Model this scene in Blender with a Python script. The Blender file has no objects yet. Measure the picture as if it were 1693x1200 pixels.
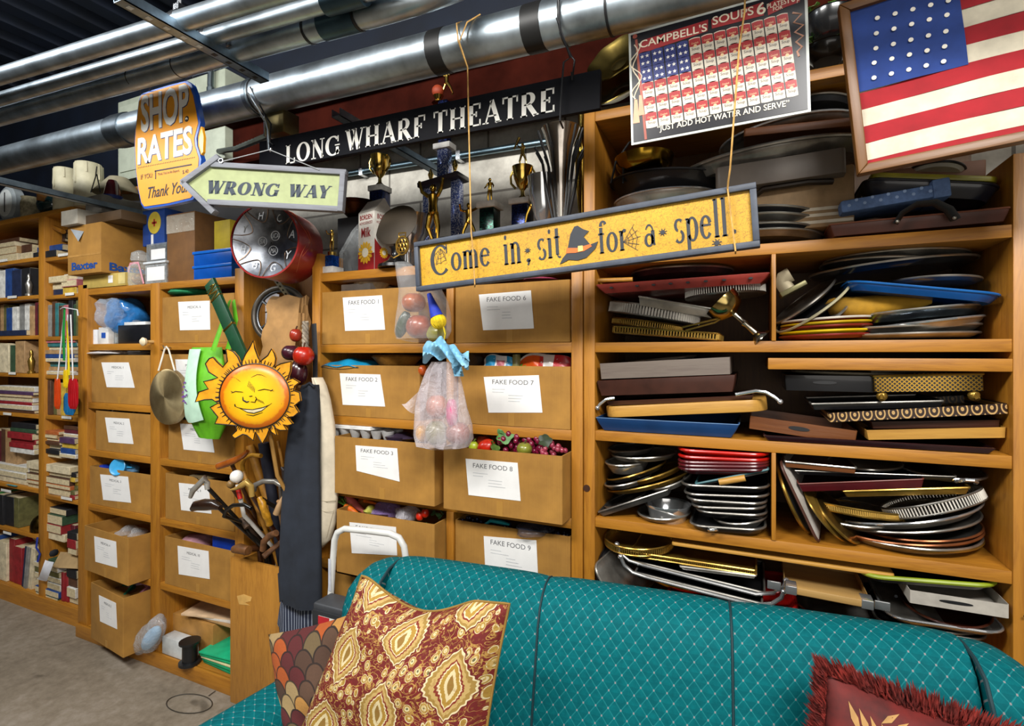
import bpy, bmesh, math, random
from math import sin, cos, pi, radians, sqrt, atan2, tan
from mathutils import Vector, Matrix, Euler
random.seed(7)
scene = bpy.context.scene
COL = scene.collection
# ---------------------------------------------------------------- camera
F = 880.0; CX = 846.5; HY = 585.0; TH = radians(24.5); D = 1.73; EH = 1.6
cam_data = bpy.data.cameras.new('camera')
cam_data.sensor_width = 36.0; cam_data.sensor_fit = 'HORIZONTAL'
cam_data.lens = F / 1693.0 * 36.0
cam_data.shift_y = -(600.0 - HY) / 1693.0
cam_data.clip_start = 0.02
cam = bpy.data.objects.new('camera', cam_data); COL.objects.link(cam)
cam.location = (0, -D, EH); cam.rotation_euler = (pi / 2, 0, TH)
scene.camera = cam
# ---------------------------------------------------------------- light and exposure
world = bpy.data.worlds.new('room_air'); scene.world = world; world.use_nodes = True
world.node_tree.nodes['Background'].inputs[0].default_value = (0.55, 0.62, 0.75, 1)
world.node_tree.nodes['Background'].inputs[1].default_value = 0.08
scene.view_settings.view_transform = 'Standard'; scene.view_settings.look = 'None'
scene.view_settings.gamma = 1.0; scene.view_settings.use_curve_mapping = False
scene.view_settings.exposure = 0.16
def lamp(name, loc, target, size, power, color=(1, 0.97, 0.92)):
    d = bpy.data.lights.new(name, 'AREA'); d.shape = 'RECTANGLE'; d.size = size[0]; d.size_y = size[1]
    d.energy = power; d.color = color
    o = bpy.data.objects.new(name, d); COL.objects.link(o); o.location = loc
    o.rotation_euler = (Vector(target) - Vector(loc)).to_track_quat('-Z', 'Y').to_euler()
    return o
lamp('fluorescent_lamp', (0.9, -2.3, 3.15), (-0.4, 0.2, 1.2), (1.3, 0.35), 88, (1, 0.98, 0.94))
lamp('fluorescent_lamp', (-1.4, -2.2, 3.15), (-1.6, 0.2, 1.1), (1.3, 0.35), 64, (1, 0.98, 0.94))
lamp('fluorescent_lamp', (-3.4, -1.7, 3.2), (-3.3, 0.1, 0.9), (1.3, 0.35), 40, (0.95, 0.98, 1))
lamp('fill_light', (0.8, -3.6, 1.7), (-0.6, 0.0, 1.3), (3.0, 1.8), 28, (1.0, 0.95, 0.88))  # added fill light behind the camera, no window stands there
# ---------------------------------------------------------------- pixel to place
def ray(px, py):
    x = (px - CX) / F; z = (HY - py) / F
    return Vector((cos(TH) * x - sin(TH), sin(TH) * x + cos(TH), z))
def W(px, py, Y=0.0):
    d = ray(px, py); t = (Y + D) / d.y
    return Vector((d.x * t, Y, EH + d.z * t))
def WZ(px, py, Z):
    d = ray(px, py); t = (Z - EH) / d.z
    return Vector((d.x * t, -D + d.y * t, Z))
def WP(px, py, p, yaw):
    n = Vector((sin(yaw), -cos(yaw), 0)); d = ray(px, py); c = Vector((0, -D, EH))
    t = (p - c).dot(n) / d.dot(n)
    return c + d * t
def SC(px, Y=0.0):
    x = (px - CX) / F
    return (Y + D) / (sin(TH) * x + cos(TH)) / F        # metres per pixel there
# ---------------------------------------------------------------- materials
MATS = {}
def nodes_of(name):
    m = bpy.data.materials.new(name); m.use_nodes = True
    nt = m.node_tree; b = nt.nodes['Principled BSDF']
    return m, nt, b
def srgb(h):
    if isinstance(h, str):
        h = h.lstrip('#'); c = [int(h[i:i + 2], 16) / 255 for i in (0, 2, 4)]
    else: c = list(h)
    return [(x / 12.92 if x <= 0.04045 else ((x + 0.055) / 1.055) ** 2.4) for x in c]
def N(nt, t, **kw):
    n = nt.nodes.new(t)
    for k, v in kw.items():
        if k.startswith('i_'): n.inputs[k[2:].replace('_', ' ')].default_value = v
        elif isinstance(k, str): setattr(n, k, v)
    return n
def mathn(nt, op, a, b=None, c=None):
    n = nt.nodes.new('ShaderNodeMath'); n.operation = op
    for i, v in enumerate((a, b, c)):
        if v is None: continue
        if isinstance(v, (int, float)): n.inputs[i].default_value = v
        else: nt.links.new(v, n.inputs[i])
    return n.outputs[0]
def mixc(nt, fac, a, b):
    n = nt.nodes.new('ShaderNodeMix'); n.data_type = 'RGBA'
    for s, v in ((n.inputs[0], fac), (n.inputs[6], a), (n.inputs[7], b)):
        if isinstance(v, (int, float)): s.default_value = v
        elif isinstance(v, (list, tuple)): s.default_value = (*v[:3], 1)
        else: nt.links.new(v, s)
    return n.outputs[2]
def coords(nt, kind='Object', scale=(1, 1, 1)):
    t = nt.nodes.new('ShaderNodeTexCoord'); mp = nt.nodes.new('ShaderNodeMapping')
    mp.inputs['Scale'].default_value = scale
    nt.links.new(t.outputs[kind], mp.inputs['Vector'])
    return mp.outputs[0]
def noise(nt, vec, scale=5, detail=3, rough=0.6, dist=0):
    n = nt.nodes.new('ShaderNodeTexNoise'); n.inputs['Scale'].default_value = scale
    n.inputs['Detail'].default_value = detail; n.inputs['Roughness'].default_value = rough
    n.inputs['Distortion'].default_value = dist
    nt.links.new(vec, n.inputs['Vector']); return n.outputs['Fac']
def ramp(nt, fac, stops):
    r = nt.nodes.new('ShaderNodeValToRGB'); e = r.color_ramp.elements
    while len(e) < len(stops): e.new(0.5)
    for el, (p, c) in zip(e, stops): el.position = p; el.color = (*c[:3], 1)
    nt.links.new(fac, r.inputs[0]); return r.outputs[0]
def bump(nt, b, h, strength=0.2, dist=0.01):
    n = nt.nodes.new('ShaderNodeBump'); n.inputs['Strength'].default_value = strength
    n.inputs['Distance'].default_value = dist
    nt.links.new(h, n.inputs['Height']); nt.links.new(n.outputs[0], b.inputs['Normal'])
def P(col, rough=0.5, metal=0.0, var=0.12, scale=14, trans=0.0, coat=0.0, key=None):
    """paint, plastic, cloth or metal with a slight uneven tone"""
    k = key or ('p', str(col), rough, metal, var, scale, trans, coat)
    if k in MATS: return MATS[k]
    m, nt, b = nodes_of('surface_' + str(len(MATS))); c = srgb(col)
    f = noise(nt, coords(nt), scale, 4)
    lo = [x * (1 - var * 1.6) for x in c]; hi = [min(1, x * (1 + var * 1.2)) for x in c]
    nt.links.new(ramp(nt, f, [(0.32, lo), (0.68, hi)]), b.inputs['Base Color'])
    b.inputs['Roughness'].default_value = rough; b.inputs['Metallic'].default_value = metal
    b.inputs['Transmission Weight'].default_value = trans; b.inputs['Coat Weight'].default_value = coat
    MATS[k] = m; return m
def wood(col, axis='X', rough=0.45, var=0.4, fine=1.0, key=None):
    k = key or ('w', str(col), axis, rough, var, fine)
    if k in MATS: return MATS[k]
    m, nt, b = nodes_of('wood_' + str(len(MATS))); c = srgb(col)
    sc = {'X': (1.2, 14, 14), 'Y': (14, 1.2, 14), 'Z': (14, 14, 1.2)}[axis]
    v = coords(nt, 'Object', tuple(s * fine for s in sc))
    a = noise(nt, v, 1.6, 5, 0.65, 1.4); g = noise(nt, v, 9, 3, 0.6, 0.4)
    f = mathn(nt, 'ADD', mathn(nt, 'MULTIPLY', a, 0.65), mathn(nt, 'MULTIPLY', g, 0.35))
    dk = [c[0] * (1 - var), c[1] * (1 - var * 1.2), c[2] * (1 - var * 1.1)]
    hi = [min(1, x * (1 + var * 0.45)) for x in c]
    nt.links.new(ramp(nt, f, [(0.3, dk), (0.52, c), (0.75, hi)]), b.inputs['Base Color'])
    b.inputs['Roughness'].default_value = rough
    bump(nt, b, g, 0.12, 0.004)
    MATS[k] = m; return m
def metal(col, rough=0.25, var=0.15, scale=10, key=None):
    return P(col, rough, 1.0, var, scale, key=key)
def clear(col='#ffffff', rough=0.12, alpha=0.3, key=None):
    """thin clear film or glass: mostly see-through with gloss"""
    k = ('clr', str(col), rough, alpha)
    if k in MATS: return MATS[k]
    m, nt, b = nodes_of('film_' + str(len(MATS)))
    b.inputs['Base Color'].default_value = (*srgb(col), 1); b.inputs['Roughness'].default_value = rough
    tr = nt.nodes.new('ShaderNodeBsdfTransparent'); mx = nt.nodes.new('ShaderNodeMixShader')
    f = noise(nt, coords(nt), 18, 4, 0.7, 1.0)
    lw = nt.nodes.new('ShaderNodeLayerWeight'); lw.inputs[0].default_value = 0.35
    fac = mathn(nt, 'ADD', mathn(nt, 'MULTIPLY', f, alpha * 1.4), mathn(nt, 'MULTIPLY', lw.outputs['Facing'], 0.22))
    fac.node.use_clamp = True
    nt.links.new(fac, mx.inputs[0]); nt.links.new(tr.outputs[0], mx.inputs[1]); nt.links.new(b.outputs[0], mx.inputs[2])
    nt.links.new(mx.outputs[0], nt.nodes['Material Output'].inputs[0])
    bump(nt, b, f, 0.5, 0.02)
    MATS[k] = m; return m
# ---------------------------------------------------------------- mesh building
class MB:
    def __init__(s): s.v = []; s.f = []; s.uv = None
    def add(s, vs, fs):
        o = len(s.v); s.v += [Vector(v) for v in vs]; s.f += [tuple(i + o for i in f) for f in fs]; return s
    def box(s, a, b, rot=None, at=None):
        (x0, y0, z0), (x1, y1, z1) = a, b
        vs = [Vector(p) for p in ((x0, y0, z0), (x1, y0, z0), (x1, y1, z0), (x0, y1, z0), (x0, y0, z1), (x1, y0, z1), (x1, y1, z1), (x0, y1, z1))]
        if rot is not None: vs = [rot @ v + (Vector(at) if at else Vector()) for v in vs]
        return s.add(vs, [(0, 3, 2, 1), (4, 5, 6, 7), (0, 1, 5, 4), (1, 2, 6, 5), (2, 3, 7, 6), (3, 0, 4, 7)])
    def loft(s, rings, caps=True, closed=False):
        n = len(rings[0]); o = len(s.v)
        for r in rings: s.v += [Vector(p) for p in r]
        m = len(rings)
        for i in range(m if closed else m - 1):
            j = (i + 1) % m
            for k in range(n):
                l = (k + 1) % n
                s.f.append((o + i * n + k, o + i * n + l, o + j * n + l, o + j * n + k))
        if caps and not closed:
            s.f.append(tuple(o + k for k in reversed(range(n)))); s.f.append(tuple(o + (m - 1) * n + k for k in range(n)))
        return s
    def tube(s, pts, r, seg=8, closed=False, flat=1.0):
        pts = [Vector(p) for p in pts]; n = len(pts); rings = []; up = None
        for i, p in enumerate(pts):
            if closed: t = pts[(i + 1) % n] - pts[i - 1]
            else: t = pts[min(i + 1, n - 1)] - pts[max(i - 1, 0)]
            t.normalize()
            if up is None: up = Vector((0, 0, 1)) if abs(t.z) < 0.9 else Vector((0, 1, 0))
            a = t.cross(up)
            if a.length < 1e-5: a = t.orthogonal()
            a.normalize(); b = a.cross(t); up = b
            rr = r[i] if isinstance(r, (list, tuple)) else r
            rings.append([p + (a * cos(2 * pi * k / seg) + b * sin(2 * pi * k / seg) * flat) * rr for k in range(seg)])
        return s.loft(rings, True, closed)
    def lathe(s, prof, seg=24, c=(0, 0, 0), M=None, sx=1.0, sy=1.0, caps=True):
        c = Vector(c); rings = []
        for r, z in prof:
            ring = [Vector((r * cos(2 * pi * k / seg) * sx, r * sin(2 * pi * k / seg) * sy, z)) for k in range(seg)]
            if M is not None: ring = [M @ p for p in ring]
            rings.append([p + c for p in ring])
        return s.loft(rings, caps)
    def ball(s, c, r, seg=12, sc=(1, 1, 1), M=None):
        c = Vector(c); rings = []; h = max(4, seg // 2 + 1)
        for i in range(h + 1):
            a = -pi / 2 + pi * i / h; q = max(0.02, cos(a))
            ring = [Vector((r * q * cos(2 * pi * k / seg) * sc[0], r * q * sin(2 * pi * k / seg) * sc[1], r * sin(a) * sc[2])) for k in range(seg)]
            if M is not None: ring = [M @ p for p in ring]
            rings.append([p + c for p in ring])
        return s.loft(rings)
    def prism(s, poly, y0, y1):
        """outline in x,z given thickness along y (front at y0)"""
        n = len(poly); a = sum(poly[i][0] * poly[(i + 1) % n][1] - poly[(i + 1) % n][0] * poly[i][1] for i in range(n))
        if a < 0: poly = poly[::-1]
        o = len(s.v); s.v += [Vector((x, y0, z)) for x, z in poly] + [Vector((x, y1, z)) for x, z in poly]
        s.f.append(tuple(o + k for k in range(n))); s.f.append(tuple(o + n + k for k in reversed(range(n))))
        for k in range(n):
            l = (k + 1) % n; s.f.append((o + k, o + n + k, o + n + l, o + l))
        return s
    def slab(s, poly, z0, z1):
        """outline in x,y given thickness along z"""
        o = len(s.v); s.prism(poly, z0, z1)
        for i in range(o, len(s.v)):
            v = s.v[i]; s.v[i] = Vector((v.x, v.z, v.y))
        return s
    def sheet(s, fn, nu, nv, thick=0.0):
        o = len(s.v); g = []
        for j in range(nv + 1):
            for i in range(nu + 1): g.append(Vector(fn(i / nu, j / nv)))
        w = nu + 1
        s.v += g; fs = [(o + j * w + i, o + j * w + i + 1, o + (j + 1) * w + i + 1, o + (j + 1) * w + i) for j in range(nv) for i in range(nu)]
        s.f += fs
        return s
    def mesh(s, name, m, smooth=None, bevel=0.0, xf=None, seg=2, thick=0.0, sub=0):
        me = bpy.data.meshes.new(name); vs = s.v if xf is None else [xf @ v for v in s.v]
        me.from_pydata([tuple(v) for v in vs], [], s.f); me.materials.append(m)
        bm = bmesh.new(); bm.from_mesh(me)
        if bevel:
            es = [e for e in bm.edges if len(e.link_faces) == 2 and e.calc_face_angle(0) > 0.7]
            bmesh.ops.bevel(bm, geom=es, offset=bevel, segments=seg, affect='EDGES', profile=0.5, clamp_overlap=True)
        bmesh.ops.recalc_face_normals(bm, faces=bm.faces)
        if thick: bmesh.ops.solidify(bm, geom=bm.faces[:], thickness=thick)
        if smooth is not None:
            for f in bm.faces: f.smooth = True
            for e in bm.edges:
                if len(e.link_faces) == 2 and e.calc_face_angle(0) > radians(smooth): e.smooth = False
        bm.to_mesh(me); bm.free(); return me
def Mx(loc=(0, 0, 0), rot=(0, 0, 0)):
    R = rot.to_4x4() if isinstance(rot, Matrix) else Euler(rot).to_matrix().to_4x4()
    return Matrix.Translation(Vector(loc)) @ R
BASE = {}
def props(o, label, cat, group=None, kind=None):
    if label: o['label'] = label
    if cat: o['category'] = cat
    if group: o['group'] = group
    if kind: o['kind'] = kind
    return o
def thing(name, label, cat, loc, rot=(0, 0, 0), group=None):
    o = bpy.data.objects.new(name, None); COL.objects.link(o); o.empty_display_size = 0.02
    M = Mx(loc, rot); o.matrix_world = M; o.location = Vector(loc)
    o.rotation_euler = M.to_euler(); BASE[o.name] = M
    return props(o, label, cat, group)
def part(name, mb, m, par, w=False, smooth=40, bevel=0.0, seg=2, label=None, thick=0.0, kind=None):
    """a part in its thing's own coordinates (w: given in room coordinates)"""
    xf = BASE[par.name].inverted() if w else None
    o = bpy.data.objects.new(name, mb.mesh(name, m, smooth, bevel, xf, seg, thick)); COL.objects.link(o)
    o.parent = par; BASE[o.name] = BASE[par.name]
    if label: o['label'] = label
    if kind: o['kind'] = kind
    return o
def solo(name, mb, m, label, cat, group=None, smooth=40, bevel=0.0, seg=2, kind=None, thick=0.0):
    """a thing that is one mesh, built in room coordinates, origin moved under it"""
    xs = [v.x for v in mb.v]; ys = [v.y for v in mb.v]; zs = [v.z for v in mb.v]
    c = Vector(((min(xs) + max(xs)) / 2, (min(ys) + max(ys)) / 2, min(zs)))
    o = bpy.data.objects.new(name, mb.mesh(name, m, smooth, bevel, Matrix.Translation(-c), seg, thick)); COL.objects.link(o)
    o.location = c; BASE[o.name] = Matrix.Translation(c)
    return props(o, label, cat, group, kind)
def struct(name, mb, m, bevel=0.0, smooth=30):
    o = bpy.data.objects.new(name, mb.mesh(name, m, smooth, bevel)); COL.objects.link(o); o['kind'] = 'structure'
    BASE[o.name] = Matrix.Identity(4)
    return o
def clone(o, loc=None, rot=None, label=None):
    """a copy of a thing with copies of its parts and sub-parts"""
    c = o.copy(); COL.objects.link(c)
    for ch in list(o.children):
        d = ch.copy(); COL.objects.link(d); d.parent = c
        for g in list(ch.children):
            e = g.copy(); COL.objects.link(e); e.parent = d
    if loc is not None: c.location = loc
    if rot is not None: c.rotation_euler = rot
    if label: c['label'] = label
    return c
def arc(cx, cy, rx, ry, a0, a1, n=16):
    return [(cx + rx * cos(radians(a0 + (a1 - a0) * i / n)), cy + ry * sin(radians(a0 + (a1 - a0) * i / n))) for i in range(n + 1)]
def rrect(w, d, r, n=5, cx=0.0, cy=0.0):
    r = min(r, w / 2 - 1e-4, d / 2 - 1e-4); p = []
    for sx, sy, a in ((1, 1, 0), (-1, 1, 90), (-1, -1, 180), (1, -1, 270)):
        p += arc(cx + sx * (w / 2 - r), cy + sy * (d / 2 - r), r, r, a, a + 90, n)
    return p
def signpose(tl, tr, br, bl, Y=None, anchor=None, yaw=0.0):
    """four pixel corners on a real plane -> centre, rotation, width, height; local x right, z up, y away from viewer"""
    pr = (lambda q: W(q[0], q[1], Y)) if Y is not None else (lambda q: WP(q[0], q[1], anchor, yaw))
    a, b, c, d = [pr(q) for q in (tl, tr, br, bl)]
    ex = ((b - a) + (c - d)).normalized(); n = Vector((-sin(yaw), cos(yaw), 0))
    ez = ex.cross(n).normalized(); ey = ez.cross(ex)
    cen = (a + b + c + d) / 4
    R = Matrix((ex, ey, ez)).transposed()
    w = ((b - a).length + (c - d).length) / 2; h = ((a - d).length + (b - c).length) / 2
    return cen, R, w, h
# ---------------------------------------------------------------- lettering
def sans(txt, w, h, bold=0.0, x=0.0, z=0.0, sp=1.0, y=-0.001, shear=0.0, fit=True):
    """plain lettering centred at x,z and fitted into w by h, as flat mesh in the x,z plane"""
    cu = bpy.data.curves.new('lettering', 'FONT'); cu.body = txt; cu.size = 1; cu.offset = bold; cu.space_character = sp; cu.shear = shear
    cu.resolution_u = 3
    o = bpy.data.objects.new('lettering', cu); COL.objects.link(o)
    dg = bpy.context.evaluated_depsgraph_get(); me = bpy.data.meshes.new_from_object(o.evaluated_get(dg))
    vs = [v.co.copy() for v in me.vertices]; fs = [tuple(p.vertices) for p in me.polygons]
    bpy.data.objects.remove(o); bpy.data.curves.remove(cu); bpy.data.meshes.remove(me)
    return fitted(vs, fs, w, h, x, z, y)
def fitted(vs, fs, w, h, x, z, y):
    x0 = min(v[0] for v in vs); x1 = max(v[0] for v in vs); y0 = min(v[1] for v in vs); y1 = max(v[1] for v in vs)
    sx = w / (x1 - x0); sy = h / (y1 - y0) if h else sx
    mb = MB(); mb.add([Vector((x + (v[0] - (x0 + x1) / 2) * sx, y, z + (v[1] - (y0 + y1) / 2) * sy)) for v in vs], fs)
    return mb
# stroke lettering with thick and thin strokes and slab serifs; cap height 1, x-height .62
def stroke(pts, ws):
    n = len(pts); L = []; R = []
    for i in range(n):
        a = pts[max(i - 1, 0)]; b = pts[min(i + 1, n - 1)]
        dx, dy = b[0] - a[0], b[1] - a[1]; q = sqrt(dx * dx + dy * dy) or 1
        w = ws[i] if isinstance(ws, (list, tuple)) else ws
        L.append((pts[i][0] - dy / q * w / 2, pts[i][1] + dx / q * w / 2)); R.append((pts[i][0] + dy / q * w / 2, pts[i][1] - dx / q * w / 2))
    return L + R, [(i, n + i, n + i + 1, i + 1) for i in range(n - 1)]
def glyph(ch, T, t, s):
    """strokes of one letter: T thick, t thin, s serif width"""
    S = []; I = lambda x0, y0, x1, y1, w=T: S.append(([(x0, y0), (x1, y1)], w))
    sf = lambda x, y, w=None: s and S.append(([(x - (w or s) / 2, y + (t * .4 if y < .5 else -t * .4)), (x + (w or s) / 2, y + (t * .4 if y < .5 else -t * .4))], t * .8))
    def A(cx, cy, rx, ry, a0, a1, wT=T, wt=t, n=18):
        p = arc(cx, cy, rx, ry, a0, a1, n)
        S.append((p, [wt + (wT - wt) * abs(cos(radians(a0 + (a1 - a0) * i / n))) ** 1.5 for i in range(n + 1)]))
    h = T / 2
    if ch == 'L': I(.2, 0, .2, 1); sf(.2, 0); sf(.2, 1); I(.2, t / 2, .62, t / 2, t); I(.6, 0, .6, .28, t); return S, .68
    if ch == 'O': A(.42, .5, .42 - h, .5 - t / 2, 0, 360, n=30); return S, .84
    if ch == 'N': I(.17, 0, .17, 1, t); I(.17, .97, .68, .03, T); I(.68, 0, .68, 1, t); sf(.17, 0); sf(.13, 1, s * .8); sf(.68, 1); return S, .82
    if ch == 'G': A(.45, .5, .45 - h, .5 - t / 2, 45, 330, n=24); I(.7, .05, .7, .42, T * .8); sf(.7, .42 + t, s); I(.74, .68, .74, .98, t); return S, .88
    if ch == 'C': A(.45, .5, .45 - h, .5 - t / 2, 45, 318, n=24); I(.74, .68, .74, .98, t); return S, .84
    if ch == 'W': I(.12, 1, .36, 0); I(.36, 0, .56, .95, t); I(.5, 1, .74, 0); I(.74, 0, .98, 1, t); sf(.12, 1); sf(.5, 1, s); sf(.98, 1, s * .9); return S, 1.06
    if ch == 'H': I(.18, 0, .18, 1); I(.66, 0, .66, 1); I(.18, .5, .66, .5, t); [sf(x, y) for x in (.18, .66) for y in (0, 1)]; return S, .84
    if ch == 'A': I(.12, 0, .4, 1, t); I(.39, 1, .7, 0); I(.22, .32, .6, .32, t); sf(.12, 0); sf(.7, 0); return S, .82
    if ch in 'RP':
        I(.18, 0, .18, 1); sf(.18, 0); I(.08, 1 - t / 2, .36, 1 - t / 2, t); A(.36, .74, .26 - h * .6, .26 - t / 2, 90, -90); I(.18, .49, .36, .49, t)
        if ch == 'R': I(.36, .5, .68, 0); sf(.7, 0, s * .8)
        return S, .78 if ch == 'R' else .68
    if ch == 'F': I(.18, 0, .18, 1); sf(.18, 0); I(.08, 1 - t / 2, .6, 1 - t / 2, t); I(.59, .72, .59, 1, t); I(.18, .52, .44, .52, t); I(.43, .4, .43, .64, t); return S, .66
    if ch == 'E': I(.18, 0, .18, 1); I(.08, 1 - t / 2, .6, 1 - t / 2, t); I(.59, .74, .59, 1, t); I(.18, .52, .44, .52, t); I(.43, .4, .43, .64, t); I(.08, t / 2, .62, t / 2, t); I(.61, 0, .61, .28, t); return S, .7
    if ch == 'T': I(.36, 0, .36, 1); sf(.36, 0); I(.04, 1 - t / 2, .68, 1 - t / 2, t); I(.05, .72, .05, 1, t); I(.67, .72, .67, 1, t); return S, .74
    if ch == 'Y': I(.1, 1, .37, .45); I(.64, 1, .37, .45, t); I(.37, 0, .37, .5); sf(.37, 0); sf(.1, 1); sf(.64, 1, s * .8); return S, .74
    if ch == 'o': A(.27, .31, .27 - h, .31 - t / 2, 0, 360, n=24); return S, .54
    if ch == 'e': A(.26, .31, .26 - h, .31 - t / 2, 20, 325, n=22); I(.08, .36, .47, .36, t); return S, .52
    if ch == 'm':
        I(.13, 0, .13, .6); sf(.13, 0); sf(.08, .61, s * .6)
        for x in (.13, .4): A(x + .135, .44, .135, .17, 180, 0, T * .8, t); I(x + .27, 0, x + .27, .45); sf(x + .27, 0, s * .8)
        return S, .8
    if ch == 'n': I(.13, 0, .13, .6); sf(.13, 0); sf(.08, .61, s * .6); A(.275, .44, .145, .17, 180, 0, T * .8, t); I(.42, 0, .42, .45); sf(.42, 0); return S, .54
    if ch == 'i': I(.13, 0, .13, .6); sf(.13, 0); sf(.08, .61, s * .6); S.append((arc(.13, .8, .03, .04, 0, 360, 8), .07)); return S, .28
    if ch == 't': I(.15, .08, .15, .86); A(.25, .1, .1, .1, 180, 300, t, t); I(.02, .6, .28, .6, t); return S, .34
    if ch == 's': A(.2, .46, .15, .15, 40, 250, T * .8, t); A(.2, .16, .16, .15, 70, -150, T * .8, t); return S, .42
    if ch == 'f': I(.16, 0, .16, .8); sf(.16, 0); A(.27, .84, .11, .14, 180, 20, T, t); I(.02, .6, .3, .6, t); return S, .34
    if ch == 'r': I(.13, 0, .13, .6); sf(.13, 0); sf(.08, .61, s * .6); A(.27, .44, .14, .16, 180, 60, t, T * .7); return S, .38
    if ch == 'a': A(.22, .42, .15, .19, 160, 0, t, t); I(.37, .05, .37, .44); A(.2, .17, .15, .17, 0, 360, T * .8, t); I(.37, .03, .46, .04, t); return S, .48
    if ch == 'p': I(.13, -.3, .13, .6); sf(.13, -.3); sf(.08, .61, s * .6); A(.3, .31, .2 - h * .3, .3, 150, -150, T, t); return S, .56
    if ch == 'l': I(.13, 0, .13, 1); sf(.13, 0); sf(.08, 1, s * .6); return S, .27
    if ch == '.': S.append((arc(.08, .06, .03, .04, 0, 360, 8), .07)); return S, .18
    if ch == ',': S.append((arc(.08, .06, .03, .04, 0, 360, 8), .07)); I(.11, .06, .06, -.12, t); return S, .2
    return S, .34
def serif(txt, w, h, x=0.0, z=0.0, T=.15, t=.06, s=.28, gap=.05, shear=0.0, y=-0.001, word=.3):
    vs = []; fs = []; X = 0.0
    for ch in txt:
        if ch == ' ': X += word; continue
        st, adv = glyph(ch, T, t, s)
        for pts, ww in st:
            v, f = stroke(pts, ww); o = len(vs)
            vs += [(a + X + b * shear, b) for a, b in v]; fs += [tuple(i + o for i in q) for q in f]
        X += adv + gap
    return fitted(vs, fs, w, h, x, z, y)
def merge(*mbs):
    r = MB()
    for m in mbs: r.add(m.v, m.f)
    return r
def letters(t, m, *mbs, label=None):
    for q in mbs: part('lettering', q, m, t, smooth=None, label=label)
def fit(t, lox, hix, hiy, levels, th=.033):
    """slide a thing sideways, back or up so that it lies inside its shelf cell"""
    M = BASE[t.name]; P_ = [M @ v.co for c in t.children for v in c.data.vertices]
    x0, x1 = min(p.x for p in P_), max(p.x for p in P_); y1 = max(p.y for p in P_); z0, z1 = min(p.z for p in P_), max(p.z for p in P_)
    dx = dy = dz = 0.0
    if x1 - x0 > hix - lox: t.scale.x = (hix - lox) / (x1 - x0) * .995; dx = (lox + hix) / 2 - (x0 + x1) / 2
    elif x0 < lox: dx = lox - x0
    elif x1 > hix: dx = hix - x1
    if y1 > hiy: dy = hiy - y1
    fl = max([q for q in levels if q < (z0 + z1) / 2 + .005], default=0); up = min([q - th for q in levels if q > (z0 + z1) / 2 + .01], default=9)
    if z1 > up: dz = max(up - z1 - .001, fl + .0015 - z0) if z0 > fl else 0
    if z0 < fl + .001: dz = fl + .0015 - z0
    d = Vector((dx, dy, dz)); t.location += d; BASE[t.name] = Matrix.Translation(d) @ M
    for c in t.children: BASE[c.name] = BASE[t.name]
# ================================================================ room shell
def concrete():
    m, nt, b = nodes_of('concrete_floor'); v = coords(nt)
    a = noise(nt, v, 1.6, 6, 0.65); g = noise(nt, v, 22, 4, 0.7); st = noise(nt, v, 5.0, 2, 0.5, 0.6)
    f = mathn(nt, 'ADD', mathn(nt, 'MULTIPLY', a, .6), mathn(nt, 'MULTIPLY', g, .4))
    c = ramp(nt, f, [(.3, srgb('#5d5346')), (.5, srgb('#837868')), (.7, srgb('#a0968a'))])
    sp = ramp(nt, st, [(.68, (0, 0, 0)), (.74, (1, 1, 1))])
    nt.links.new(mixc(nt, mathn(nt, 'MULTIPLY', sp, .55), c, srgb('#3b342b')), b.inputs['Base Color'])
    b.inputs['Roughness'].default_value = .62; bump(nt, b, g, .15, .004); return m
def blockwall():
    m, nt, b = nodes_of('block_wall')
    t = nt.nodes.new('ShaderNodeTexCoord'); s = nt.nodes.new('ShaderNodeSeparateXYZ'); c = nt.nodes.new('ShaderNodeCombineXYZ')
    nt.links.new(t.outputs['Object'], s.inputs[0]); nt.links.new(s.outputs[0], c.inputs[0]); nt.links.new(s.outputs[2], c.inputs[1])
    br = nt.nodes.new('ShaderNodeTexBrick'); br.inputs['Scale'].default_value = 1; br.inputs['Brick Width'].default_value = .4; br.inputs['Row Height'].default_value = .2
    br.inputs['Mortar Size'].default_value = .006; nt.links.new(c.outputs[0], br.inputs['Vector'])
    f = noise(nt, t.outputs['Object'], 7, 6, .7)
    col = ramp(nt, f, [(.3, srgb('#a39e94')), (.7, srgb('#d8d4c8'))])
    nt.links.new(mixc(nt, br.outputs['Fac'], col, srgb('#77726a')), b.inputs['Base Color'])
    b.inputs['Roughness'].default_value = .85; bump(nt, b, mathn(nt, 'SUBTRACT', 1.0, br.outputs['Fac']), .4, .006); return m
NAVY = P('#0a1424', .6, 0, .3, 3)
WALLD = P('#2b2a2b', .85, 0, .2, 4)
struct('floor', MB().box((-7, -4.2, -.1), (3.2, .62, 0)), concrete())
struct('wall_back', MB().box((-2.6, .62, 0), (3.2, .75, 2.72)), blockwall())
struct('wall_back_left', MB().box((-7, .62, 0), (-2.6, .75, 2.72)), WALLD)
struct('wall_back_upper', MB().box((-7, .62, 2.72), (3.2, .75, 3.7)), NAVY)
struct('wall_left', MB().box((-7.1, -4.2, 0), (-7, .75, 3.7)), WALLD)
struct('wall_right', MB().box((3.2, -4.2, 0), (3.3, .75, 3.7)), P('#8f8a80', .85))
struct('wall_front', MB().box((-7, -4.3, 0), (3.2, -4.2, 3.7)), P('#8f8a80', .85))
def deck():
    mb = MB(); n = 44; xs = []
    for i in range(n):
        x = -7 + i * 10.2 / n; w = 10.2 / n
        xs += [(x, 3.6), (x + w * .45, 3.6), (x + w * .55, 3.66), (x + w * .9, 3.66)]
    xs.append((3.2, 3.6))
    return mb.prism(xs + [(3.2, 3.75), (-7, 3.75)], -4.2, .75)
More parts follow.
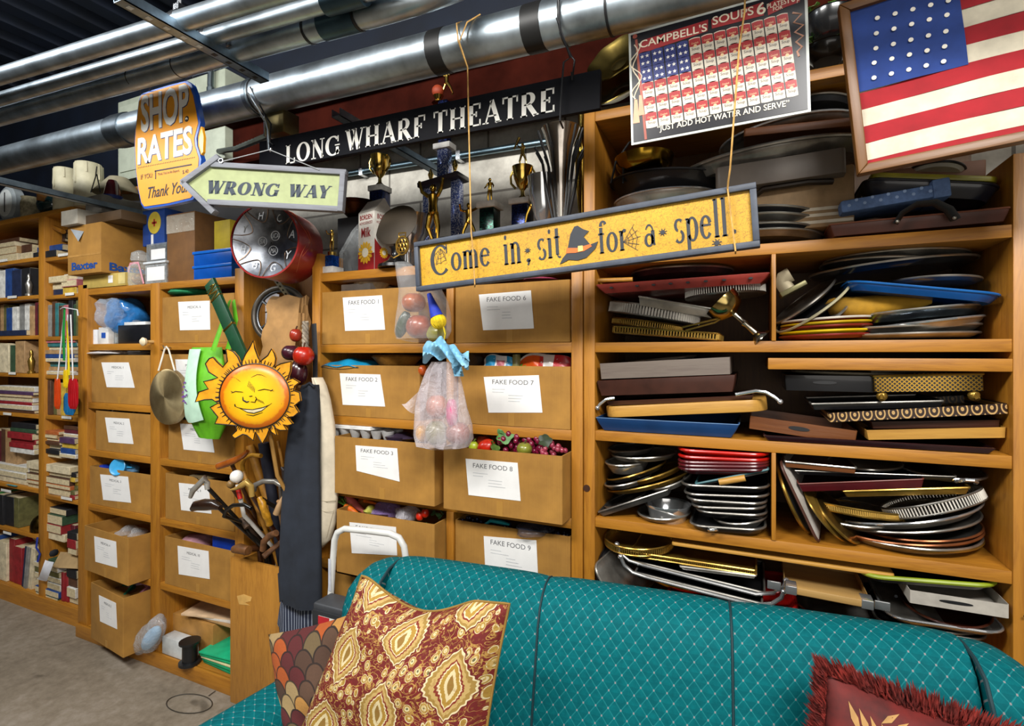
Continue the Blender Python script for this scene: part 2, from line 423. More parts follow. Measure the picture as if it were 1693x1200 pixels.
struct('ceiling', deck(), NAVY)
# steel carried by the wall and ceiling
RUST = P('#310f08', .9, 0, .25, 6); RUST.node_tree.nodes['Principled BSDF'].inputs['Specular IOR Level'].default_value = .05
a = W(470, 213, .40); c = W(1010, 108, .40)
struct('beam', MB().box((-3.0, .40, c.z - .10), (1.2, .43, c.z + .13)).box((-3.0, .33, c.z - .115), (1.2, .50, c.z - .10)).box((-3.0, .33, c.z + .13), (1.2, .50, c.z + .145)), RUST)
# ================================================================ overhead pipes
GALV = metal('#b4c0c8', .40, .25, 7); GALVD = metal('#7d868d', .38, .3, 9); STRUT = metal('#7f8f9c', .42, .25, 12)
BLACK = P('#101114', .45, 0, .1); TAPE = P('#141414', .5); ZINC = metal('#c9ccd0', .25)
def pipe(px, Y, r, label, x1=None, name='steel_pipe', ext=(0, 0)):
    a = W(*px[0], Y); b = W(*px[1], Y); d = (b - a).normalized()
    a = a - d * ext[0]; b = b + d * ext[1]
    t = thing(name, label, 'pipe', (a + b) / 2)
    part('run', MB().tube([a, b], r, 20), GALV, t, True)
    return t, a, b, d
def band(t, c, d, r, w, m, name='clamp'):
    part(name, MB().tube([c - d * w / 2, c + d * w / 2], r, 20), m, t, True)
def clampset(t, c, d, r):
    mb = MB().tube([c - d * .012, c + d * .012], r + .003, 20).tube([c + Vector((0, 0, r)), c + Vector((0, 0, r + .045))], .006, 6).box(c + Vector((-.012, -.012, r + .002)), c + Vector((.012, .012, r + .02)))
    part('clamp', mb, ZINC, t, True)
t, a, b, d = pipe([(0, 126), (320, 29)], -.70, .029, 'slim galvanized pipe nearest the viewer, uppermost of the overhead four', ext=(2, 3))
clampset(t, W(297, 36, -.70), d, .029)
t, a, b, d = pipe([(0, 164), (430, 37)], -.60, .025, 'thinnest galvanized pipe, second from the front of the overhead four', ext=(2, 2.2))
clampset(t, W(345, 62, -.60), d, .025)
band(t, W(570, -4, -.6), d, .034, .13, P('#3d5563', .35, .6), 'coupling')
a = W(0, 193, -.52); b = W(604, 25, -.52); d = (b - a).normalized()
t = thing('steel_pipe', 'galvanized pipe with an elbow bending away, third of the overhead four', 'pipe', (a + b) / 2)
pts = [a - d * 2] + [b + d * x for x in (0, .04)] + [b + d * (.04 + .2 * sin(radians(q))) + Vector((0, .12, .1)) * (1 - cos(radians(q))) * 1.4 for q in (15, 30, 45, 60, 75, 90)]
part('run', MB().tube([pts[0], pts[1]], .036, 20), GALV, t, True)
pts.append(pts[-1] + Vector((0, .3, .25)))
part('elbow', MB().tube(pts[1:], .037, 20), GALV, t, True)
for q in (0, .19): band(t, b - d * (.02 + q), d, .0385, .008, BLACK, 'seam_ring')
part('coupling', MB().tube([b - d * .155, b - d * .025], .039, 20), P('#3d5563', .35, .7), t, True)
clampset(t, W(395, 78, -.52), d, .036)
for x, y in ((224, 130), (298, 110)): band(t, W(x, y, -.52), d, .0372, .004, BLACK, 'seam_ring')
a = W(0, 267, -.25); b = W(930, 36, -.25); d = (b - a).normalized()
t = thing('steel_pipe', 'thickest galvanized pipe with black tape bands, the one the signs hang from', 'pipe', (a + b) / 2)
PR = .066; MAINP = (a, d)
part('run', MB().tube([a - d * 2.5, b + d * 2.2], PR, 28), GALV, t, True)
def onpipe(px):
    a, d = MAINP; best = None
    for i in range(4000):
        p = a - d * 1 + d * (i * .0015); q = p - Vector((0, -D, EH))
        x = (q.x * cos(TH) + q.y * sin(TH)) / (-q.x * sin(TH) + q.y * cos(TH)) * F + CX
        if best is None or abs(x - px) < best[0]: best = (abs(x - px), p)
    return best[1]
for x, w in ((731, .055), (888, .06)): band(t, onpipe(x), d, PR + .0015, w, TAPE, 'tape_band')
for x in (196, 425): band(t, onpipe(x), d, PR + .004, .02, GALVD, 'clamp')
for x in (432,): band(t, onpipe(x), d, PR + .003, .006, BLACK, 'cable_tie')
band(t, onpipe(208), d, PR + .006, .09, GALVD, 'coupling')
for x in (935, 1010): band(t, onpipe(x), d, PR + .003, .007, BLACK, 'cable_tie')
# strut channels running from the wall towards the viewer
def channel(pa, pb, z, label, holes=True, w=.041, h=.03):
    a = WZ(*pa, z) if len(pa) == 2 else Vector(pa); b = WZ(*pb, z) if len(pb) == 2 else Vector(pb)
    t = thing('strut_channel', label, 'strut', (a + b) / 2)
    x = (a.x + b.x) / 2; y0, y1 = min(a.y, b.y), max(a.y, b.y)
    mb = MB().box((x - w / 2, y0, z), (x + w / 2, y1, z + .003)).box((x - w / 2, y0, z), (x - w / 2 + .003, y1, z + h)).box((x + w / 2 - .003, y0, z), (x + w / 2, y1, z + h))
    part('channel', mb, STRUT, t, True)
    if holes:
        n = int((y1 - y0) / .05)
        for i in range(n):
            y = y0 + .03 + i * .05
            part('slot', MB().box((x - .008, y - .007, z - .0008), (x + .008, y + .007, z - .0001)), P('#cfd6da', .4) if y < -.62 else BLACK, t, True, label='punched slot')
    return t
channel((200, 0), (-1.566, -.40, 2.545), 2.545, 'long slotted steel strut crossing under the slim overhead pipes')
channel((-1.45, -.17, 2.5), (-1.44, .6, 2.5), 2.5, 'steel strut running behind the long black theatre sign to the wall', False)
channel((-3.2, -.9, 2.4), (-3.28, .5, 2.4), 2.4, 'steel strut above the dial scale at the far left', False)
# thin conduit along the block wall
a = W(520, 296, .58); b = W(985, 221, .58)
t = thing('conduit', 'thin blue-grey conduit running along the pale block wall', 'conduit', (a + b) / 2)
part('run', MB().tube([a, b + (b - a) * .3], .016, 12), metal('#7f97a3', .35), t, True)
for x, y in ((600, 284), (760, 258)): part('strap', MB().box(W(x, y, .58) + Vector((-.012, -.02, -.022)), W(x, y, .58) + Vector((.012, .04, .022))), ZINC, t, True)
# electrical cabinet behind the shop rates sign
p0 = W(195, 300, .35); p1 = W(372, 112, .35)
t = thing('electrical_cabinet', 'pale green-grey electrical cabinet on the wall behind the orange rates sign', 'cabinet', (p0.x, .45, p0.z))
CAB = P('#aeb5a2', .5, 0, .08)
part('body', MB().box((p0.x, .35, p0.z), (p1.x, .61, p1.z)), CAB, t, True, bevel=.004)
part('door', MB().box((p0.x + .03, .342, p0.z + .05), (p1.x - .25, .35, p1.z - .04)), P('#b9c0ad', .5, 0, .06), t, True, bevel=.002)
part('conduit', MB().tube([W(349, 105, .32), W(348, 140, .32), W(350, 160, .32)], .017, 10).tube([W(349, 146, .32), W(349, 152, .32)], .024, 10), metal('#6f7a80', .4), t, True)
jb = W(468, 208, -.2)
t = thing('junction_box', 'small brass-coloured electrical box hanging under the thick overhead pipe', 'box', jb)
part('body', MB().box(jb - Vector((.045, .04, .045)), jb + Vector((.045, .04, .045))), metal('#6f6240', .4), t, True, bevel=.004)
part('hanger', MB().tube([jb + Vector((0, -.02, .04)), jb + Vector((0, -.045, .11))], .007, 6), ZINC, t, True)
part('cover', MB().box(jb - Vector((.05, .05, .05)), jb + Vector((-.044, .042, .05))), ZINC, t, True, bevel=.002)
pz = W(390, 215, .3)
t = thing('flexible_conduit', 'ribbed flexible metal conduit hanging behind the overhead pipe', 'conduit', pz)
pts = [W(362, 250, .345), W(390, 246, .2), W(425, 232, .0), W(450, 222, -.16), jb + Vector((-.04, 0, 0))]
fine = []
for i in range(len(pts) - 1):
    for k in range(14): fine.append(pts[i].lerp(pts[i + 1], k / 14))
part('hose', MB().tube(fine, [.012 if i % 2 else .015 for i in range(len(fine))], 8), metal('#70767a', .4), t, True)
# ================================================================ shelving
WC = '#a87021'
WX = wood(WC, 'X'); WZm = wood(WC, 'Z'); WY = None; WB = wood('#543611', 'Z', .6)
def unit(name, label, x0, x1, ups, shelves, depth=.38, y0=0.0, back=(0, 2)):
    t = thing(name, label, 'shelving', ((x0 + x1) / 2, y0, 0))
    for a, b, z0, z1 in ups: part('upright', MB().box((a, y0, z0), (b, y0 + depth, z1)), WZm, t, True, bevel=.002)
    for a, b, z, th in shelves: part('shelf', MB().box((a, y0 + .004, z - th), (b, y0 + depth, z)), WX, t, True, bevel=.002)
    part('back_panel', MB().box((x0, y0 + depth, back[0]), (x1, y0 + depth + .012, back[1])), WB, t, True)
    return t
LX = (-3.5, -3.41, -2.845, -2.772, -2.215, -2.155)
LZ = (.075, .43, .76, 1.065, 1.33, 1.655, 1.965)
sh = []
for z in LZ: sh += [(LX[1], LX[2], z, .035), (LX[3], LX[4], z, .035)]
left_unit = unit('medical_box_shelving', 'yellow-brown pine shelving unit of two columns holding the medical cartons', LX[0], LX[5],
     [(LX[0], LX[1], 0, 1.99), (LX[2], LX[3], .04, 1.965), (LX[4], LX[5], 0, 2.0)], sh, .40, 0, (0, 1.98))
part('base_board', MB().box((LX[0], -.012, 0), (LX[5], 0, .0745)), WX, left_unit, True, bevel=.002)
MXs = (-1.735, -1.69, -1.062, -1.03, -.567, -.527)
MZ = (.08, .40, .725, 1.04, 1.34, 1.64, 1.945)
sh = []
for z in MZ: sh += [(MXs[1], MXs[4], z, .036)]
mid_unit = unit('fake_food_shelving', 'pine shelving unit of two columns holding the food cartons', MXs[0], MXs[5],
     [(MXs[0], MXs[1], 0, 2.03), (MXs[4], MXs[5], 0, 1.975)] +
     [(MXs[2], MXs[3], MZ[i], MZ[i + 1] - .036) for i in range(6)], sh, .42, 0, (0, 1.95))
RXs = (-.523, -.485, .588, .64)
sh = [(RXs[1], RXs[2], z, .033) for z in (.10, .42, .74, 1.055, 1.344, 1.638, 1.925, 2.41)]
tray_unit = unit('tray_shelving', 'wide pine shelving unit packed with serving trays behind the sofa', RXs[0], RXs[3],
     [(RXs[0], RXs[1], 0, 2.41), (RXs[2], RXs[3], 0, 2.10), (.045, .057, 1.638, 1.892), (.045, .057, 1.055, 1.311)], sh, .46, 0, (0, 2.41))
part('shelf', MB().box((.036, .0, 1.555), (.588, .40, 1.588)), WX, tray_unit, True, bevel=.002)
part('knot', MB().lathe([(.0, 0), (.012, 0), (.012, .001), (.0, .001)], 14, W(970, 807, -.0005), Euler((pi / 2, 0, 0)).to_matrix()), P('#3a1d0c', .5), mid_unit, True)
# far bookcases
BY = .06
BX = (-6.2, -5.15, -4.64, -4.05, -3.985, -3.5)
zs = [W(28, y, BY).z for y in (429, 490, 555, 617, 683, 803, 877)] + [.10]
zs2 = [W(95, y, BY).z for y in (423, 487, 556, 620, 688, 822)] + [.10]
TOPZ = W(60, 352, BY).z
BZ = (zs, zs2)
sh = [(-5.15, BX[3], z, .024) for z in zs] + [(BX[4], BX[5], z, .024) for z in zs2] + [(-5.15, BX[5] - .2, TOPZ, .03)]
book_unit = unit('bookcase', 'tall pine bookcase crammed with books at the far left', -5.2, BX[5],
     [(-5.2, -5.15, 0, TOPZ), (BX[3], BX[4], 0, TOPZ - .03), (BX[5] - .03, BX[5] - .002, 0, TOPZ - .35)], sh, .30, BY, (0, TOPZ))
part('base_board', MB().box((-5.2, BY - .01, 0), (BX[5], BY, .10)), WX, book_unit, True)
part('brace', MB().tube([W(62, 363, BY + .05), W(105, 383, BY + .05)], .014, 6), WX, book_unit, True)
TAGW = P('#d8d6cf', .7)
for x, y, w in ((3, 431, 22), (105, 421, 20), (20, 491, 18), (115, 486, 16), (12, 684, 16), (110, 690, 18), (10, 811, 20), (110, 824, 20), (8, 980, 12), (12, 881, 16), (20, 617, 14)):
    p = W(x, y, BY - .002); s = SC(x, BY) * .5
    part('shelf_label', MB().box(p - Vector((w * s * 1.6, .001, .008)), p + Vector((w * s * 1.6, 0, .008))), TAGW, book_unit, True, label='white shelf label')
# plywood backing between the two carton shelvings
t = thing('plywood_panel', 'upright plywood panel in the recess between the carton shelvings', 'panel', (-1.94, .3, 0))
part('sheet', MB().box((-2.15, .30, 0), (-1.74, .315, 2.0)), wood('#7d4f18', 'Z', .6), t, True)
# ================================================================ hanging signs
SIGNB = P('#0c0d13', .6, 0, .12, 8); SIGNB.node_tree.nodes['Principled BSDF'].inputs['Specular IOR Level'].default_value = .15
WHITE = P('#e6e4dc', .5, 0, .04); INK = P('#16181d', .55, 0, .05); TWINE = P('#c79a55', .8, 0, .2, 60); WIRE = P('#131316', .4, .3)
def sign(name, label, cat, tl, tr, br, bl, Y=None, ax=None, yaw=0.0):
    anc = W(ax[0], ax[1], ax[2]) if ax else None
    c, R, w, h = signpose(tl, tr, br, bl, Y, anc, yaw)
    t = thing(name, label, cat, c, R); Mi = BASE[t.name].inverted()
    if ax is None: anc = W(tl[0], tl[1], Y)
    def L(px, py):
        v = Mi @ WP(px, py, anc, yaw); return (v.x, v.z)
    return t, L, w, h
def word(L, font, txt, xl, xr, yt, yb, **k):
    """lettering between pixel columns, top and bottom given at the middle column"""
    xm = (xl + xr) / 2; ym = (yt + yb) / 2
    a = L(xl, ym); b = L(xr, ym); t = L(xm, yt); u = L(xm, yb)
    return font(txt, abs(b[0] - a[0]), abs(t[1] - u[1]), x=(a[0] + b[0]) / 2, z=(t[1] + u[1]) / 2, **k)
def wordz(L, font, txt, l, r, hpx, **k):
    """lettering whose middle line runs from pixel l to pixel r"""
    a = L(*l); b = L(*r); xm, ym = (l[0] + r[0]) / 2, (l[1] + r[1]) / 2
    t = L(xm, ym - hpx / 2); u = L(xm, ym + hpx / 2)
    return font(txt, b[0] - a[0], t[1] - u[1], x=(a[0] + b[0]) / 2, z=(a[1] + b[1]) / 2, **k)
# --- long black theatre sign
t, L, w, h = sign('theatre_sign', 'long black LONG WHARF THEATRE sign hung from the thick pipe', 'sign', (425, 238), (988, 112), (996, 181), (432, 278), Y=-.25)
part('board', MB().box((-w / 2, 0, -h / 2), (w / 2, .018, h / 2)), SIGNB, t, bevel=.0015)
letters(t, WHITE, *(wordz(L, serif, 'LONG', (473, 258), (562, 237), 33, T=.2, t=.07), wordz(L, serif, 'WHARF', (571, 235), (703, 206), 38, T=.2, t=.07),
     wordz(L, serif, 'THEATRE', (717, 203), (917, 166), 41, T=.2, t=.07)), label='white serif capitals')
def hook(name, label, pts, r=.003, m=WIRE):
    return solo(name, MB().tube(pts, r, 6), m, label, 'hook')
q = W(943, 110, -.252)
hook('wire_hook', 'bent black wire hook at the right end of the black theatre sign', [onpipe(938) + Vector((0, -.075, .02)), onpipe(938) + Vector((0, -.06, -.07)), W(944, 92, -.27), W(950, 100, -.272), W(946, 132, -.262), W(945, 120, -.24)])
hook('wire_hook', 'long black wire hooked over the sign and reaching down to the black iron vase', [onpipe(934) + Vector((0, -.07, -.03)), W(943, 95, -.272), W(932, 103, -.275), W(929, 140, -.275), W(926, 200, -.275), W(931, 212, -.25)], .003)
hook('wire_hook', 'wire hanger at the left end of the black theatre sign', [onpipe(440) + Vector((0, -.072, .0)), W(441, 195, -.27), W(448, 205, -.27), W(446, 235, -.26), W(452, 240, -.255)], .003)
hook('wire_hook', 'turnbuckle wire hanging from the pipe above the arrow sign', [onpipe(436) + Vector((0, -.072, -.02)), W(438, 200, -.28), W(442, 215, -.29), W(444, 248, -.30), W(447, 250, -.3), W(449, 245, -.3)], .004, ZINC)
# --- arrow sign
t, L, w, h = sign('arrow_sign', 'weathered pale green WRONG WAY arrow sign pointing left', 'sign', (345, 270), (572, 282), (568, 348), (341, 338), ax=(450, 305, -.34), yaw=TH)
FR = wood('#767980', 'X', .7, .3)
part('panel', MB().prism([L(*p) for p in ((306, 302), (350, 262), (350, 274), (566, 286), (562, 344), (344, 335), (350, 346))], .012, .02), P('#97a072', .65, 0, .06, 30), t)
def bar(a, b, wd, y0=0.0, y1=.03):
    a = Vector(L(*a)); b = Vector(L(*b)); d = (b - a).normalized(); n = Vector((-d.y, d.x)) * wd / 2
    return MB().prism([tuple(p) for p in (a - n, b - n, b + n, a + n)], y0, y1)
for a, b in (((348, 271), (572, 284)), ((342, 333), (565, 345)), ((567, 283), (562, 349)), ((361, 258), (300, 302)), ((300, 300), (353, 351))):
    part('frame_strip', bar(a, b, .019, -.004 if a[0] > 355 or a[0] == 300 else 0), FR, t, bevel=.0015)
letters(t, P('#1f2d3c', .6), *(wordz(L, serif, 'WRONG', (341, 308), (460, 313), 24, T=.27, t=.09, s=.3, shear=.2, y=.011), wordz(L, serif, 'WAY', (477, 313), (547, 316), 23, T=.27, t=.09, s=.3, shear=.2, y=.011)), label='dark blue slab capitals')
part('hanging_wire', MB().tube([Vector((L(366, 268)[0], -.003, L(366, 268)[1])), Vector((L(446, 248)[0], -.003, L(446, 248)[1])), Vector((L(528, 281)[0], -.003, L(528, 281)[1]))], .0018, 6), P('#d9dde0', .3, .6), t)
part('eye_screw', MB().tube([Vector((L(366, 266)[0] + .008 * cos(i * pi / 5), -.003, L(366, 266)[1] + .008 * sin(i * pi / 5))) for i in range(10)], .0018, 6, True), ZINC, t)
# --- shop rates sign
t, L, w, h = sign('rates_sign', 'orange enamel SHOP RATES sign with blue rim hanging from a slim pipe', 'sign', (230, 155), (312, 135), (328, 326), (236, 345), Y=-.42)
out = [(226, 190), (229, 165), (233, 155), (250, 149), (280, 140), (308, 133), (316, 139), (322, 155), (327, 180), (331, 202), (324, 228), (325, 240), (332, 262), (329, 300), (325, 322), (318, 330), (280, 339), (238, 345), (233, 338), (228, 315), (224, 285), (222, 240), (223, 215)]
part('rim', MB().prism([L(*p) for p in out], .0015, .02), P('#1d4aa0', .3, 0, .08), t)
cx, cy = 277, 240
part('face', MB().prism([L(cx + (x - cx) * .955 - 1.2, cy + (y - cy) * .965) for x, y in out], 0, .003), P('#d08a0e', .5, 0, .06, 6), t)
part('pointer', MB().prism([L(*p) for p in ((325, 210), (331, 208), (334, 225), (333, 250), (328, 258), (325, 246))], .006, .016), P('#e39a12', .3), t)
SH = .12
sh1 = wordz(L, sans, 'SHOP', (233, 187), (312, 171), 62, bold=.03, shear=-.05); ra = wordz(L, sans, 'RATES', (228, 248), (318, 233), 46, bold=.03, shear=.0)
letters(t, P('#d0cfc9', .5, 0, .03), sh1, ra, label='tall white capitals')
o = Vector((.0035, .0006, -.0035))
part('lettering_shadow', MB().add([v + o for v in merge(sh1, ra).v], merge(sh1, ra).f), P('#1b2a55', .4), t, smooth=None, label='navy letter outline')
dots = MB()
for i in range(34):
    x, z = L(229 + i * 2.8, 277.5 - i * .52); dots.box((x - .0014, -.001, z - .002), (x + .0014, 0, z + .002))
letters(t, P('#1a1a22', .5), *(wordz(L, sans, 'IF YOU:', (233, 293), (253, 289.5), 8), wordz(L, sans, "Think You're An Expert.", (261, 288), (297, 283), 6), wordz(L, sans, '$.40', (302, 285), (312, 283), 7), wordz(L, sans, 'Thank You.', (245, 319), (309, 308), 19, shear=.35, bold=.012)))
small = merge(dots, bar((256, 283), (317, 272), .005, -.001, 0), bar((257.5, 282), (257.5, 296), .005, -.001, 0))
part('ruled_lines', small, P('#1a1a22', .5), t, smooth=None)
ring = arc(0, 0, .011, .011, 0, 360, 18); c0 = L(309, 196.5)
part('emblem', MB().prism([(c0[0] + a, c0[1] + b) for a, b in ring[:-1]], -.0012, 0), INK, t, smooth=None)
part('emblem_hand', MB().prism([(c0[0] + a, c0[1] + b) for a, b in ((-.006, .003), (.0, .005), (.006, .0), (.005, -.004), (-.001, .0), (-.005, -.004))], -.002, -.0011), WHITE, t, smooth=None)
for a, b in (((246, 150), (250, 140)), ((305, 133), (318, 128)), ((232, 155), (231, 140))):
    solo('hanging_wire', MB().tube([W(*a, -.42), W(b[0], b[1], -.47), W(b[0] + 2, b[1] - 40, -.52)], .0016, 6), WIRE, 'thin wire holding the orange rates sign, its ' + {246: 'middle', 305: 'right', 232: 'left'}[a[0]] + ' strand', 'wire')
# --- come in sit for a spell
def crackle():
    m, nt, b = nodes_of('crackled_yellow_paint'); v = coords(nt)
    vo = nt.nodes.new('ShaderNodeTexVoronoi'); vo.feature = 'DISTANCE_TO_EDGE'; vo.inputs['Scale'].default_value = 75
    nv = nt.nodes.new('ShaderNodeTexNoise'); nv.inputs['Scale'].default_value = 40; nt.links.new(v, nv.inputs['Vector'])
    mv = nt.nodes.new('ShaderNodeMix'); mv.data_type = 'VECTOR'; mv.inputs[0].default_value = .06
    nt.links.new(v, mv.inputs[4]); nt.links.new(nv.outputs['Color'], mv.inputs[5]); nt.links.new(mv.outputs[1], vo.inputs['Vector'])
    e = ramp(nt, vo.outputs['Distance'], [(.02, (1, 1, 1)), (.06, (0, 0, 0))]); n = noise(nt, v, 6, 3)
    base = ramp(nt, n, [(.3, srgb('#b5830b')), (.7, srgb('#cc9e1c'))])
    nt.links.new(mixc(nt, mathn(nt, 'MULTIPLY', e, .6), base, srgb('#7d5a10')), b.inputs['Base Color']); b.inputs['Roughness'].default_value = .5; return m
t, L, w, h = sign('spell_sign', "long yellow crackle sign reading Come in, sit for a spell with a witch hat", 'sign', (681, 401), (1250, 300), (1257, 407), (690, 481), Y=-.30)
part('panel', MB().box((-w / 2 + .01, .012, -h / 2 + .01), (w / 2 - .01, .02, h / 2 - .01)), crackle(), t)
FRB = P('#3b424f', .55, 0, .2, 20); fw = .0155
for a, b in (((-w / 2, -h / 2), (w / 2, -h / 2 + fw)), ((-w / 2, h / 2 - fw), (w / 2, h / 2)), ((-w / 2, -h / 2 + fw), (-w / 2 + fw, h / 2 - fw)), ((w / 2 - fw, -h / 2 + fw), (w / 2, h / 2 - fw))):
    part('frame_strip', MB().box((a[0], 0, a[1]), (b[0], .03, b[1])), FRB, t, bevel=.002)
C5 = lambda x, y: (660 + x / 2.7306, 280 + y / 2.7306)
L5 = lambda x, y: L(*C5(x, y))
K = dict(T=.15, t=.055, s=.22, y=.011)
wd = lambda tx, xl, xr, yt, yb, **k: word(L5, serif, tx, xl, xr, yt, yb, **{**K, **k})
TXT = (wd('C', 132, 210, 338, 476, T=.17), wd('ome', 224, 403, 358, 445), wd('in', 463, 541, 288, 425), wd(',', 568, 588, 398, 430), wd('sit', 616, 722, 266, 404),
    wd('for', 893, 1022, 220, 370), wd('a', 1102, 1152, 242, 346), wd('spell', 1238, 1480, 138, 366), wd('.', 1503, 1522, 265, 287))
INKB = P('#262b33', .6, 0, .1)
letters(t, INKB, *TXT, label='charcoal serif letters')
part('hat', MB().prism([L5(*p) for p in ((720, 425), (733, 398), (752, 376), (768, 290), (785, 255), (800, 250), (825, 266), (852, 275), (828, 301), (858, 336), (893, 322), (880, 356), (840, 396), (800, 408), (760, 405), (735, 419))], .0095, .012), INKB, t, smooth=None)
part('hat_band', MB().prism([L5(*p) for p in ((752, 352), (800, 352), (858, 334), (866, 344), (830, 366), (790, 374), (749, 376))], .0085, .0096), P('#d2641a', .5), t, smooth=None)
part('hat_buckle', MB().prism([L5(*p) for p in ((803, 344), (824, 341), (826, 364), (804, 370))], .0075, .0086), P('#efd070', .5), t, smooth=None)
web = MB()
def line(a, b, wd, y=.0105):
    a = Vector(a); b = Vector(b); d = (b - a).normalized(); n = Vector((-d.y, d.x)) * wd / 2
    web.add([(p.x, y, p.y) for p in (a - n, b - n, b + n, a + n)], [(0, 1, 2, 3)])
def cobweb(c, tips, rings, wd=.0012):
    c = Vector(L5(*c)); T = [Vector(L5(*p)) for p in tips]
    for p in T: line(c, p, wd)
    for r in rings:
        for p, q in zip(T[:-1], T[1:]):
            a = c.lerp(p, r); b = c.lerp(q, r); m = (a + b) / 2 * .94 + c * .06; line(a, m, wd); line(m, b, wd)
cobweb((1008, 325), ((1056, 243), (1072, 270), (1086, 298), (1080, 335), (1074, 362)), (.35, .6, .85))
cobweb((178, 355), ((150, 385), (160, 430), (180, 425), (205, 410), (200, 375)), (.35, .65, .95))
def spider(x, y, r):
    c = L5(x, y); s = r / 2.73 * SC(1000, -.3)
    web.prism([(c[0] + a * s, c[1] + b * s) for a, b in arc(0, 0, .6, .6, 0, 345, 10)], .0095, .012)
    for k in range(8):
        a = k * pi / 4 + .2; line((c[0], c[1]), (c[0] + cos(a) * s * 1.15, c[1] + sin(a) * s * 1.05), s * .2)
spider(573, 363, 15); spider(1187, 280, 16); spider(1433, 328, 17)
part('spiders_and_webs', web, INKB, t, smooth=None)
def twine(label, pts):
    return solo('twine', MB().tube(pts, .0022, 6), TWINE, label, 'string')
p1 = onpipe(778); p2 = onpipe(1236)
Lw = lambda px, py, dy=-.004: W(px, py, -.30 + dy)
twine('thin jute twine tied round the pipe and the left of the yellow sign', [p1 + Vector((-.02, -.02, .066)), p1 + Vector((-.01, -.07, .03)), p1 + Vector((0, -.078, -.03)), Lw(773, 112), Lw(776, 250), Lw(779, 385), Lw(780, 392), Lw(783, 430), Lw(785, 470), Lw(785, 474, .02)])
twine('loop of jute twine above the left end of the yellow sign', [p1 + Vector((.05, -.03, .065)), p1 + Vector((.03, -.076, .02)), p1 + Vector((.005, -.08, -.035)), Lw(774, 114)])
twine('knotted jute twine at the right end of the yellow sign', [p2 + Vector((0, -.08, .06)), W(1231, 20, -.375), W(1222, 80, -.378), W(1213, 200, -.375), W(1207, 280, -.34), W(1204, 300, -.318), Lw(1203, 312), Lw(1209, 360), Lw(1216, 415), Lw(1216, 419, .02)])
# --- soup sign
t, L, w, h = sign('soup_sign', 'black tin soup advertisement with rows of red and white cans', 'sign', (1040, 53), (1334, -22), (1341, 181), (1043, 243), Y=-.345)
part('plate', MB().box((-w / 2, 0, -h / 2), (w / 2, .004, h / 2)), P('#bcc0ba', .35, 0, .04), t)
part('ground', MB().box((-w / 2 + .006, -.0012, -h / 2 + .006), (w / 2 - .006, 0, h / 2 - .006)), P('#14131a', .3, 0, .1), t, smooth=None)
def qd(q, u, v):
    (ax, ay), (bx, by), (cx_, cy_), (dx, dy) = q
    return (ax * (1 - u) * (1 - v) + bx * u * (1 - v) + cx_ * u * v + dx * (1 - u) * v, ay * (1 - u) * (1 - v) + by * u * (1 - v) + cy_ * u * v + dy * (1 - u) * v)
GQ = ((1055, 89), (1303, 21), (1321, 157), (1068, 213))
red, wht, blu, star, sou, gold = MB(), MB(), MB(), MB(), MB(), MB()
def patch(mb, u0, u1, v0, v1, y, bow=0.0):
    ps = []
    for k in range(5): ps.append(qd(GQ, u0 + (u1 - u0) * k / 4, v0 - bow * sin(pi * k / 4)))
    for k in range(4, -1, -1): ps.append(qd(GQ, u0 + (u1 - u0) * k / 4, v1 + bow * .6 * sin(pi * k / 4)))
    mb.prism([L(*p) for p in ps], y - .0004, y)
for j in range(5):
    for i in range(12):
        u0, u1, v0, v1 = i / 12 + .004, (i + 1) / 12 - .004, j / 5, (j + 1) / 5
        if i < 4 and j < 2:
            patch(blu, u0, u1, v0 + .01, v1, -.0016, .012)
            for a, b in ((.28, .3), (.72, .3), (.28, .75), (.72, .75)):
                c = L(*qd(GQ, u0 + (u1 - u0) * a, v0 + (v1 - v0) * b)); ps = []
                for k in range(10):
                    r = .0052 if k % 2 == 0 else .0022; q = pi / 2 + k * pi / 5; ps.append((c[0] + r * cos(q), c[1] + r * sin(q)))
                star.prism(ps, -.0024, -.002)
        else:
            patch(wht, u0, u1, v0 + .005, v1, -.0016, .012); patch(red, u0 + .001, u1 - .001, v0 + .015, v0 + (v1 - v0) * .5, -.002, .01)
            a = L(*qd(GQ, u0 + .012, (v0 + v1) / 2 + .045)); b = L(*qd(GQ, u1 - .012, (v0 + v1) / 2 + .038))
            sou.add(*(lambda q: (q.v, q.f))(sans('Soup', b[0] - a[0], .009, x=(a[0] + b[0]) / 2, z=(a[1] + b[1]) / 2, y=-.0022, bold=.01)))
            c = L(*qd(GQ, (u0 + u1) / 2, v0 + (v1 - v0) * .5)); gold.prism([(c[0] + x * .004, c[1] + z * .0035) for x, z in arc(0, 0, 1, 1, 0, 340, 9)], -.0025, -.0021)
            a = L(*qd(GQ, u0 + .014, v0 + .075)); b = L(*qd(GQ, u1 - .014, v0 + .062))
            gold.add(*(lambda q: (q.v, q.f))(sans('Campbells', b[0] - a[0], .006, x=(a[0] + b[0]) / 2, z=(a[1] + b[1]) / 2, y=-.0025, shear=.3)))
for nm, mb, c in (('can_label_white', wht, '#cdc4b2'), ('can_label_red', red, '#98181c'), ('can_label_blue', blu, '#26306f'), ('star_print', star, '#eeeae0'), ('can_lettering', sou, '#3a2c2a'), ('can_medallion', gold, '#d9b98a')):
    part(nm, mb, P(c, .4, 0, .05), t, smooth=None)
rib = MB()
for ps in (((1052, 86), (1066, 66), (1171, 33), (1170, 52), (1070, 86), (1056, 90)), ((1176, 33), (1262, 4), (1263, 26), (1177, 48)), ((1268, 8), (1296, -8), (1325, -14), (1322, 4), (1300, 12), (1270, 26))):
    rib.prism([L(*p) for p in ps], -.002, -.0012)
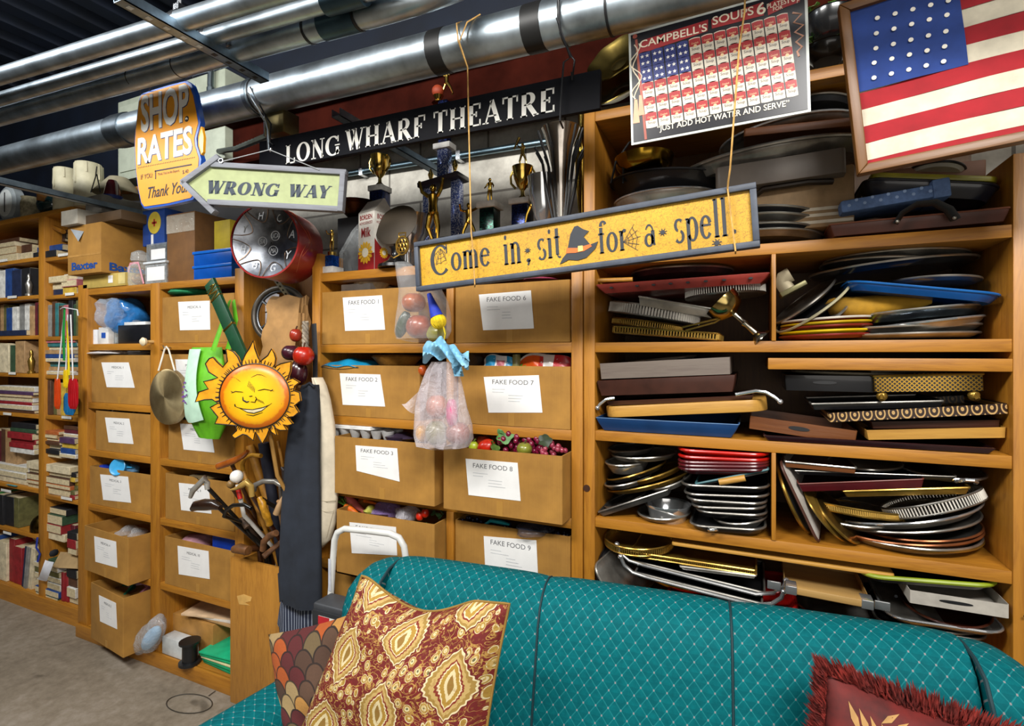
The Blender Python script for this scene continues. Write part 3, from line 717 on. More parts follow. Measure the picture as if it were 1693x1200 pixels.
part('ribbon', rib, P('#9c1c20', .4, 0, .08), t, smooth=None)
K2 = dict(y=-.0028, bold=.012)
letters(t, P('#e6dcc4', .4, 0, .03), *(wordz(L, sans, "CAMPBELL'S", (1058, 77), (1169, 43), 13, **K2), wordz(L, sans, 'SOUPS', (1178, 37), (1246, 17), 14, **K2), wordz(L, sans, '6', (1251, 16), (1266, 14), 20, **K2),
    wordz(L, sans, 'PLATES', (1268, 13), (1300, 2), 8, **K2), wordz(L, sans, 'FOR', (1278, 17), (1294, 12), 6, **K2), wordz(L, sans, '10\u00a2', (1302, 2), (1323, -4), 17, **K2),
    wordz(L, sans, '\u201cJUST ADD HOT WATER AND SERVE\u201d', (1087, 216), (1305, 171), 13, **K2)), label='cream sign lettering')
part('flag_pole', merge(bar((1052, 66), (1068, 231), .006, -.0022, -.0012), MB().prism([(L(1050, 61)[0] + a, L(1050, 61)[1] + b) for a, b in arc(0, 0, .006, .006, 0, 330, 10)], -.0022, -.0012)), P('#9a4a3a', .4), t, smooth=None)
rp = []
for i in range(16): rp.append(Vector((L(1049 + 5 * sin(i * .75) + i * .35, 75 + i * 6)[0], -.002, L(1049, 75 + i * 6)[1])))
rp2 = [Vector((p.x + .012 * cos(i * .75), p.y, p.z)) for i, p in enumerate(rp)]
part('tassel_cord', MB().tube(rp, .0016, 5).tube(rp2, .0016, 5), P('#dccfb8', .5), t, smooth=None)
part('tassel', MB().prism([L(*p) for p in ((1049, 165), (1054, 165), (1058, 203), (1047, 205))], -.002, -.0012).prism([L(*p) for p in ((1057, 158), (1061, 158), (1066, 190), (1056, 192))], -.0024, -.0012), P('#c99a7a', .5), t, smooth=None)
zz = [(1310, 22), (1325, 24), (1312, 38), (1328, 42), (1314, 54), (1328, 60), (1316, 70), (1326, 78), (1318, 86), (1321, 94)]
part('pennant', MB().tube([Vector((L(*p)[0], -.002, L(*p)[1])) for p in zz], .0024, 4), P('#d9a993', .5), t, smooth=None)
# --- framed flag
t, L, w, h = sign('framed_flag', 'old stars and stripes flag in a broad brown wooden frame', 'framed flag', (1405, 2), (1850, -140), (1850, 200), (1401, 290), Y=-.30)
FW = wood('#694212', 'X', .45, .35); FWV = wood('#694212', 'Z', .45, .35); f = L(1434, 256)[0] + w / 2
for a, b, m in (((-w / 2, -h / 2), (w / 2, -h / 2 + f), FW), ((-w / 2, h / 2 - f), (w / 2, h / 2), FW), ((-w / 2, -h / 2), (-w / 2 + f, h / 2), FWV), ((w / 2 - f, -h / 2), (w / 2, h / 2), FWV)):
    hz = m is FW; s = f if hz else 0; v = 0 if hz else f
    if hz and a[1] < 0: poly = [(a[0], a[1]), (b[0], a[1]), (b[0] - f, b[1]), (a[0] + f, b[1])]
    elif hz: poly = [(a[0] + f, a[1]), (b[0] - f, a[1]), (b[0], b[1]), (a[0], b[1])]
    elif a[0] < 0: poly = [(a[0], a[1]), (b[0], a[1] + f), (b[0], b[1] - f), (a[0], b[1])]
    else: poly = [(a[0], a[1] + f), (b[0], a[1]), (b[0], b[1]), (a[0], b[1] - f)]
    part('frame_side', MB().prism(poly, 0, .03), m, t, bevel=.003)
def cloth(col):
    return P(col, .85, 0, .1, 20)
part('backing', MB().box((-w / 2 + f, .018, -h / 2 + f), (w / 2 - f, .024, h / 2 - f)), P('#dcd2bb', .9), t)
z0 = L(1600, 103)[1]; st = (L(1600, 41)[1] - z0) / 2.02
xl, xr, zb, zt = -w / 2 + f - .003, w / 2 - f + .003, -h / 2 + f - .003, h / 2 - f + .003
redm, whm = MB(), MB()
k = -6
edges = [z0 + i * st for i in range(-7, 8)]
def wave(mb, x0, x1, za, zc, y):
    za = max(za, zb); zc = min(zc, zt)
    if zc - za < .002: return
    n = 14
    def fn(u, v):
        x = x0 + (x1 - x0) * u; dz = .004 * sin(x * 9 + 1.3)
        lo = za + (dz if za > zb + .001 else 0); hi = zc + (dz if zc < zt - .001 else 0)
        return (x, y + .0015 * sin(x * 21 + za * 30), lo + (hi - lo) * v)
    mb.sheet(fn, n, 2)
for i, e in enumerate(edges[:-1]):
    wave(redm if (i - 7) % 2 else whm, xl, xr, e, edges[i + 1], .014)
part('red_stripes', redm, cloth('#93101b'), t, smooth=80, label='red stripes'); part('white_stripes', whm, cloth('#c6bda8'), t, smooth=80, label='cream stripes')
cr = L(1599, 60)[0]; cb = z0
can = MB()
can.sheet(lambda u, v: (xl + (cr - xl) * u, .0105 + .0012 * sin(u * 9 + v * 7), cb + (zt - cb) * v), 16, 10)
part('canton', can, cloth('#1b3779'), t, smooth=80, label='blue canton')
dots = MB()
C4 = lambda x, y: L(1240 + x / 2.857, y / 2.857)
for a, b in (((605, 75), (943, -8)), ((600, 148), (936, 60)), ((598, 219), (931, 138)), ((590, 288), (925, 210)), ((589, 359), (920, 281))):
    for i in range(5):
        x, z = C4(a[0] + (b[0] - a[0]) * i / 4, a[1] + (b[1] - a[1]) * i / 4)
        if z < zt - .006: dots.prism([(x + p, z + q) for p, q in arc(0, 0, .0048, .0048, 0, 345, 12)], .0075, .0085)
part('star_dots', dots, P('#e9e4d6', .8), t, smooth=None, label='white round stars')
# ================================================================ cartons on the pine shelving
def card():
    m, nt, b = nodes_of('cardboard'); v = coords(nt, 'Object', (1, 1, 1)); a = noise(nt, v, 9, 4, .6); s = noise(nt, coords(nt, 'Object', (90, 1, 1)), 3, 2)
    f = mathn(nt, 'ADD', mathn(nt, 'MULTIPLY', a, .8), mathn(nt, 'MULTIPLY', s, .2))
    nt.links.new(ramp(nt, f, [(.3, srgb('#8a6124')), (.7, srgb('#a97a32'))]), b.inputs['Base Color']); b.inputs['Roughness'].default_value = .8
    bump(nt, b, s, .06, .002); return m
CARD = card(); SHEET = P('#e2e1df', .7, 0, .03); PENCIL = P('#55565a', .7); FAINT = P('#b9bbbd', .8); PKTAPE = P('#a67a38', .4, 0, .05)
def openbox(w, d, h, floor, r=.004, th=.005):
    rg = lambda a, b, z: [(x, y + d / 2, z) for x, y in rrect(a, b, r, 2)]
    return MB().loft([rg(w, d, 0), rg(w, d, h), rg(w - 2 * th, d - 2 * th, h), rg(w - 2 * th, d - 2 * th, max(floor, .01))])
CART = {}
def carton(key, label, tl, tr, z0, Yf, depth, sheet=None, title=None, yaw=0.0, fill=.07, group='labelled cartons on the pine shelving', name='cardboard_carton', tape=True, faint=True, tcol=None):
    a = W(tl[0], tl[1], Yf); b = WP(tr[0], tr[1], a, yaw)
    w = (b - a).xy.length; top = (a.z + b.z) / 2
    c = (a + b) / 2; z0 = z0 + .0015
    for lo, hi in ((LX[1], LX[2]), (LX[3], LX[4]), (MXs[1], MXs[2]), (MXs[3], MXs[4])):
        if lo - .03 < c.x < hi + .03:
            sk = depth * abs(sin(yaw))
            xa, xb = max(c.x - w / 2, lo + .004), min(c.x + w / 2, hi - .004 - sk)
            w = xb - xa; c.x = (xa + xb) / 2; c.y = a.y + (b.y - a.y) / 2
    t = thing(name, label, 'box', (c.x, c.y, z0), (0, 0, yaw), group)
    h = top - z0
    part('body', openbox(w, depth, h, h - fill), CARD, t, smooth=50)
    if tape:
        part('tape_strip', MB().box((-.012, -.0008, .0), (.012, 0, .035 + .02 * random.random())), PKTAPE, t, smooth=None)
    if sheet:
        Mi = BASE[t.name].inverted(); q = [Mi @ WP(p[0], p[1], a, yaw) for p in sheet]
        q = [(v.x, v.z) for v in q]
        sp = part('label_sheet', MB().prism(q, -.0016, -.0003), SHEET, t, smooth=None, label='white paper label')
        x0 = (q[0][0] + q[3][0]) / 2; x1 = (q[1][0] + q[2][0]) / 2; zt = (q[0][1] + q[1][1]) / 2; zb = (q[2][1] + q[3][1]) / 2; W_ = x1 - x0; H_ = zt - zb
        if title:
            wd_, hh, zz = (.76, .125, zt - H_ * .17) if title.startswith('FAKE') else (.42, .09, zt - H_ * .2)
            xx = (x0 + x1) / 2 + (W_ * .0)
            if title.startswith('FAKE'):
                F1 = sans('FAKE FOOD ' + title[-1], W_ * wd_, H_ * hh, x=xx, z=zz, y=-.002)
            else: F1 = sans(title, W_ * wd_, H_ * hh, x=xx, z=zz, y=-.002)
            part('lettering', F1, PENCIL, sp, smooth=None)
        if faint:
            fm = MB()
            for i in range(5):
                l = W_ * (.15 + .2 * random.random()); x = x0 + W_ * (.12 if i < 2 else .42); z = zt - H_ * (.38 + .08 * i)
                fm.prism([(x, z), (x + l, z), (x + l, z + H_ * .015), (x, z + H_ * .015)], -.0021, -.0016)
            part('small_print', fm, FAINT, sp, smooth=None)
    CART[key] = dict(t=t, top=top, fl=top - fill, c=c, w=w, d=depth, y=Yf, yaw=yaw)
    return t
def S4(a, b, c, d): return (a, b, c, d)
Z6, Z5, Z4, Z3, Z2, Z1, Z0 = MZ[5], MZ[4], MZ[3], MZ[2], MZ[1], MZ[0], 0
carton('F1', 'cardboard carton with paper label FAKE FOOD 1', (532, 481), (692, 476), MZ[5], .005, .36, ((567, 492), (632, 488), (637, 545), (571, 547)), 'FAKE FOOD 1')
carton('F2', 'cardboard carton with paper label FAKE FOOD 2', (532, 603), (694, 605), MZ[4], .005, .36, ((562, 617), (629, 619), (637, 672), (567, 669)), 'FAKE FOOD 2')
carton('F3', 'cardboard carton with paper label FAKE FOOD 3', (553, 724), (719, 731), MZ[3], -.075, .36, ((588, 736), (657, 741), (661, 796), (590, 778)), 'FAKE FOOD 3')
carton('F4', 'cardboard carton with paper label FAKE FOOD 4 behind the step ladder', (556, 850), (721, 859), MZ[2], -.075, .36, ((578, 863), (655, 871), (657, 918), (582, 914)), 'FAKE FOOD 4')
carton('F5', 'lowest food carton behind the step ladder, mostly hidden', (553, 958), (735, 975), MZ[1], 0, .36, ((580, 971), (650, 980), (650, 1040), (582, 1030)), None)
carton('F6', 'cardboard carton with paper label FAKE FOOD 6', (750, 474), (942, 461), MZ[5], .005, .36, ((792, 487), (878, 480), (883, 543), (799, 546)), 'FAKE FOOD 6')
carton('F7', 'cardboard carton with paper label FAKE FOOD 7', (757, 604), (943, 606), MZ[4], .005, .36, ((800, 623), (891, 620), (897, 682), (808, 682)), 'FAKE FOOD 7')
carton('F8', 'cardboard carton with paper label FAKE FOOD 8, heaped with grapes', (732, 741), (934, 751), MZ[3], -.08, .38, ((770, 758), (856, 765), (861, 828), (775, 818)), 'FAKE FOOD 8')
carton('F9', 'cardboard carton with paper label FAKE FOOD 9 filled with dark berries', (750, 862), (943, 884), MZ[2], .004, .38, ((800, 886), (887, 893), (890, 958), (803, 950)), 'FAKE FOOD 9')
carton('M1', 'carton marked MEDICAL 1 in the second row of the left shelving', (151, 586), (247, 588), LZ[4], .01, .34, ((168, 599), (213, 599), (223, 641), (177, 640)), 'MEDICAL 1')
carton('M2', 'carton marked MEDICAL 2 with cords showing at its open top', (158, 679), (248, 685), LZ[3], .01, .34, ((174, 690), (214, 692), (221, 734), (180, 731)), 'MEDICAL 2')
carton('M3', 'carton marked MEDICAL 3 with a light blue cup on top', (147, 772), (248, 783), LZ[2], .01, .34, ((166, 784), (212, 788), (217, 831), (171, 826)), 'MEDICAL 3')
carton('M4', 'carton marked MEDICAL 4 heaped with clear plastic bags', (140, 870), (224, 892), LZ[1], -.06, .30, ((157, 886), (193, 895), (195, 938), (159, 928)), 'MEDICAL 4', radians(-4))
carton('M5', 'carton marked MEDICAL 5 with green and pink basins, jutting from the lowest shelf', (152, 963), (220, 995), LZ[0], -.06, .24, ((166, 983), (194, 996), (196, 1039), (168, 1026)), 'MEDICAL 5', radians(-7))
carton('M6', 'carton marked MEDICAL 6 in the top row beside the green slat', (268, 490), (387, 486), LZ[4] + .325, .01, .34, ((295, 499), (347, 497), (348, 545), (298, 546)), 'MEDICAL 6')
carton('M7', 'carton marked MEDICAL 7 behind the hanging bronze gong', (266, 585), (387, 586), LZ[4], .01, .34, ((290, 594), (340, 594), (345, 645), (296, 644)), 'MEDICAL 7')
carton('M8', 'carton marked MEDICAL 8 below the green tote bag', (278, 692), (387, 700), LZ[3], .005, .34, ((298, 700), (348, 703), (355, 748), (304, 743)), 'MEDICAL 8')
carton('M9', 'carton marked MEDICAL 9 behind the silver cane handle', (273, 785), (387, 795), LZ[2], .01, .34, ((296, 798), (345, 803), (350, 849), (300, 843)), 'MEDICAL 9')
carton('M10', 'carton marked MEDICAL 10 holding pink cloth and a blue box', (272, 890), (387, 908), LZ[1], .005, .34, ((294, 902), (345, 911), (347, 957), (296, 949)), 'MEDICAL 10')
# ---------------------------------------------------------------- what shows at the cartons' open tops
def blob(name, label, cat, px, py, rx, rz, Y, col, rough=.4, metal=0.0, ry=None, lump=0.0, group=None, m=None, seg=16, zmin=None):
    c = W(px, py, Y); s = SC(px, Y); ry = (ry or rx); a, b, d = rx * s, ry * s, rz * s
    mb = MB().ball((0, 0, 0), 1, seg, (a, b, d))
    for v in mb.v:
        k = 1 + lump * (sin(v.x / a * 4 + px) * .5 + sin(v.z / d * 5 + v.y / b * 3 + py) * .5); v *= k
        v += c
        if zmin is not None and v.z < zmin: v.z = zmin
    return solo(name, mb, m or P(col, rough, metal, .15, 20), label, cat, group)
def fruit(name, label, px, py, rx, rz, Y, col, stem=None, leaf=None, rough=.3, lobes=0, group=None, tilt=0.0, cat='fruit'):
    c = W(px, py, Y); s = SC(px, Y); a, d = rx * s, rz * s
    t = thing(name, label, cat, c, (0, tilt, 0), group)
    mb = MB(); pr = []
    for i in range(15):
        q = -pi / 2 + pi * i / 14; r = max(.02, cos(q)) ** .85 * a; z = sin(q) * d
        if i > 12: z -= (i - 12) * d * .12
        pr.append((r, z))
    mb.lathe(pr, 20)
    if lobes:
        for v in mb.v:
            k = 1 + .09 * cos(atan2(v.y, v.x) * lobes); v.x *= k; v.y *= k
    part('flesh', mb, P(col, rough, 0, .2, 30, coat=.2), t)
    if stem: part('stem', MB().tube([(0, 0, d * .75), (.003, 0, d * 1.1), (.008, 0, d * 1.35)], [.004, .003, .0035], 6), P(stem, .8), t)
    if leaf:
        lm = MB()
        for k in range(5):
            q = k * 2 * pi / 5; e = a * .7
            lm.add([(0, 0, d * .82), (cos(q + .3) * e * .5, sin(q + .3) * e * .5, d * .98), (cos(q) * e, sin(q) * e, d * .8), (cos(q - .3) * e * .5, sin(q - .3) * e * .5, d * .98)], [(0, 1, 2, 3)])
        part('calyx', lm, P(leaf, .6), t, thick=.0008)
    return t
def leafmesh(c, size, yaw=0.0, pitch=.6, lobes=5):
    pts = []
    for i in range(24):
        q = 2 * pi * i / 24; r = size * (.75 + .25 * abs(cos(q * lobes / 2))) * (.65 + .35 * abs(cos(q / 2)))
        pts.append((r * cos(q), r * sin(q), .12 * size * cos(3 * q)))
    M = Mx(c, (pitch, 0, yaw)); mb = MB()
    mb.add([M @ Vector(p) for p in pts] + [M @ Vector((0, 0, 0))], [(i, (i + 1) % 24, 24) for i in range(24)]); return mb
def grapes(label, px, py, wpx, hpx, Y, col, n, seed, rpx=4.5, group=None, leafc=None):
    rnd = random.Random(seed); c = W(px, py, Y); s = SC(px, Y)
    t = thing('grape_bunch', label, 'grapes', c, (0, 0, 0), group)
    m = P(col, .22, 0, .3, 25, coat=.3)
    r0 = rpx * s; proto = MB().ball((0, 0, 0), r0, 10).mesh('grape', m, 60)
    for i in range(n):
        u = (i + .5) / n * 2 - 1; hh = hpx * s * .5 * max(.25, (1 - u * u) ** .5)
        o = bpy.data.objects.new('grape', proto); COL.objects.link(o); o.parent = t; BASE[o.name] = BASE[t.name]
        o.location = (u * wpx * s / 2, rnd.uniform(-.03, .03) - .01, rnd.uniform(-.85, 1) * hh); k = rnd.uniform(.85, 1.1); o.scale = (k, k, k * 1.08)
    part('stem', MB().tube([(-wpx * s * .4, 0, 0), (0, 0, hpx * s * .1), (wpx * s * .4, 0, 0)], .0025, 5), P('#5d3a1e', .8), t)
    if leafc: part('leaf', leafmesh(Vector((-wpx * s * .42, -.02, hpx * s * .55)), .03, .4, .9), P(leafc, .5, 0, .3, 40), t, thick=.001)
    return t
# FAKE FOOD 8
fruit('pepper', 'yellow-green pepper at the left edge of the grape carton', 783, 739, 8, 10, 0, '#a6b52a', '#5b6a1e', lobes=3)
fruit('tomato', 'dull red tomato behind the shiny one in the grape carton', 799, 728, 11, 9, .07, '#a5391f', leaf='#3c5a22')
fruit('tomato', 'shiny bright red plum tomato in the grape carton', 804, 739, 13, 16, .0, '#c8260f', leaf='#3c6a22', tilt=1.1)
grapes('large bunch of wine-red grapes spilling over the grape carton', 866, 733, 78, 42, .03, '#6d1230', 62, 3, 4.9, leafc='#3f6a32')
grapes('small bunch of dusky pink grapes at the right of the grape carton', 917, 742, 36, 26, .0, '#8e3347', 20, 4, 4.8, leafc='#24331c')
fruit('green_apple', 'small green apple lying among the wine-red grapes', 867, 742, 13, 11, -.025, '#76782a', '#4b3b1a')
solo('grape_leaf', leafmesh(W(833, 718, .0), .042, .2, 1.0), P('#4b7a3c', .5, 0, .3, 40), 'broad green grape leaf at the left of the large grape bunch', 'leaf', thick=.001)
solo('grape_leaf', leafmesh(W(818, 741, -.02), .024, 1.2, .9), P('#57722f', .5, 0, .3, 40), 'smaller curled leaf between the red tomato and the grapes', 'leaf', thick=.001)
# FAKE FOOD 9
grapes('bunch of blue-black berries at the left of the lowest food carton', 778, 864, 48, 12, .06, '#1c2138', 36, 5, 3.8)
grapes('bunch of blue-black berries in the middle of the lowest food carton', 830, 873, 60, 13, .06, '#1a1d33', 40, 6, 3.8)
grapes('bunch of blue-black berries at the right of the lowest food carton', 905, 881, 70, 14, .06, '#171a2c', 44, 8, 3.8)
solo('plastic_bag', MB().tube([W(800, 868, .02), W(812, 860, .02), W(828, 863, .02), W(842, 867, .02)], [.008, .012, .012, .006], 8, flat=.6), P('#1f8a94', .3), 'teal plastic bag neck among the dark berries', 'bag')
blob('plastic_bag', 'dark clear bag of berries in the lowest food carton', 'bag', 883, 874, 30, 10, .03, '#2b2f3f', m=clear('#4b4f60', .15, .45), lump=.25)
# FAKE FOOD 7
def foodbag(name, label, x0, x1, yt, yb, Y, col, stripes, dep=.03):
    a = W(x0, yb, Y); b = W(x1, yt, Y); c = (a + b) / 2; w = abs(b.x - a.x); h = abs(b.z - a.z)
    t = thing(name, label, 'bag', (c.x, Y, a.z - .03))
    H = h + .03
    def fn(sgn):
        return lambda u, v: (w * (u - .5), sgn * dep * (sin(pi * min(1, max(0, u))) ** .6) * (1 - .75 * v ** 2) + .004 * sin(u * 17 + v * 9), H * v - .012 * (u - .5) ** 2 * v * 8 + .006 * sin(u * 8))
    part('pouch', MB().sheet(fn(-1), 14, 8).sheet(fn(1), 14, 8), P(col, .25, 0, .08, coat=.3), t, smooth=70)
    for i, (u0, u1, v0, v1, cc) in enumerate(stripes):
        f = fn(-1)
        part('print', MB().sheet(lambda u, v: Vector(f(u0 + (u1 - u0) * u, v0 + (v1 - v0) * v)) + Vector((0, -.0015, 0)), 6, 5), P(cc, .3, 0, .1), t, smooth=70)
    return t
foodbag('food_bag', 'white and blue printed food bag in the second right food carton', 800, 850, 585, 610, .08, '#dfe3e6', [(.1, .45, .3, .95, '#2b9bd0'), (.5, .75, .35, .8, '#d07a86'), (.8, 1, .2, 1, '#1e8fc4')])
foodbag('food_bag', 'red and orange printed carrot bag at the right of the second food carton', 860, 944, 583, 612, .08, '#d8d4cf', [(0, .42, .3, .9, '#d9571a'), (.0, .15, .35, .7, '#5d8a2e'), (.7, 1, .2, 1, '#b3242a'), (.42, .5, .3, .9, '#b9302a')])
solo('jar', MB().lathe([(.018, 0), (.02, .004), (.02, .05), (.015, .06), (.015, .068)], 16, W(854, 607, .09) - Vector((0, 0, .02))), P('#8b8752', .3), 'small olive jar between the two printed food bags', 'jar')
blob('plastic_bag', 'dark sheer plastic bag behind the blue printed food bag', 'bag', 775, 596, 26, 14, .12, '#444', m=clear('#6a6660', .2, .4), lump=.2)
# FAKE FOOD 1, 2
def pie(label, px, py, rpx, Y, crust, fill, lattice):
    c = W(px, py, Y); r = rpx * SC(px, Y)
    t = thing('pie', label, 'pie', c)
    pr = [(r * .72, 0), (r * .95, .025), (r * 1.02, .034), (r * .96, .040), (r * .5, .046), (.002, .048)]
    mb = MB().lathe(pr, 40)
    for v in mb.v:
        if v.z > .03 and v.xy.length > r * .9: k = 1 + .03 * cos(atan2(v.y, v.x) * 20); v.x *= k; v.y *= k
    part('crust', mb, P(crust, .7, 0, .25, 30), t)
    if lattice:
        lm = MB()
        for i in range(-3, 4):
            for sw in (0, 1):
                o = i * r * .27; l = sqrt(max(0, (r * .92) ** 2 - o * o))
                P0 = [(-l, o, .044), (0, o, .054), (l, o, .044)] if not sw else [(o, -l, .045), (o, 0, .056), (o, l, .045)]
                lm.tube(P0, r * .075, 6, flat=.4)
        part('lattice', lm, P(lattice, .6, 0, .1), t); part('filling', MB().lathe([(r * .9, .040), (r * .5, .05), (.002, .052)], 30), P(fill, .3), t)
    return t
pie('lattice-topped cherry pie sticking out of the first food carton', 615, 482, 28, .15, '#c9b08a', '#7d1420', '#d8c9b4')
pie('golden crimped pie lying on the second food carton', 657, 603, 40, .14, '#9a6a22', '#9a6a22', None)
b = W(564, 482, .08); solo('pie_box', MB().box((b.x, .08, b.z - .03), (b.x + .16, .3, b.z + .03)), P('#cfcdca', .7), 'white card box beside the cherry pie in the top food carton', 'box', bevel=.002)
t = thing('turquoise_package', 'shiny turquoise wrapped package on the second food carton', 'package', W(587, 605, .1))
s = SC(587, .1)
part('wrapper', MB().sheet(lambda u, v: ((u - .5) * 76 * s, (v - .5) * .2, .035 * (sin(pi * u) ** .5) * (sin(pi * v) ** .5) + .004 * sin(u * 11 + v * 7)), 16, 10).sheet(lambda u, v: ((u - .5) * 76 * s, (v - .5) * .2, -.01 * sin(pi * u)), 16, 10), P('#1688b4', .22, 0, .15, coat=.3), t, smooth=35)
blob('flower_cloth', 'bit of pink flowered cloth showing above the sixth food carton', 'cloth', 895, 463, 30, 5, .1, '#8a2e4a', .7, lump=.2)
fruit('plum', 'round orange toy fruit wedged beside the second food carton', 699, 612, 8, 9, .02, '#b8501a')
# FAKE FOOD 3
EC = P('#a9a8a6', .9, 0, .1, 40); b = W(543, 724, -.005); e = W(640, 727, -.005)
t = thing('egg_carton', 'grey pulp egg carton on the third food carton', 'egg carton', ((b.x + e.x) / 2, .05, (b.z + e.z) / 2 + .002))
wc = (e.x - b.x) / 5
for i in range(6):
    for j in range(2):
        x = (i - 2.5) * wc * .9; part('cup', MB().lathe([(wc * .26, 0), (wc * .46, .035), (wc * .42, .035), (wc * .2, .006)], 10, (x, -.03 + j * .06, 0), Euler((0, 0, pi / 8)).to_matrix()), EC, t)
part('lid', MB().box((-wc * 2.8, -.06, .036), (wc * 1.2, .06, .042)).box((-wc * 2.7, -.055, .042), (wc * 1.1, .055, .05)), P('#d2d2d0', .8), t, bevel=.003)
blob('plastic_bag', 'crumpled dark violet plastic bag on the third food carton', 'bag', 662, 724, 26, 8, .05, '#3a2f40', .2, lump=.3)
# FAKE FOOD 4
ORG = P('#d4640f', .5, 0, .2, 40); GRN = P('#4f7a1e', .6, 0, .3, 30)
def carrot(label, a, b, r, Y, col=None, top=True):
    p = W(*a, Y); q = W(*b, Y - .01); t = thing('carrot', label, 'carrot', p)
    part('root', MB().tube([p.lerp(q, i / 6) for i in range(7)], [r * .8, r, r * .95, r * .8, r * .6, r * .4, r * .12], 10), col or ORG, t, True)
    if top:
        g = MB(); d = (p - q).normalized()
        for i in range(9):
            e = p + d * .05 + Vector((.03 * sin(i * 2.1), .03 * cos(i * 1.7), .012 * sin(i * 3.0) + .008)); g.tube([p, p.lerp(e, .5) + Vector((0, 0, .008)), e], [.002, .002, .005], 5)
        part('leaf_top', g, GRN, t, True)
    return t
carrot('orange carrot with green top at the left of the fourth food carton', (571, 836), (600, 855), .013, .0)
carrot('thin orange carrot lying behind the sweet potato', (594, 826), (630, 834), .008, .09, top=False)
t = carrot('long pink sweet potato leaning in the fourth food carton', (573, 822), (612, 854), .017, .03, P('#b0544c', .6, 0, .15, 30), False); t['category'] = 'sweet potato'; t.name = 'sweet_potato'
blob('lettuce', 'yellow-green lettuce scrap beside the sweet potato', 'lettuce', 610, 845, 9, 8, .0, '#b2b04a', .6, lump=.35)
blob('plastic_bag', 'violet plastic bag of vegetables in the fourth food carton', 'bag', 638, 845, 26, 13, .06, '#a58ac0', m=clear('#a88ccc', .12, .55), lump=.25)
blob('plastic_bag', 'clear plastic bag beside the cherry tomatoes', 'bag', 673, 848, 22, 12, .03, '#ccc', m=clear('#d8d4dc', .1, .45), lump=.25)
for lb, x, y in (('lower cherry tomato at the right of the clear bag', 694, 853), ('upper cherry tomato at the right of the clear bag', 703, 848)): fruit('cherry_tomato', lb, x, y, 6.5, 7.5, .0, '#c42812', leaf='#3c6a22', cat='tomato')
fruit('cherry_tomato', 'upper of two cherry tomatoes hanging down the carton front', 700, 871, 5.5, 6.5, -.035, '#c42812', stem='#3c6a22', leaf='#3c6a22', tilt=.4, cat='tomato')
fruit('cherry_tomato', 'lowest cherry tomato hanging down the carton front', 692, 885, 5, 7, -.035, '#c93413', stem='#3c6a22', tilt=.4, cat='tomato')
solo('leaf_sprig', merge(*[leafmesh(W(x, y, .02), .014, x, .8, 3) for x, y in ((716, 848), (724, 851), (731, 847), (728, 854))]), P('#27401c', .6), 'dark green leaf sprig at the right of the fourth food carton', 'leaves', thick=.001)
# medical cartons
blob('plastic_sheet', 'white crumpled plastic on the first medical carton', 'plastic', 205, 583, 40, 5, .12, '#d9dadd', .3, lump=.3)
t = thing('cable', 'loop of pale cable over the second medical carton', 'cable', W(200, 683, .06))
part('loop', MB().tube([W(185 + 18 * cos(q) + 18, 681 + 8 * sin(q), .06 + .02 * cos(q)) for q in [i * pi / 7 for i in range(14)]], .004, 6, True), P('#b3aea4', .5), t, True)
blob('brown_cloth', 'brown folded cloth at the right of the second medical carton', 'cloth', 236, 684, 12, 5, .08, '#6a4a2a', .8, lump=.2)
blob('wadded_plastic', 'grey wadded plastic at the left of the second medical carton', 'plastic', 176, 681, 14, 5, .08, '#5c5a58', .3, lump=.3)
t = thing('blue_cup', 'light blue cup lying on the third medical carton', 'cup', W(196, 772, .02), (radians(75), 0, radians(20)))
part('cup', MB().lathe([(.032, -.05), (.042, .0), (.046, .01), (.042, .012), (.03, .006)], 22), P('#3d9fd6', .3), t)
part('handle', MB().tube([(.04, 0, -.01), (.062, 0, -.015), (.062, 0, -.035), (.037, 0, -.04)], .005, 6), P('#3d9fd6', .3), t)
blob('blue_plastic', 'deep blue plastic bundle left of the light blue cup', 'plastic', 175, 773, 10, 7, .08, '#1636a8', .3, lump=.25)
blob('blue_cloth', 'pale blue cloth right of the light blue cup', 'cloth', 217, 776, 13, 8, .08, '#5d86a8', .7, lump=.2)
for i, (x, y, r) in enumerate(((163, 871, 14), (184, 876, 15), (208, 882, 16), (228, 884, 13))):
    blob('plastic_bag', ('leftmost', 'second from left', 'third from left', 'rightmost')[i] + ' of four clear plastic bags heaped on the fourth medical carton', 'bag', x, y, r, 11, .08 + .02 * (i % 2), '#bbb', m=clear('#c9ccd0', .1, .42), lump=.3, group='clear bags on the fourth medical carton')
def basin(label, px, py, w, d, h, Y, col, tilt, yaw=0.0, name='basin'):
    t = thing(name, label, 'basin', W(px, py, Y), (tilt, 0, yaw))
    rg = lambda a, b, z, r: [(x, y, z) for x, y in rrect(a, b, r, 5)]
    part('bowl', MB().loft([rg(w * .8, d * .8, 0, .03), rg(w * .97, d * .97, h, .04), rg(w * 1.08, d * 1.08, h, .045), rg(w * 1.08, d * 1.08, h + .004, .045), rg(w * .95, d * .95, h + .004, .04), rg(w * .78, d * .78, .006, .03)]), P(col, .3, 0, .08), t)
    return t
basin('green kidney basin standing up in the fifth medical carton', 201, 978, .2, .12, .05, .06, '#12725a', .7, .1)
basin('pink plastic tray in the fifth medical carton', 228, 985, .16, .18, .04, .08, '#c987a2', .6, -.3)
blob('green_cloth', 'bright green folded cloth above the sixth medical carton', 'cloth', 318, 484, 33, 7, .1, '#147a4c', .7, lump=.15)
b = W(356, 486, .12); solo('maroon_book', MB().box((b.x, .12, b.z - .02), (b.x + .2, .3, b.z + .035)), P('#4a1a26', .6), 'maroon flat book right of the green cloth', 'book', bevel=.003)
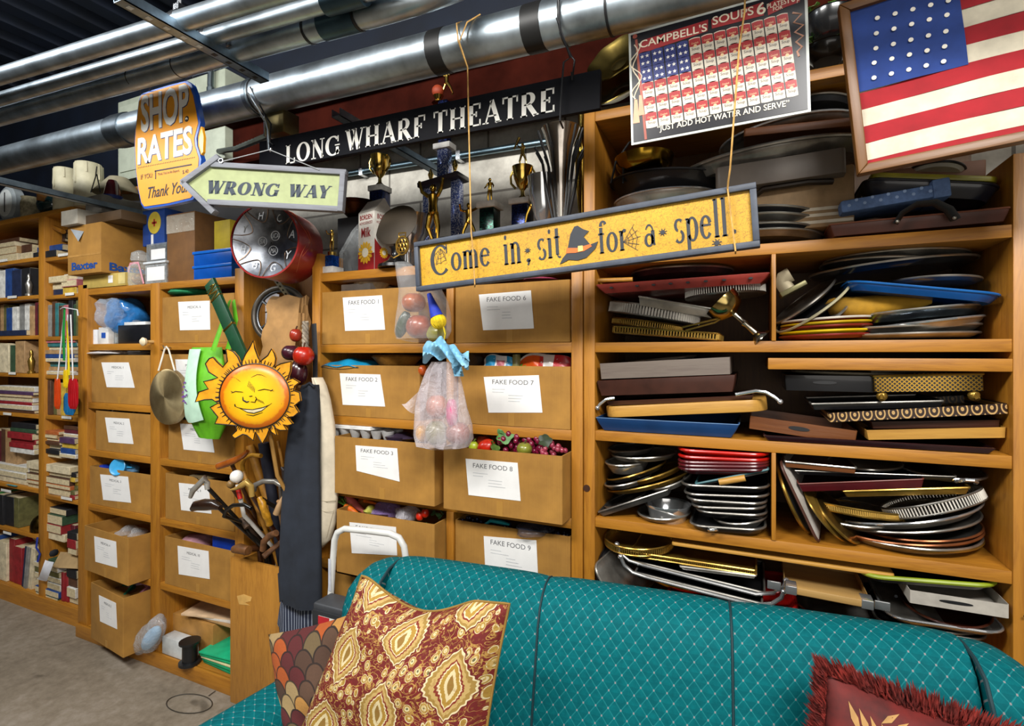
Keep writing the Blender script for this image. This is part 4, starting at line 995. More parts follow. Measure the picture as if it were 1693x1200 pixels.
blob('twine_tuft', 'tuft of brown twine showing at the top of the ninth medical carton', 'twine', 345, 787, 26, 6, .08, '#5d4c2c', .9, lump=.3)
blob('pink_cloth', 'dusty pink folded cloth in the tenth medical carton', 'cloth', 326, 896, 27, 13, .1, '#b07f8a', .8, lump=.14)
b = W(351, 907, .04); e = W(389, 889, .04); solo('blue_box', MB().box((b.x, .04, b.z - .03), (e.x - .005, .2, e.z)), P('#12379a', .5), 'flat blue box beside the pink cloth in the tenth carton', 'box', bevel=.002)
# ---------------------------------------------------------------- open cell at the upper left: bag, decanter, packets
zc = LZ[5]; zz = LZ[4] + .325
blob('blue_bag', 'big crumpled light blue plastic bag in the top left cell', 'bag', 208, 522, 36, 30, .12, '#3f86c8', .25, lump=.2, zmin=zz, m=P('#2f78bd', .2, 0, .3, 18, coat=.4), seg=24, ry=30)
blob('clear_bag', 'sheer clear plastic flap hanging over the left of the blue bag', 'bag', 184, 516, 22, 22, .02, '#ccc', m=clear('#c4d2e0', .1, .35), lump=.3, zmin=zz)
def cbox(name, label, x0, x1, yt, Y, dep, z0, col, cat='box', bevel=.002, rough=.5, m=None, group=None, yaw=0.0):
    a = W(x0, yt, Y); b = W(x1, yt, Y)
    mb = MB().box((-(b.x - a.x) / 2, 0, 0), ((b.x - a.x) / 2, dep, (a.z + b.z) / 2 - z0))
    M = Mx(((a.x + b.x) / 2, Y, z0), (0, 0, yaw)); mb.v = [M @ v for v in mb.v]
    return solo(name, mb, m or P(col, rough), label, cat, group, bevel=bevel)
t = thing('glass_decanter', 'round glass decanter with stopper on the black box', 'decanter', Vector((W(218, 560, .13).x, .13, zz + .085)))
part('flask', MB().lathe([(.05, 0), (.062, .02), (.06, .05), (.04, .085), (.018, .10), (.018, .12), (.026, .124)], 24), clear('#dfe6e6', .05, .28), t)
part('stopper', MB().lathe([(.012, .118), (.024, .128), (.024, .136), (.01, .142), (.014, .155), (.004, .165)], 18), clear('#eef2f2', .05, .5), t)
cbox('black_box', 'low black plastic box under the glass decanter', 195, 246, 537, .03, .2, zz, '#15161a', rough=.3)
cbox('paper_stack', 'white papers on top of the black box', 205, 240, 532, .05, .04, zz + .0834, '#d9d9d7', 'paper')
p = cbox('medicine_packet', 'white medicine packet with a blue square', 163, 179, 541, .02, .03, zz, '#dcdad6')
q = W(166, 556, .0185); solo('packet', MB().box((W(147, 545, .03).x, .03, zz), (W(161, 545, .03).x, .07, W(150, 545, .03).z)), P('#d8d9dc', .6), 'plain white packet at the left of the blue-marked one', 'box', bevel=.002)
c = W(171, 554, .0195); part('blue_print', MB().box((c.x - .018, .0185, c.z - .016), (c.x + .02, .0195, c.z + .014)), P('#1b4fa8', .5), p, True, smooth=None)
t = thing('glass_box', 'small clear acrylic box beside the medicine packet', 'box', (W(187, 560, .05).x, .05, zz))
part('walls', openbox(.05, .05, .075, .004), clear('#cfd6d6', .05, .35), t); part('contents', MB().box((-.018, .01, .006), (.018, .04, .04)), P('#9aa0a0', .4), t)
t = thing('wooden_peg', 'pale turned wooden peg on the front of the middle upright', 'peg', (W(250, 565, -.01).x, -.0, W(250, 565, -.01).z), (pi / 2, 0, 0))
part('shaft', MB().lathe([(.008, 0), (.008, .03), (.006, .035)], 12), P('#c9a468', .5), t); part('knob', MB().lathe([(.006, .032), (.019, .04), (.022, .052), (.012, .062), (.002, .063)], 16), P('#d8c9a8', .4), t)
# ---------------------------------------------------------------- open cell at the lower right
zf = LZ[0]
for i, (lb, c, y) in enumerate((('bottom', '#b08a5a', 0), ('middle', '#dcd6cb', .012), ('top', '#d9b892', .02))):
    a = W(268, 1020, .02)
    solo('folder', MB().box((-.19, 0, 0), (.13, .24, .011), Euler((0, 0, .12 * i)).to_matrix(), (-2.47, .08, zf + .175 + y)), P(c, .7), lb + ' pale folder of the stack in the lowest right cell', 'folder', 'pale folders in the lowest cell', bevel=.001)
cbox('flat_carton', 'flattened brown carton carrying the pale folders', 276, 352, 1022, .07, .26, zf, '#a5783c')
cbox('grey_device', 'small white and grey device beside the black cylinder', 268, 308, 1058, .0, .065, zf, '#c9cccb')
t = thing('black_cylinder', 'black plastic reel standing before the green folders', 'reel', (W(314, 1075, .0).x, .0, zf))
part('spool', MB().lathe([(.05, 0), (.05, .012), (.034, .014), (.034, .10), (.048, .102), (.048, .112), (.02, .112)], 24), P('#17181a', .35), t)
for i in range(5):
    solo('green_folder', MB().box((-.15, -.0, 0), (.115, .2, .009), Euler((0, .02, -.05 + .04 * i)).to_matrix(), (-2.325, .02, zf + .002 + i * .014)), P(['#0f8a5a', '#0d9a66', '#d9d3a0', '#12a36c', '#18b07a'][i], .5), ('lowest', 'second', 'third, cream-coloured', 'fourth', 'topmost')[i] + ' folder in the stack of green folders', 'folder', 'green folders', bevel=.001)
t = thing('cake_stand', 'stacked glass plates at the right of the lowest cell', 'plates', (-2.30, .24, zf + .115))
for i in range(4): part('plate', MB().lathe([(.04, .0), (.05, .008), (.1, .018), (.1, .022), (.03, .01)], 28, (0, 0, i * .026)), clear('#dfe5e4', .08, .45), t)
solo('plate_support', MB().box((-2.37, .225, zf), (-2.225, .36, zf + .114)), P('#8a8478', .7), 'grey box under the stacked glass plates', 'box', bevel=.003)  # unseen helper block that holds the glass plates up
t = thing('mask_bag', 'clear plastic bag of light blue masks hanging off the lowest shelf', 'bag', W(250, 1050, -.03))
s = SC(250, -.03)
mb = MB().ball((0, 0, 0), 1, 18, (20 * s, .05, 46 * s)); M = Mx(BASE[t.name].translation, (0, -.75, 0))
for v in mb.v: v *= 1 + .12 * sin(v.x * 60 + v.z * 35)
part('pouch', mb, clear('#d3dae0', .08, .4), t).matrix_basis = Mx((0, 0, 0), (0, .75, 0))
part('blue_masks', MB().ball((.01, 0, -.01), 1, 14, (12 * s, .03, 30 * s)), P('#8db6d8', .7, 0, .15), t).matrix_basis = Mx((0, 0, 0), (0, .75, 0))
# ================================================================ things hung on the shelving and the stick bin
# --- bronze gong
def brushed():
    m, nt, b = nodes_of('brushed_bronze'); n = noise(nt, coords(nt), 12, 4)
    nt.links.new(ramp(nt, n, [(.3, srgb('#94805a')), (.7, srgb('#b9a67c'))]), b.inputs['Base Color'])
    b.inputs['Metallic'].default_value = .85; b.inputs['Roughness'].default_value = .42; b.inputs['Anisotropic'].default_value = .85
    tg = nt.nodes.new('ShaderNodeTangent'); tg.direction_type = 'RADIAL'; tg.axis = 'Z'; nt.links.new(tg.outputs[0], b.inputs['Tangent']); return m
gc = W(276, 656, -.05); gr = 46 * SC(276, -.05)
t = thing('gong', 'round brushed bronze gong hanging by a white cord in front of the shelving', 'gong', gc, (pi / 2, 0, 0))
part('disc', MB().lathe([(.002, .014), (gr * .3, .013), (gr * .92, .006), (gr, .0), (gr, -.022), (gr * .97, -.022), (gr * .96, -.002), (.002, .01)], 48), brushed(), t, smooth=50)
cz = W(275, 573, -.02)
part('cord', MB().tube([W(262, 613, -.06), W(272, 578, -.03), cz, W(279, 578, -.03), W(289, 613, -.06)], .0042, 7), P('#d8d2c4', .8), t, True)
solo('screw_hook', MB().tube([cz + Vector((0, .022, -.004)), cz + Vector((0, -.012, -.004)), cz + Vector((0, -.016, .006))], .003, 6), ZINC, 'small hook carrying the white gong cord', 'hook')
# --- tote bag
MINT = P('#b9dcc4', .8, 0, .08, 20); LIME = P('#5fae18', .6, 0, .2, 8)
tc = W(345, 724, -.10)
t = thing('tote_bag', 'lime green and pale mint cloth tote bag hung on the shelving', 'bag', tc)
s = SC(345, -.10)
H = 150 * s; rings = []
for i in range(13):
    v = i / 12; wv = s * (48 * (1 - .9 * max(0, .25 - v) / .25 * .55) if v < .25 else 46 - 12 * (v - .25)); dv = .06 * sin(pi * min(.98, max(.05, v * .85 + .1)))
    rings.append([(wv * cos(2 * pi * k / 28) + s * (2 - 7 * v), dv * sin(2 * pi * k / 28) * (1 + .15 * sin(k * 2.1 + v * 6)), H * v) for k in range(28)])
part('body', MB().loft(rings), LIME, t, smooth=60)
def tote(v, q, off):
    wv = s * (48 * (1 - .9 * max(0, .25 - v) / .25 * .55) if v < .25 else 46 - 12 * (v - .25)); dv = .06 * sin(pi * min(.98, max(.05, v * .85 + .1)))
    return ((wv + off) * cos(q) + s * (2 - 7 * v), (dv + off) * sin(q), H * v)
pn = MB(); pn.sheet(lambda u, v: tote(.22 + .76 * v - .05 * sin(pi * u) * (1 - v), pi * .98 + u * pi * (.62 - .12 * v), .012), 16, 16)
part('front_pocket', pn, MINT, t, smooth=70, thick=.002, label='pale mint pocket')
pr = MB()
for x, z, a in ((-30, 85, .3), (-22, 80, -.5), (-34, 76, .8), (-27, 70, -.2), (-20, 72, .6), (-31, 62, .4), (-24, 60, -.6), (-35, 68, -.1), (-28, 92, .2)):
    c = Vector(tote(z / 150, 1.5 * pi + (x + 8) / 40 * 1.1, .017)); pr.add([c + Vector((s * 4 * cos(a + q) * (1 if q in (0, pi) else .35), 0, s * 4 * sin(a + q) * (1 if q in (0, pi) else .5))) for q in (0, pi / 2, pi, 3 * pi / 2)], [(0, 1, 2, 3)])
part('leaf_print', pr, P('#6a3f8c', .7), t, smooth=None)
for k, (a, b, c) in enumerate((((352, 580), (372, 520), (380, 497)), ((376, 580), (390, 530), (386, 497)))):
    mb = MB().tube([W(a[0], a[1], -.15 + .04 * k), W(b[0], b[1], -.13 + .04 * k), W(c[0], c[1], -.03)], [.016, .014, .01], 8, flat=.25)
    part('handle', mb, LIME, t, True)
# --- dark green slat with gold bands
GREEN = P('#123f26', .45, 0, .15); GOLD = metal('#c9a04a', .3)
a = W(347, 466, -.13); b = W(440, 680, -.16); dd = (b - a).normalized()
t = thing('green_stave', 'dark green wooden stave with gold rings leaning behind the sun', 'stave', a)
R = Matrix(((dd.cross(Vector((0, 1, 0)))).normalized(), Vector((0, 1, 0)), dd)).transposed()
ln = (b - a).length; sl = SC(370, -.13)
part('shaft', MB().box((-12 * sl, -.008, 0), (12 * sl, .008, ln), R, a), GREEN, t, True, bevel=.002)
for u0, u1 in ((.05, .055), (.075, .08), (.10, .105), (.13, .14), (.36, .375)):
    part('gold_ring', MB().box((-12.6 * sl, -.0095, ln * u0), (12.6 * sl, .0095, ln * u1), R, a), GOLD, t, True, bevel=.001)
part('gold_scroll', MB().tube([a + R @ Vector((10 * sl * sin(i * .9), -.0095, ln * (.04 + .0075 * i))) for i in range(14)], .0022, 5), GOLD, t, True)
# --- smiling sun
C7 = lambda x, y: (110 + x / 3.157, 420 + y / 3.157)
sa = W(425, 645, -.24); syaw = TH * .9
t = thing('sun_cutout', 'flat painted wooden sun with a smiling face and orange rays', 'sun', sa, (0, 0, syaw))
Mi = BASE[t.name].inverted()
def Q(x, y):
    v = Mi @ WP(*C7(x, y), sa, syaw); return (v.x, v.z)
outl = [(915, 590), (917, 560), (935, 520), (952, 495), (975, 452), (982, 490), (1000, 540), (1012, 560), (1030, 545), (1050, 530), (1070, 495), (1085, 520), (1092, 545), (1085, 590), (1118, 572), (1172, 560), (1168, 610), (1150, 660), (1180, 648), (1215, 668), (1190, 690), (1185, 712), (1215, 722), (1222, 765), (1190, 790), (1212, 825), (1185, 848), (1150, 850), (1180, 885), (1155, 895), (1130, 888), (1150, 918), (1115, 920), (1085, 905), (1098, 945), (1070, 930), (1062, 905), (1045, 950), (1022, 988), (1000, 950), (985, 925), (975, 972), (940, 945), (920, 940), (880, 962), (862, 945), (888, 920), (885, 895), (830, 890), (775, 885), (790, 850), (770, 825), (750, 800), (790, 778), (760, 758), (720, 760), (672, 772), (690, 720), (740, 703), (715, 665), (760, 655), (790, 645), (742, 615), (725, 572), (745, 545), (765, 538), (785, 562), (815, 590), (840, 560), (832, 495), (870, 508), (893, 535)]
part('rays', MB().prism([Q(*p) for p in outl], 0, .012), P('#e09a18', .45, 0, .2, 16), t, label='orange flame rays')
ex, ez = Q(984, 741); rx = abs(Q(1168, 741)[0] - ex); rz = abs(Q(984, 572)[1] - ez)
def sunface():
    m, nt, b = nodes_of('sun_face_paint'); tc = nt.nodes.new('ShaderNodeTexCoord'); mp = nt.nodes.new('ShaderNodeMapping')
    mp.inputs['Location'].default_value = (-ex / rx, 0, -ez / rz); mp.inputs['Scale'].default_value = (1 / rx, 0, 1 / rz); nt.links.new(tc.outputs['Object'], mp.inputs[0])
    g = nt.nodes.new('ShaderNodeVectorMath'); g.operation = 'LENGTH'; nt.links.new(mp.outputs[0], g.inputs[0])
    n = noise(nt, coords(nt), 22, 3); f = mathn(nt, 'ADD', g.outputs['Value'], mathn(nt, 'MULTIPLY', n, .25))
    nt.links.new(ramp(nt, f, [(.55, srgb('#eec21a')), (.95, srgb('#e39c12')), (1.14, srgb('#cc6a0e'))]), b.inputs['Base Color']); b.inputs['Roughness'].default_value = .35; return m
fm = MB(); rr = []
for k, y in ((1, 0), (.97, -.006), (.75, -.013), (.4, -.018), (.02, -.02)): rr.append([(ex + rx * k * cos(2 * pi * i / 40), y, ez + rz * k * sin(2 * pi * i / 40)) for i in range(40)])
part('face', fm.loft(rr), sunface(), t, smooth=60)
ln_ = MB()
def ydepth(x, z):
    r = min(1, sqrt(((x - ex) / rx) ** 2 + ((z - ez) / rz) ** 2)); return -(.02 * (1 - r ** 2.2)) - .0012
def ink(pts, r=.0026):
    q = [Q(*p) for p in pts]; fine = []
    for i in range(len(q) - 1):
        for k in range(3): fine.append((q[i][0] + (q[i + 1][0] - q[i][0]) * k / 3, q[i][1] + (q[i + 1][1] - q[i][1]) * k / 3))
    fine.append(q[-1]); n = len(fine)
    ln_.tube([(x, ydepth(x, z), z) for x, z in fine], [r * (.45 + .75 * sin(pi * (i + .5) / n)) for i in range(n)], 5, flat=.6)
for p in ([(835, 652), (860, 640), (890, 645), (918, 664)], [(975, 642), (1005, 628), (1030, 631), (1060, 646)], [(870, 724), (895, 715), (935, 718)], [(1013, 710), (1045, 703), (1092, 713)], [(868, 714), (885, 722)], [(1088, 704), (1075, 714)],
          [(934, 742), (936, 760), (955, 770), (968, 766)], [(968, 740), (985, 738)], [(975, 768), (998, 770), (1006, 752), (1000, 742)], [(888, 785), (900, 797), (940, 806), (985, 809), (1040, 797), (1070, 785), (1082, 776)], [(892, 795), (890, 780)],
          [(915, 802), (955, 822), (990, 828), (1030, 815), (1068, 786)], [(948, 835), (985, 841), (1035, 824)], [(858, 795), (864, 806)], [(1125, 775), (1130, 785)]): ink(p)
for i in range(7): ink([(966 + i * 5, 660 + i * 6), (958 + i * 6, 690 + i * 5)], .0007)
for i in range(5): ink([(1003 + i * 8, 748 + i * 4), (1012 + i * 8, 764 + i * 4)], .0014); ink([(838 + i * 4, 672 + i * 7), (848 + i * 4, 690 + i * 7)], .0014); ink([(1095 + i * 8, 672 + i * 5), (1088 + i * 8, 690 + i * 5)], .0014)
for i in range(4): ink([(915 + i * 11, 832 + i * 7), (924 + i * 11, 848 + i * 7)], .0014); ink([(1062 - i * 6, 850 + i * 4), (1050 - i * 6, 872 + i * 3)], .0014)
circ = [(ex + rx * 1.0 * cos(2 * pi * i / 48), -.004, ez + rz * 1.0 * sin(2 * pi * i / 48)) for i in range(48)]
ln_.tube(circ, .0028, 5, True)
for k in range(len(outl)):
    x, z = Q(*outl[k]); dx, dz = x - ex, z - ez; e = sqrt((dx / rx) ** 2 + (dz / rz) ** 2)
    if k % 2 == 0:
        for u in (-.05, .05):
            c, s_ = cos(u), sin(u); x2, z2 = dx * c - dz * s_, dx * s_ + dz * c
            ln_.tube([(ex + x2 / e * 1.03, -.001, ez + z2 / e * 1.03), (ex + x2 / e * 1.14, -.001, ez + z2 / e * 1.14)], [.0024, .001], 4)
op = [Vector((Q(*p)[0], -.0006, Q(*p)[1])) for p in outl]
ln_.tube(op, .0026, 4, True)
part('ink_lines', ln_, P('#1c1408', .5), t, smooth=60)
mo = [(898, 797), (945, 806), (990, 808), (1040, 798), (1072, 784), (1034, 815), (990, 828), (950, 822)]
cm = Q(985, 812); tv = [(Q(*p)[0], ydepth(*Q(*p)) - .0002, Q(*p)[1]) for p in mo] + [(cm[0], ydepth(*cm) - .0012, cm[1])]
part('teeth', MB().add(tv, [(k, (k + 1) % len(mo), len(mo)) for k in range(len(mo))]), P('#e9dcb4', .5), t, smooth=None)
part('stick', MB().tube([sa + Vector((0, .02, .03)), sa + Vector((.02, .08, -.35)), sa + Vector((.05, .22, -.62))], .008, 8), P('#a3793c', .5), t, True)
# --- steel drum pan
pc = W(438, 398, -.18); pr_ = 60 * SC(438, -.18); py_ = radians(16)
t = thing('steel_pan', 'red steel drum pan with dark dished face and chalked note letters', 'steel pan', pc, (pi / 2, 0, py_))
RED = P('#8c1f1c', .35, 0, .15, 10, coat=.3)
part('skirt', MB().lathe([(pr_, .0), (pr_ * 1.02, -.02), (pr_ * 1.02, -.19), (pr_ * .98, -.19), (pr_ * .97, -.01)], 48, caps=False), RED, t)
part('rim', MB().lathe([(pr_ * .985, .004), (pr_ * 1.03, .004), (pr_ * 1.03, -.014), (pr_ * .985, -.014)], 48, caps=False), RED, t)
part('playing_face', MB().lathe([(pr_ * .985, -.002), (pr_ * .8, -.018), (pr_ * .5, -.034), (pr_ * .2, -.042), (.002, -.043)], 48, caps=False), metal('#9a9ea6', .36, .35, 14), t, smooth=60)
def dish(r): return -.002 - .041 * (1 - (min(r, 1)) ** 2) + .002
gl = MB(); ch = MB()
for k in range(8):
    q = k * pi / 4 + .25; pts = []
    for u in range(13):
        a = q - .34 + .68 * u / 12; r = 1 - .42 * sin(pi * u / 12) ** .5; pts.append((pr_ * r * cos(a), pr_ * r * sin(a), dish(r) + .0015))
    gl.tube(pts, .0018, 5)
for k in range(3):
    q = k * 2.09 + .9; c = (pr_ * .24 * cos(q), pr_ * .24 * sin(q))
    ch.tube([(c[0] + pr_ * .13 * cos(i * pi / 9), c[1] + pr_ * .13 * sin(i * pi / 9), dish(.25) + .0015) for i in range(18)], .0014, 5, True)
def chalk(txt, r, q, sz):
    g = sans(txt, sz * .8 * len(txt) ** .6, sz, shear=.3); c = (pr_ * r * cos(q), pr_ * r * sin(q), dish(r) + .003)
    ch.add([(c[0] + v.x, c[1] + v.z, c[2]) for v in g.v], g.f)
for k, x in enumerate(('A', 'C', 'H', 'Y', 'H', 'B', 'G', 'Y')): chalk(x, .75, k * pi / 4 + .25, .032)
for k, x in enumerate(('UCA', 'SA', 'MA')): chalk(x, .24, k * 2.09 + .9, .02)
part('note_grooves', gl, metal('#9a7f6a', .4), t); part('chalk_letters', ch, P('#d5d9de', .8), t, smooth=None)
sk = MB()
for k in range(5): sk.tube([(pr_ * 1.023 * cos(a), pr_ * 1.023 * sin(a), -.06 - .03 * sin(4 * a + k)) for a in [(-.9 + .1 * i + k * .5) for i in range(9)]], .001, 4)
part('scratches', sk, P('#a8532f', .6), t)
solo('hanging_wire', MB().tube([pc + Vector((.0, .05, pr_ * 1.02)), Vector((pc.x + .05, -.1, 2.35)), Vector((pc.x + .1, -.2, 2.52))], .002, 6), WIRE, 'wire holding the red steel pan below the arrow sign', 'wire')
# --- dark wheel, paper sheets and paper bag behind the sticks
wc = W(462, 520, .05); wr = 45 * SC(462, .05)
t = thing('wheel', 'dark spoked wheel behind the brown paper bag', 'wheel', wc, (pi / 2 - .1, 0, .3))
part('tyre', MB().tube([(wr * cos(i * pi / 20), wr * sin(i * pi / 20), 0) for i in range(40)], .013, 10, True), P('#4a443c', .4, .4), t)
part('rim', MB().tube([(wr * .86 * cos(i * pi / 20), wr * .86 * sin(i * pi / 20), 0) for i in range(40)], .006, 8, True), metal('#55585c', .35), t)
for k in range(5): part('spoke', MB().tube([(0, 0, 0), (wr * .86 * cos(k * 1.257), wr * .86 * sin(k * 1.257), 0)], .006, 6), metal('#6a6d70', .4), t)
t = thing('bracket', 'pierced steel bracket below the steel pan', 'bracket', W(468, 476, -.0))
q0, q1 = W(455, 461, -.02), W(478, 492, .03); dv = (q1 - q0).normalized(); up = dv.cross(Vector((0, 1, 0))).normalized()
R = Matrix((dv, Vector((0, 1, 0)), up)).transposed(); l = (q1 - q0).length
part('strip', MB().box((0, -.003, -.012), (l, .003, .012), R, q0), metal('#b8b6ae', .35), t, True)
for i in range(4): part('hole', MB().lathe([(.005, 0), (.005, .0008), (.001, .0008)], 10, q0 + R @ Vector((l * (.2 + .2 * i), -.0032, 0)), R @ Euler((pi / 2, 0, 0)).to_matrix()), BLACK, t, True)
for lb, ps in (('white paper sheet behind the dark wheel', ((437, 477), (462, 487), (456, 512), (432, 520))), ('second white sheet lower behind the paper bag', ((430, 520), (447, 512), (446, 550), (427, 546)))):
    solo('paper_sheet', MB().add([W(*p, .12) for p in ps], [(0, 1, 2, 3)]), P('#c9cad2', .7), lb, 'paper', thick=.001)
bg = MB(); ca = W(474, 640, .02); s = SC(474, .02); rings = []
for i in range(12):
    v = i / 11; z = 148 * s * v; x = s * (-10 + 15 * v); wv = s * (42 - 6 * v); dv = .055 - .03 * v; ring = []
    for k in range(24):
        a = 2 * pi * k / 24; q = max(abs(cos(a)), abs(sin(a))); rn = .006 * sin(k * 2.3 + i * 1.7) * (1 if 0 < i < 11 else .4)
        ring.append((ca.x + x + (wv + rn) * cos(a) / q * .97, ca.y + (dv + rn) * sin(a) / q, ca.z + z + .01 * sin(k * 1.1) * (v > .95)))
    rings.append(ring)
solo('paper_bag', bg.loft(rings), P('#a27a48', .75, 0, .15, 12), 'tall crumpled brown paper bag standing behind the sun', 'bag', smooth=25)
# --- string of toy fruit and rope
STR = 'string of toy fruit beside the brown paper bag'
rope = MB()
for k in range(3):
    rope.tube([W(505, 532 + i * 3.4, -.07) + Vector((.008 * cos(i * .9 + k * 2.09), .008 * sin(i * .9 + k * 2.09), 0)) for i in range(20)], .007, 6)
t = thing('rope', 'thick grey twisted rope end above the red apples', 'rope', W(505, 597, -.07)); part('strands', rope, P('#8d8272', .9, 0, .3, 60), t, True)
fruit('apple', 'small striped red apple, topmost of the hanging toy fruit', 489, 554, 10, 11, -.08, '#8f2a18', stem='#4a2c14')
fruit('apple', 'bright red shiny apple at the right of the hanging toy fruit', 502, 588, 17, 16, -.11, '#a8200f', stem='#4a2c14')
fruit('onion', 'dark purple onion left of the bright red apple', 481, 583, 15, 13, -.09, '#3a1220', rough=.3, cat='onion')
fruit('aubergine', 'dark wine-coloured aubergine under the bright red apple', 494, 616, 15, 21, -.09, '#35101a', rough=.25, cat='aubergine')
solo('strap', MB().tube([W(519, 535, -.05), W(521, 580, -.055), W(521, 640, -.05)], .014, 8, flat=.25), P('#14151a', .7), 'black strap hanging on the upright beside the rope', 'strap')
# --- garments
def garment(name, label, cat, rows, Y, m, folds=7, dep=.03, group=None, extra=None, amp=.5):
    """rows: (y pixel, left pixel, right pixel) from the bottom up"""
    rings = []
    for y, xl, xr in rows:
        a = W(xl, y, Y); b = W(xr, y, Y); c = (a + b) / 2; wv = abs(b.x - a.x) / 2; ring = []
        n = 44
        for k in range(n):
            q = 2 * pi * k / n; f = 1 + amp * .35 * sin(folds * q + y * .008)
            ring.append((c.x + wv * cos(q), Y + dep * sin(q) * f, c.z))
        rings.append(ring)
    t = thing(name, label, cat, Vector((rings[0][0][0], Y, rings[0][0][2])), (0, 0, 0), group)
    part('cloth', MB().loft(rings), m, t, True, smooth=70)
    return t
NAVYC = P('#1f2530', .85, 0, .2, 10)
t = garment('navy_apron', 'dark navy apron hanging on the upright, over the striped cloth', 'apron', [(1000, 470, 527), (985, 464, 531), (950, 463, 531), (900, 464, 530), (850, 466, 529), (800, 469, 528), (750, 473, 527), (700, 480, 527), (665, 492, 526), (645, 500, 524), (636, 506, 522)], -.10, NAVYC, 5, .035)
part('neck_strap', MB().tube([W(497, 655, -.12), W(503, 640, -.13), W(513, 634, -.125), W(520, 640, -.12)], .012, 8, flat=.5), NAVYC, t, True)
part('tie', MB().sheet(lambda u, v: W(459 + 8 * u + 3 * v, 948 + 48 * v - 6 * u, -.12 - .01 * sin(u * 3)), 4, 8), NAVYC, t, True, thick=.002)
CREAM = P('#cfc3ac', .85, 0, .1, 12)
t = garment('cream_trousers', 'cream canvas trousers hanging beside the dark apron', 'trousers', [(906, 526, 531), (890, 525, 546), (860, 525, 554), (800, 525, 558), (750, 525, 556), (700, 525, 551), (660, 523, 543), (638, 522, 536), (624, 521, 528)], -.055, CREAM, 4, .028)
part('hem_seam', MB().tube([W(525, 826, -.085), W(540, 829, -.087), W(556, 827, -.065)], .0015, 5), P('#a89c84', .8), t, True)
part('pocket_seam', MB().tube([W(526, 842, -.085), W(538, 846, -.087), W(552, 843, -.075), W(540, 888, -.08)], .0012, 5), P('#a89c84', .8), t, True)
def pin(col, line_, n):
    m, nt, b = nodes_of('pinstripe'); s = nt.nodes.new('ShaderNodeSeparateXYZ'); nt.links.new(coords(nt), s.inputs[0])
    f = mathn(nt, 'SINE', mathn(nt, 'MULTIPLY', s.outputs[0], n)); nt.links.new(ramp(nt, f, [(.8, srgb(col)), (.9, srgb(line_))]), b.inputs['Base Color']); b.inputs['Roughness'].default_value = .85; return m
PIN = pin('#252c40', '#aab2c2', 420)
garment('striped_cloth', 'navy pinstriped cloth hanging below the dark apron', 'cloth', [(1064, 464, 500), (1045, 462, 522), (1040, 459, 526), (1010, 463, 526), (985, 468, 522)], -.075, PIN, 6, .022)
# --- bag of toy fruit under the yellow sign
s = SC(690, -.16)
t = thing('fruit_bag', 'clear plastic bag of toy fruit hanging under the left end of the yellow sign', 'bag', W(690, 570, -.16))
rows = [(566, 684, 700), (560, 660, 738), (548, 656, 744), (525, 657, 744), (500, 661, 738), (480, 664, 728), (455, 659, 700), (434, 655, 675)]
rings = []
for y, a, b in rows:
    p, q = W(a, y, -.16), W(b, y, -.16); c = (p + q) / 2; wv = abs(q.x - p.x) / 2
    rings.append([(c.x + wv * cos(2 * pi * k / 26), -.16 + min(.062, wv * .9) * sin(2 * pi * k / 26) * (1 + .12 * sin(k * 1.7 + y)), c.z) for k in range(26)])
part('film', MB().loft(rings, caps=False), clear('#e6e6e6', .08, .14), t, True, smooth=50)
g = 'toy fruit in the hanging clear bag'
fruit('orange', 'toy orange at the top of the hanging clear bag', 684, 500, 20, 16, -.16, '#a8521a', group=None)
fruit('toy_apple', 'reddish toy apple in the middle of the hanging clear bag', 693, 540, 22, 20, -.17, '#8a3a1c')
fruit('gourd', 'yellow-green gourd at the right of the hanging clear bag', 722, 551, 17, 15, -.15, '#8f8a20', lobes=6)
fruit('cucumber', 'dark green toy cucumber at the left of the hanging clear bag', 666, 536, 10, 24, -.155, '#2b3a22', tilt=.4, cat='vegetable')
t = thing('maraca', 'blue cone with a yellow yarn ball hanging right of the fruit bag', 'maraca', W(725, 531, -.22), (0, radians(-22), 0))
s = SC(725, -.22)
part('ball', MB().ball((0, 0, 0), 12.5 * s, 18), P('#d6b912', .9, 0, .3, 60), t)
yl = MB()
for k in range(7): yl.tube([(12.7 * s * cos(a) * cos(k * .45), 12.7 * s * cos(a) * sin(k * .45), 12.7 * s * sin(a)) for a in [i * pi / 10 for i in range(20)]], .0012, 4, True)
part('yarn', yl, P('#c9a90e', .9), t)
part('cone', MB().lathe([(11 * s, 8 * s), (9.5 * s, 16 * s), (3.5 * s, 50 * s), (.002, 51 * s)], 18), P('#1230a8', .7, 0, .2, 50), t)
part('string', MB().tube([W(733, 540, -.22), W(736, 552, -.22), W(734, 566, -.21)], .0022, 5), P('#d6b912', .8), t, True)
# --- white plastic bag of toy fruit
t = thing('produce_bag', 'milky plastic bag with light blue tied top, hanging between the food cartons', 'bag', W(724, 740, -.18))
rows = [(741, 712, 748), (736, 692, 772), (722, 687, 780), (700, 688, 778), (675, 690, 770), (650, 696, 764), (630, 702, 760), (612, 708, 755), (598, 716, 750)]
rings = []
for y, a, b in rows:
    p, q = W(a, y, -.19), W(b, y, -.19); c = (p + q) / 2; wv = abs(q.x - p.x) / 2
    rings.append([(c.x + wv * cos(2 * pi * k / 30), -.19 + min(.07, wv * .85) * sin(2 * pi * k / 30) * (1 + .2 * sin(k * 2.1)), c.z) for k in range(30)])
MILK = clear('#e9e2e8', .12, .42)
part('film', MB().loft(rings, caps=False), MILK, t, True, smooth=45)
part('ear', MB().sheet(lambda u, v: W(664 + 40 * u + 6 * v, 668 + 4 * u - 42 * v * u + 14 * sin(u * 3) * (1 - v), -.22 - .02 * sin(u * 6)), 8, 6), MILK, t, True, smooth=60)
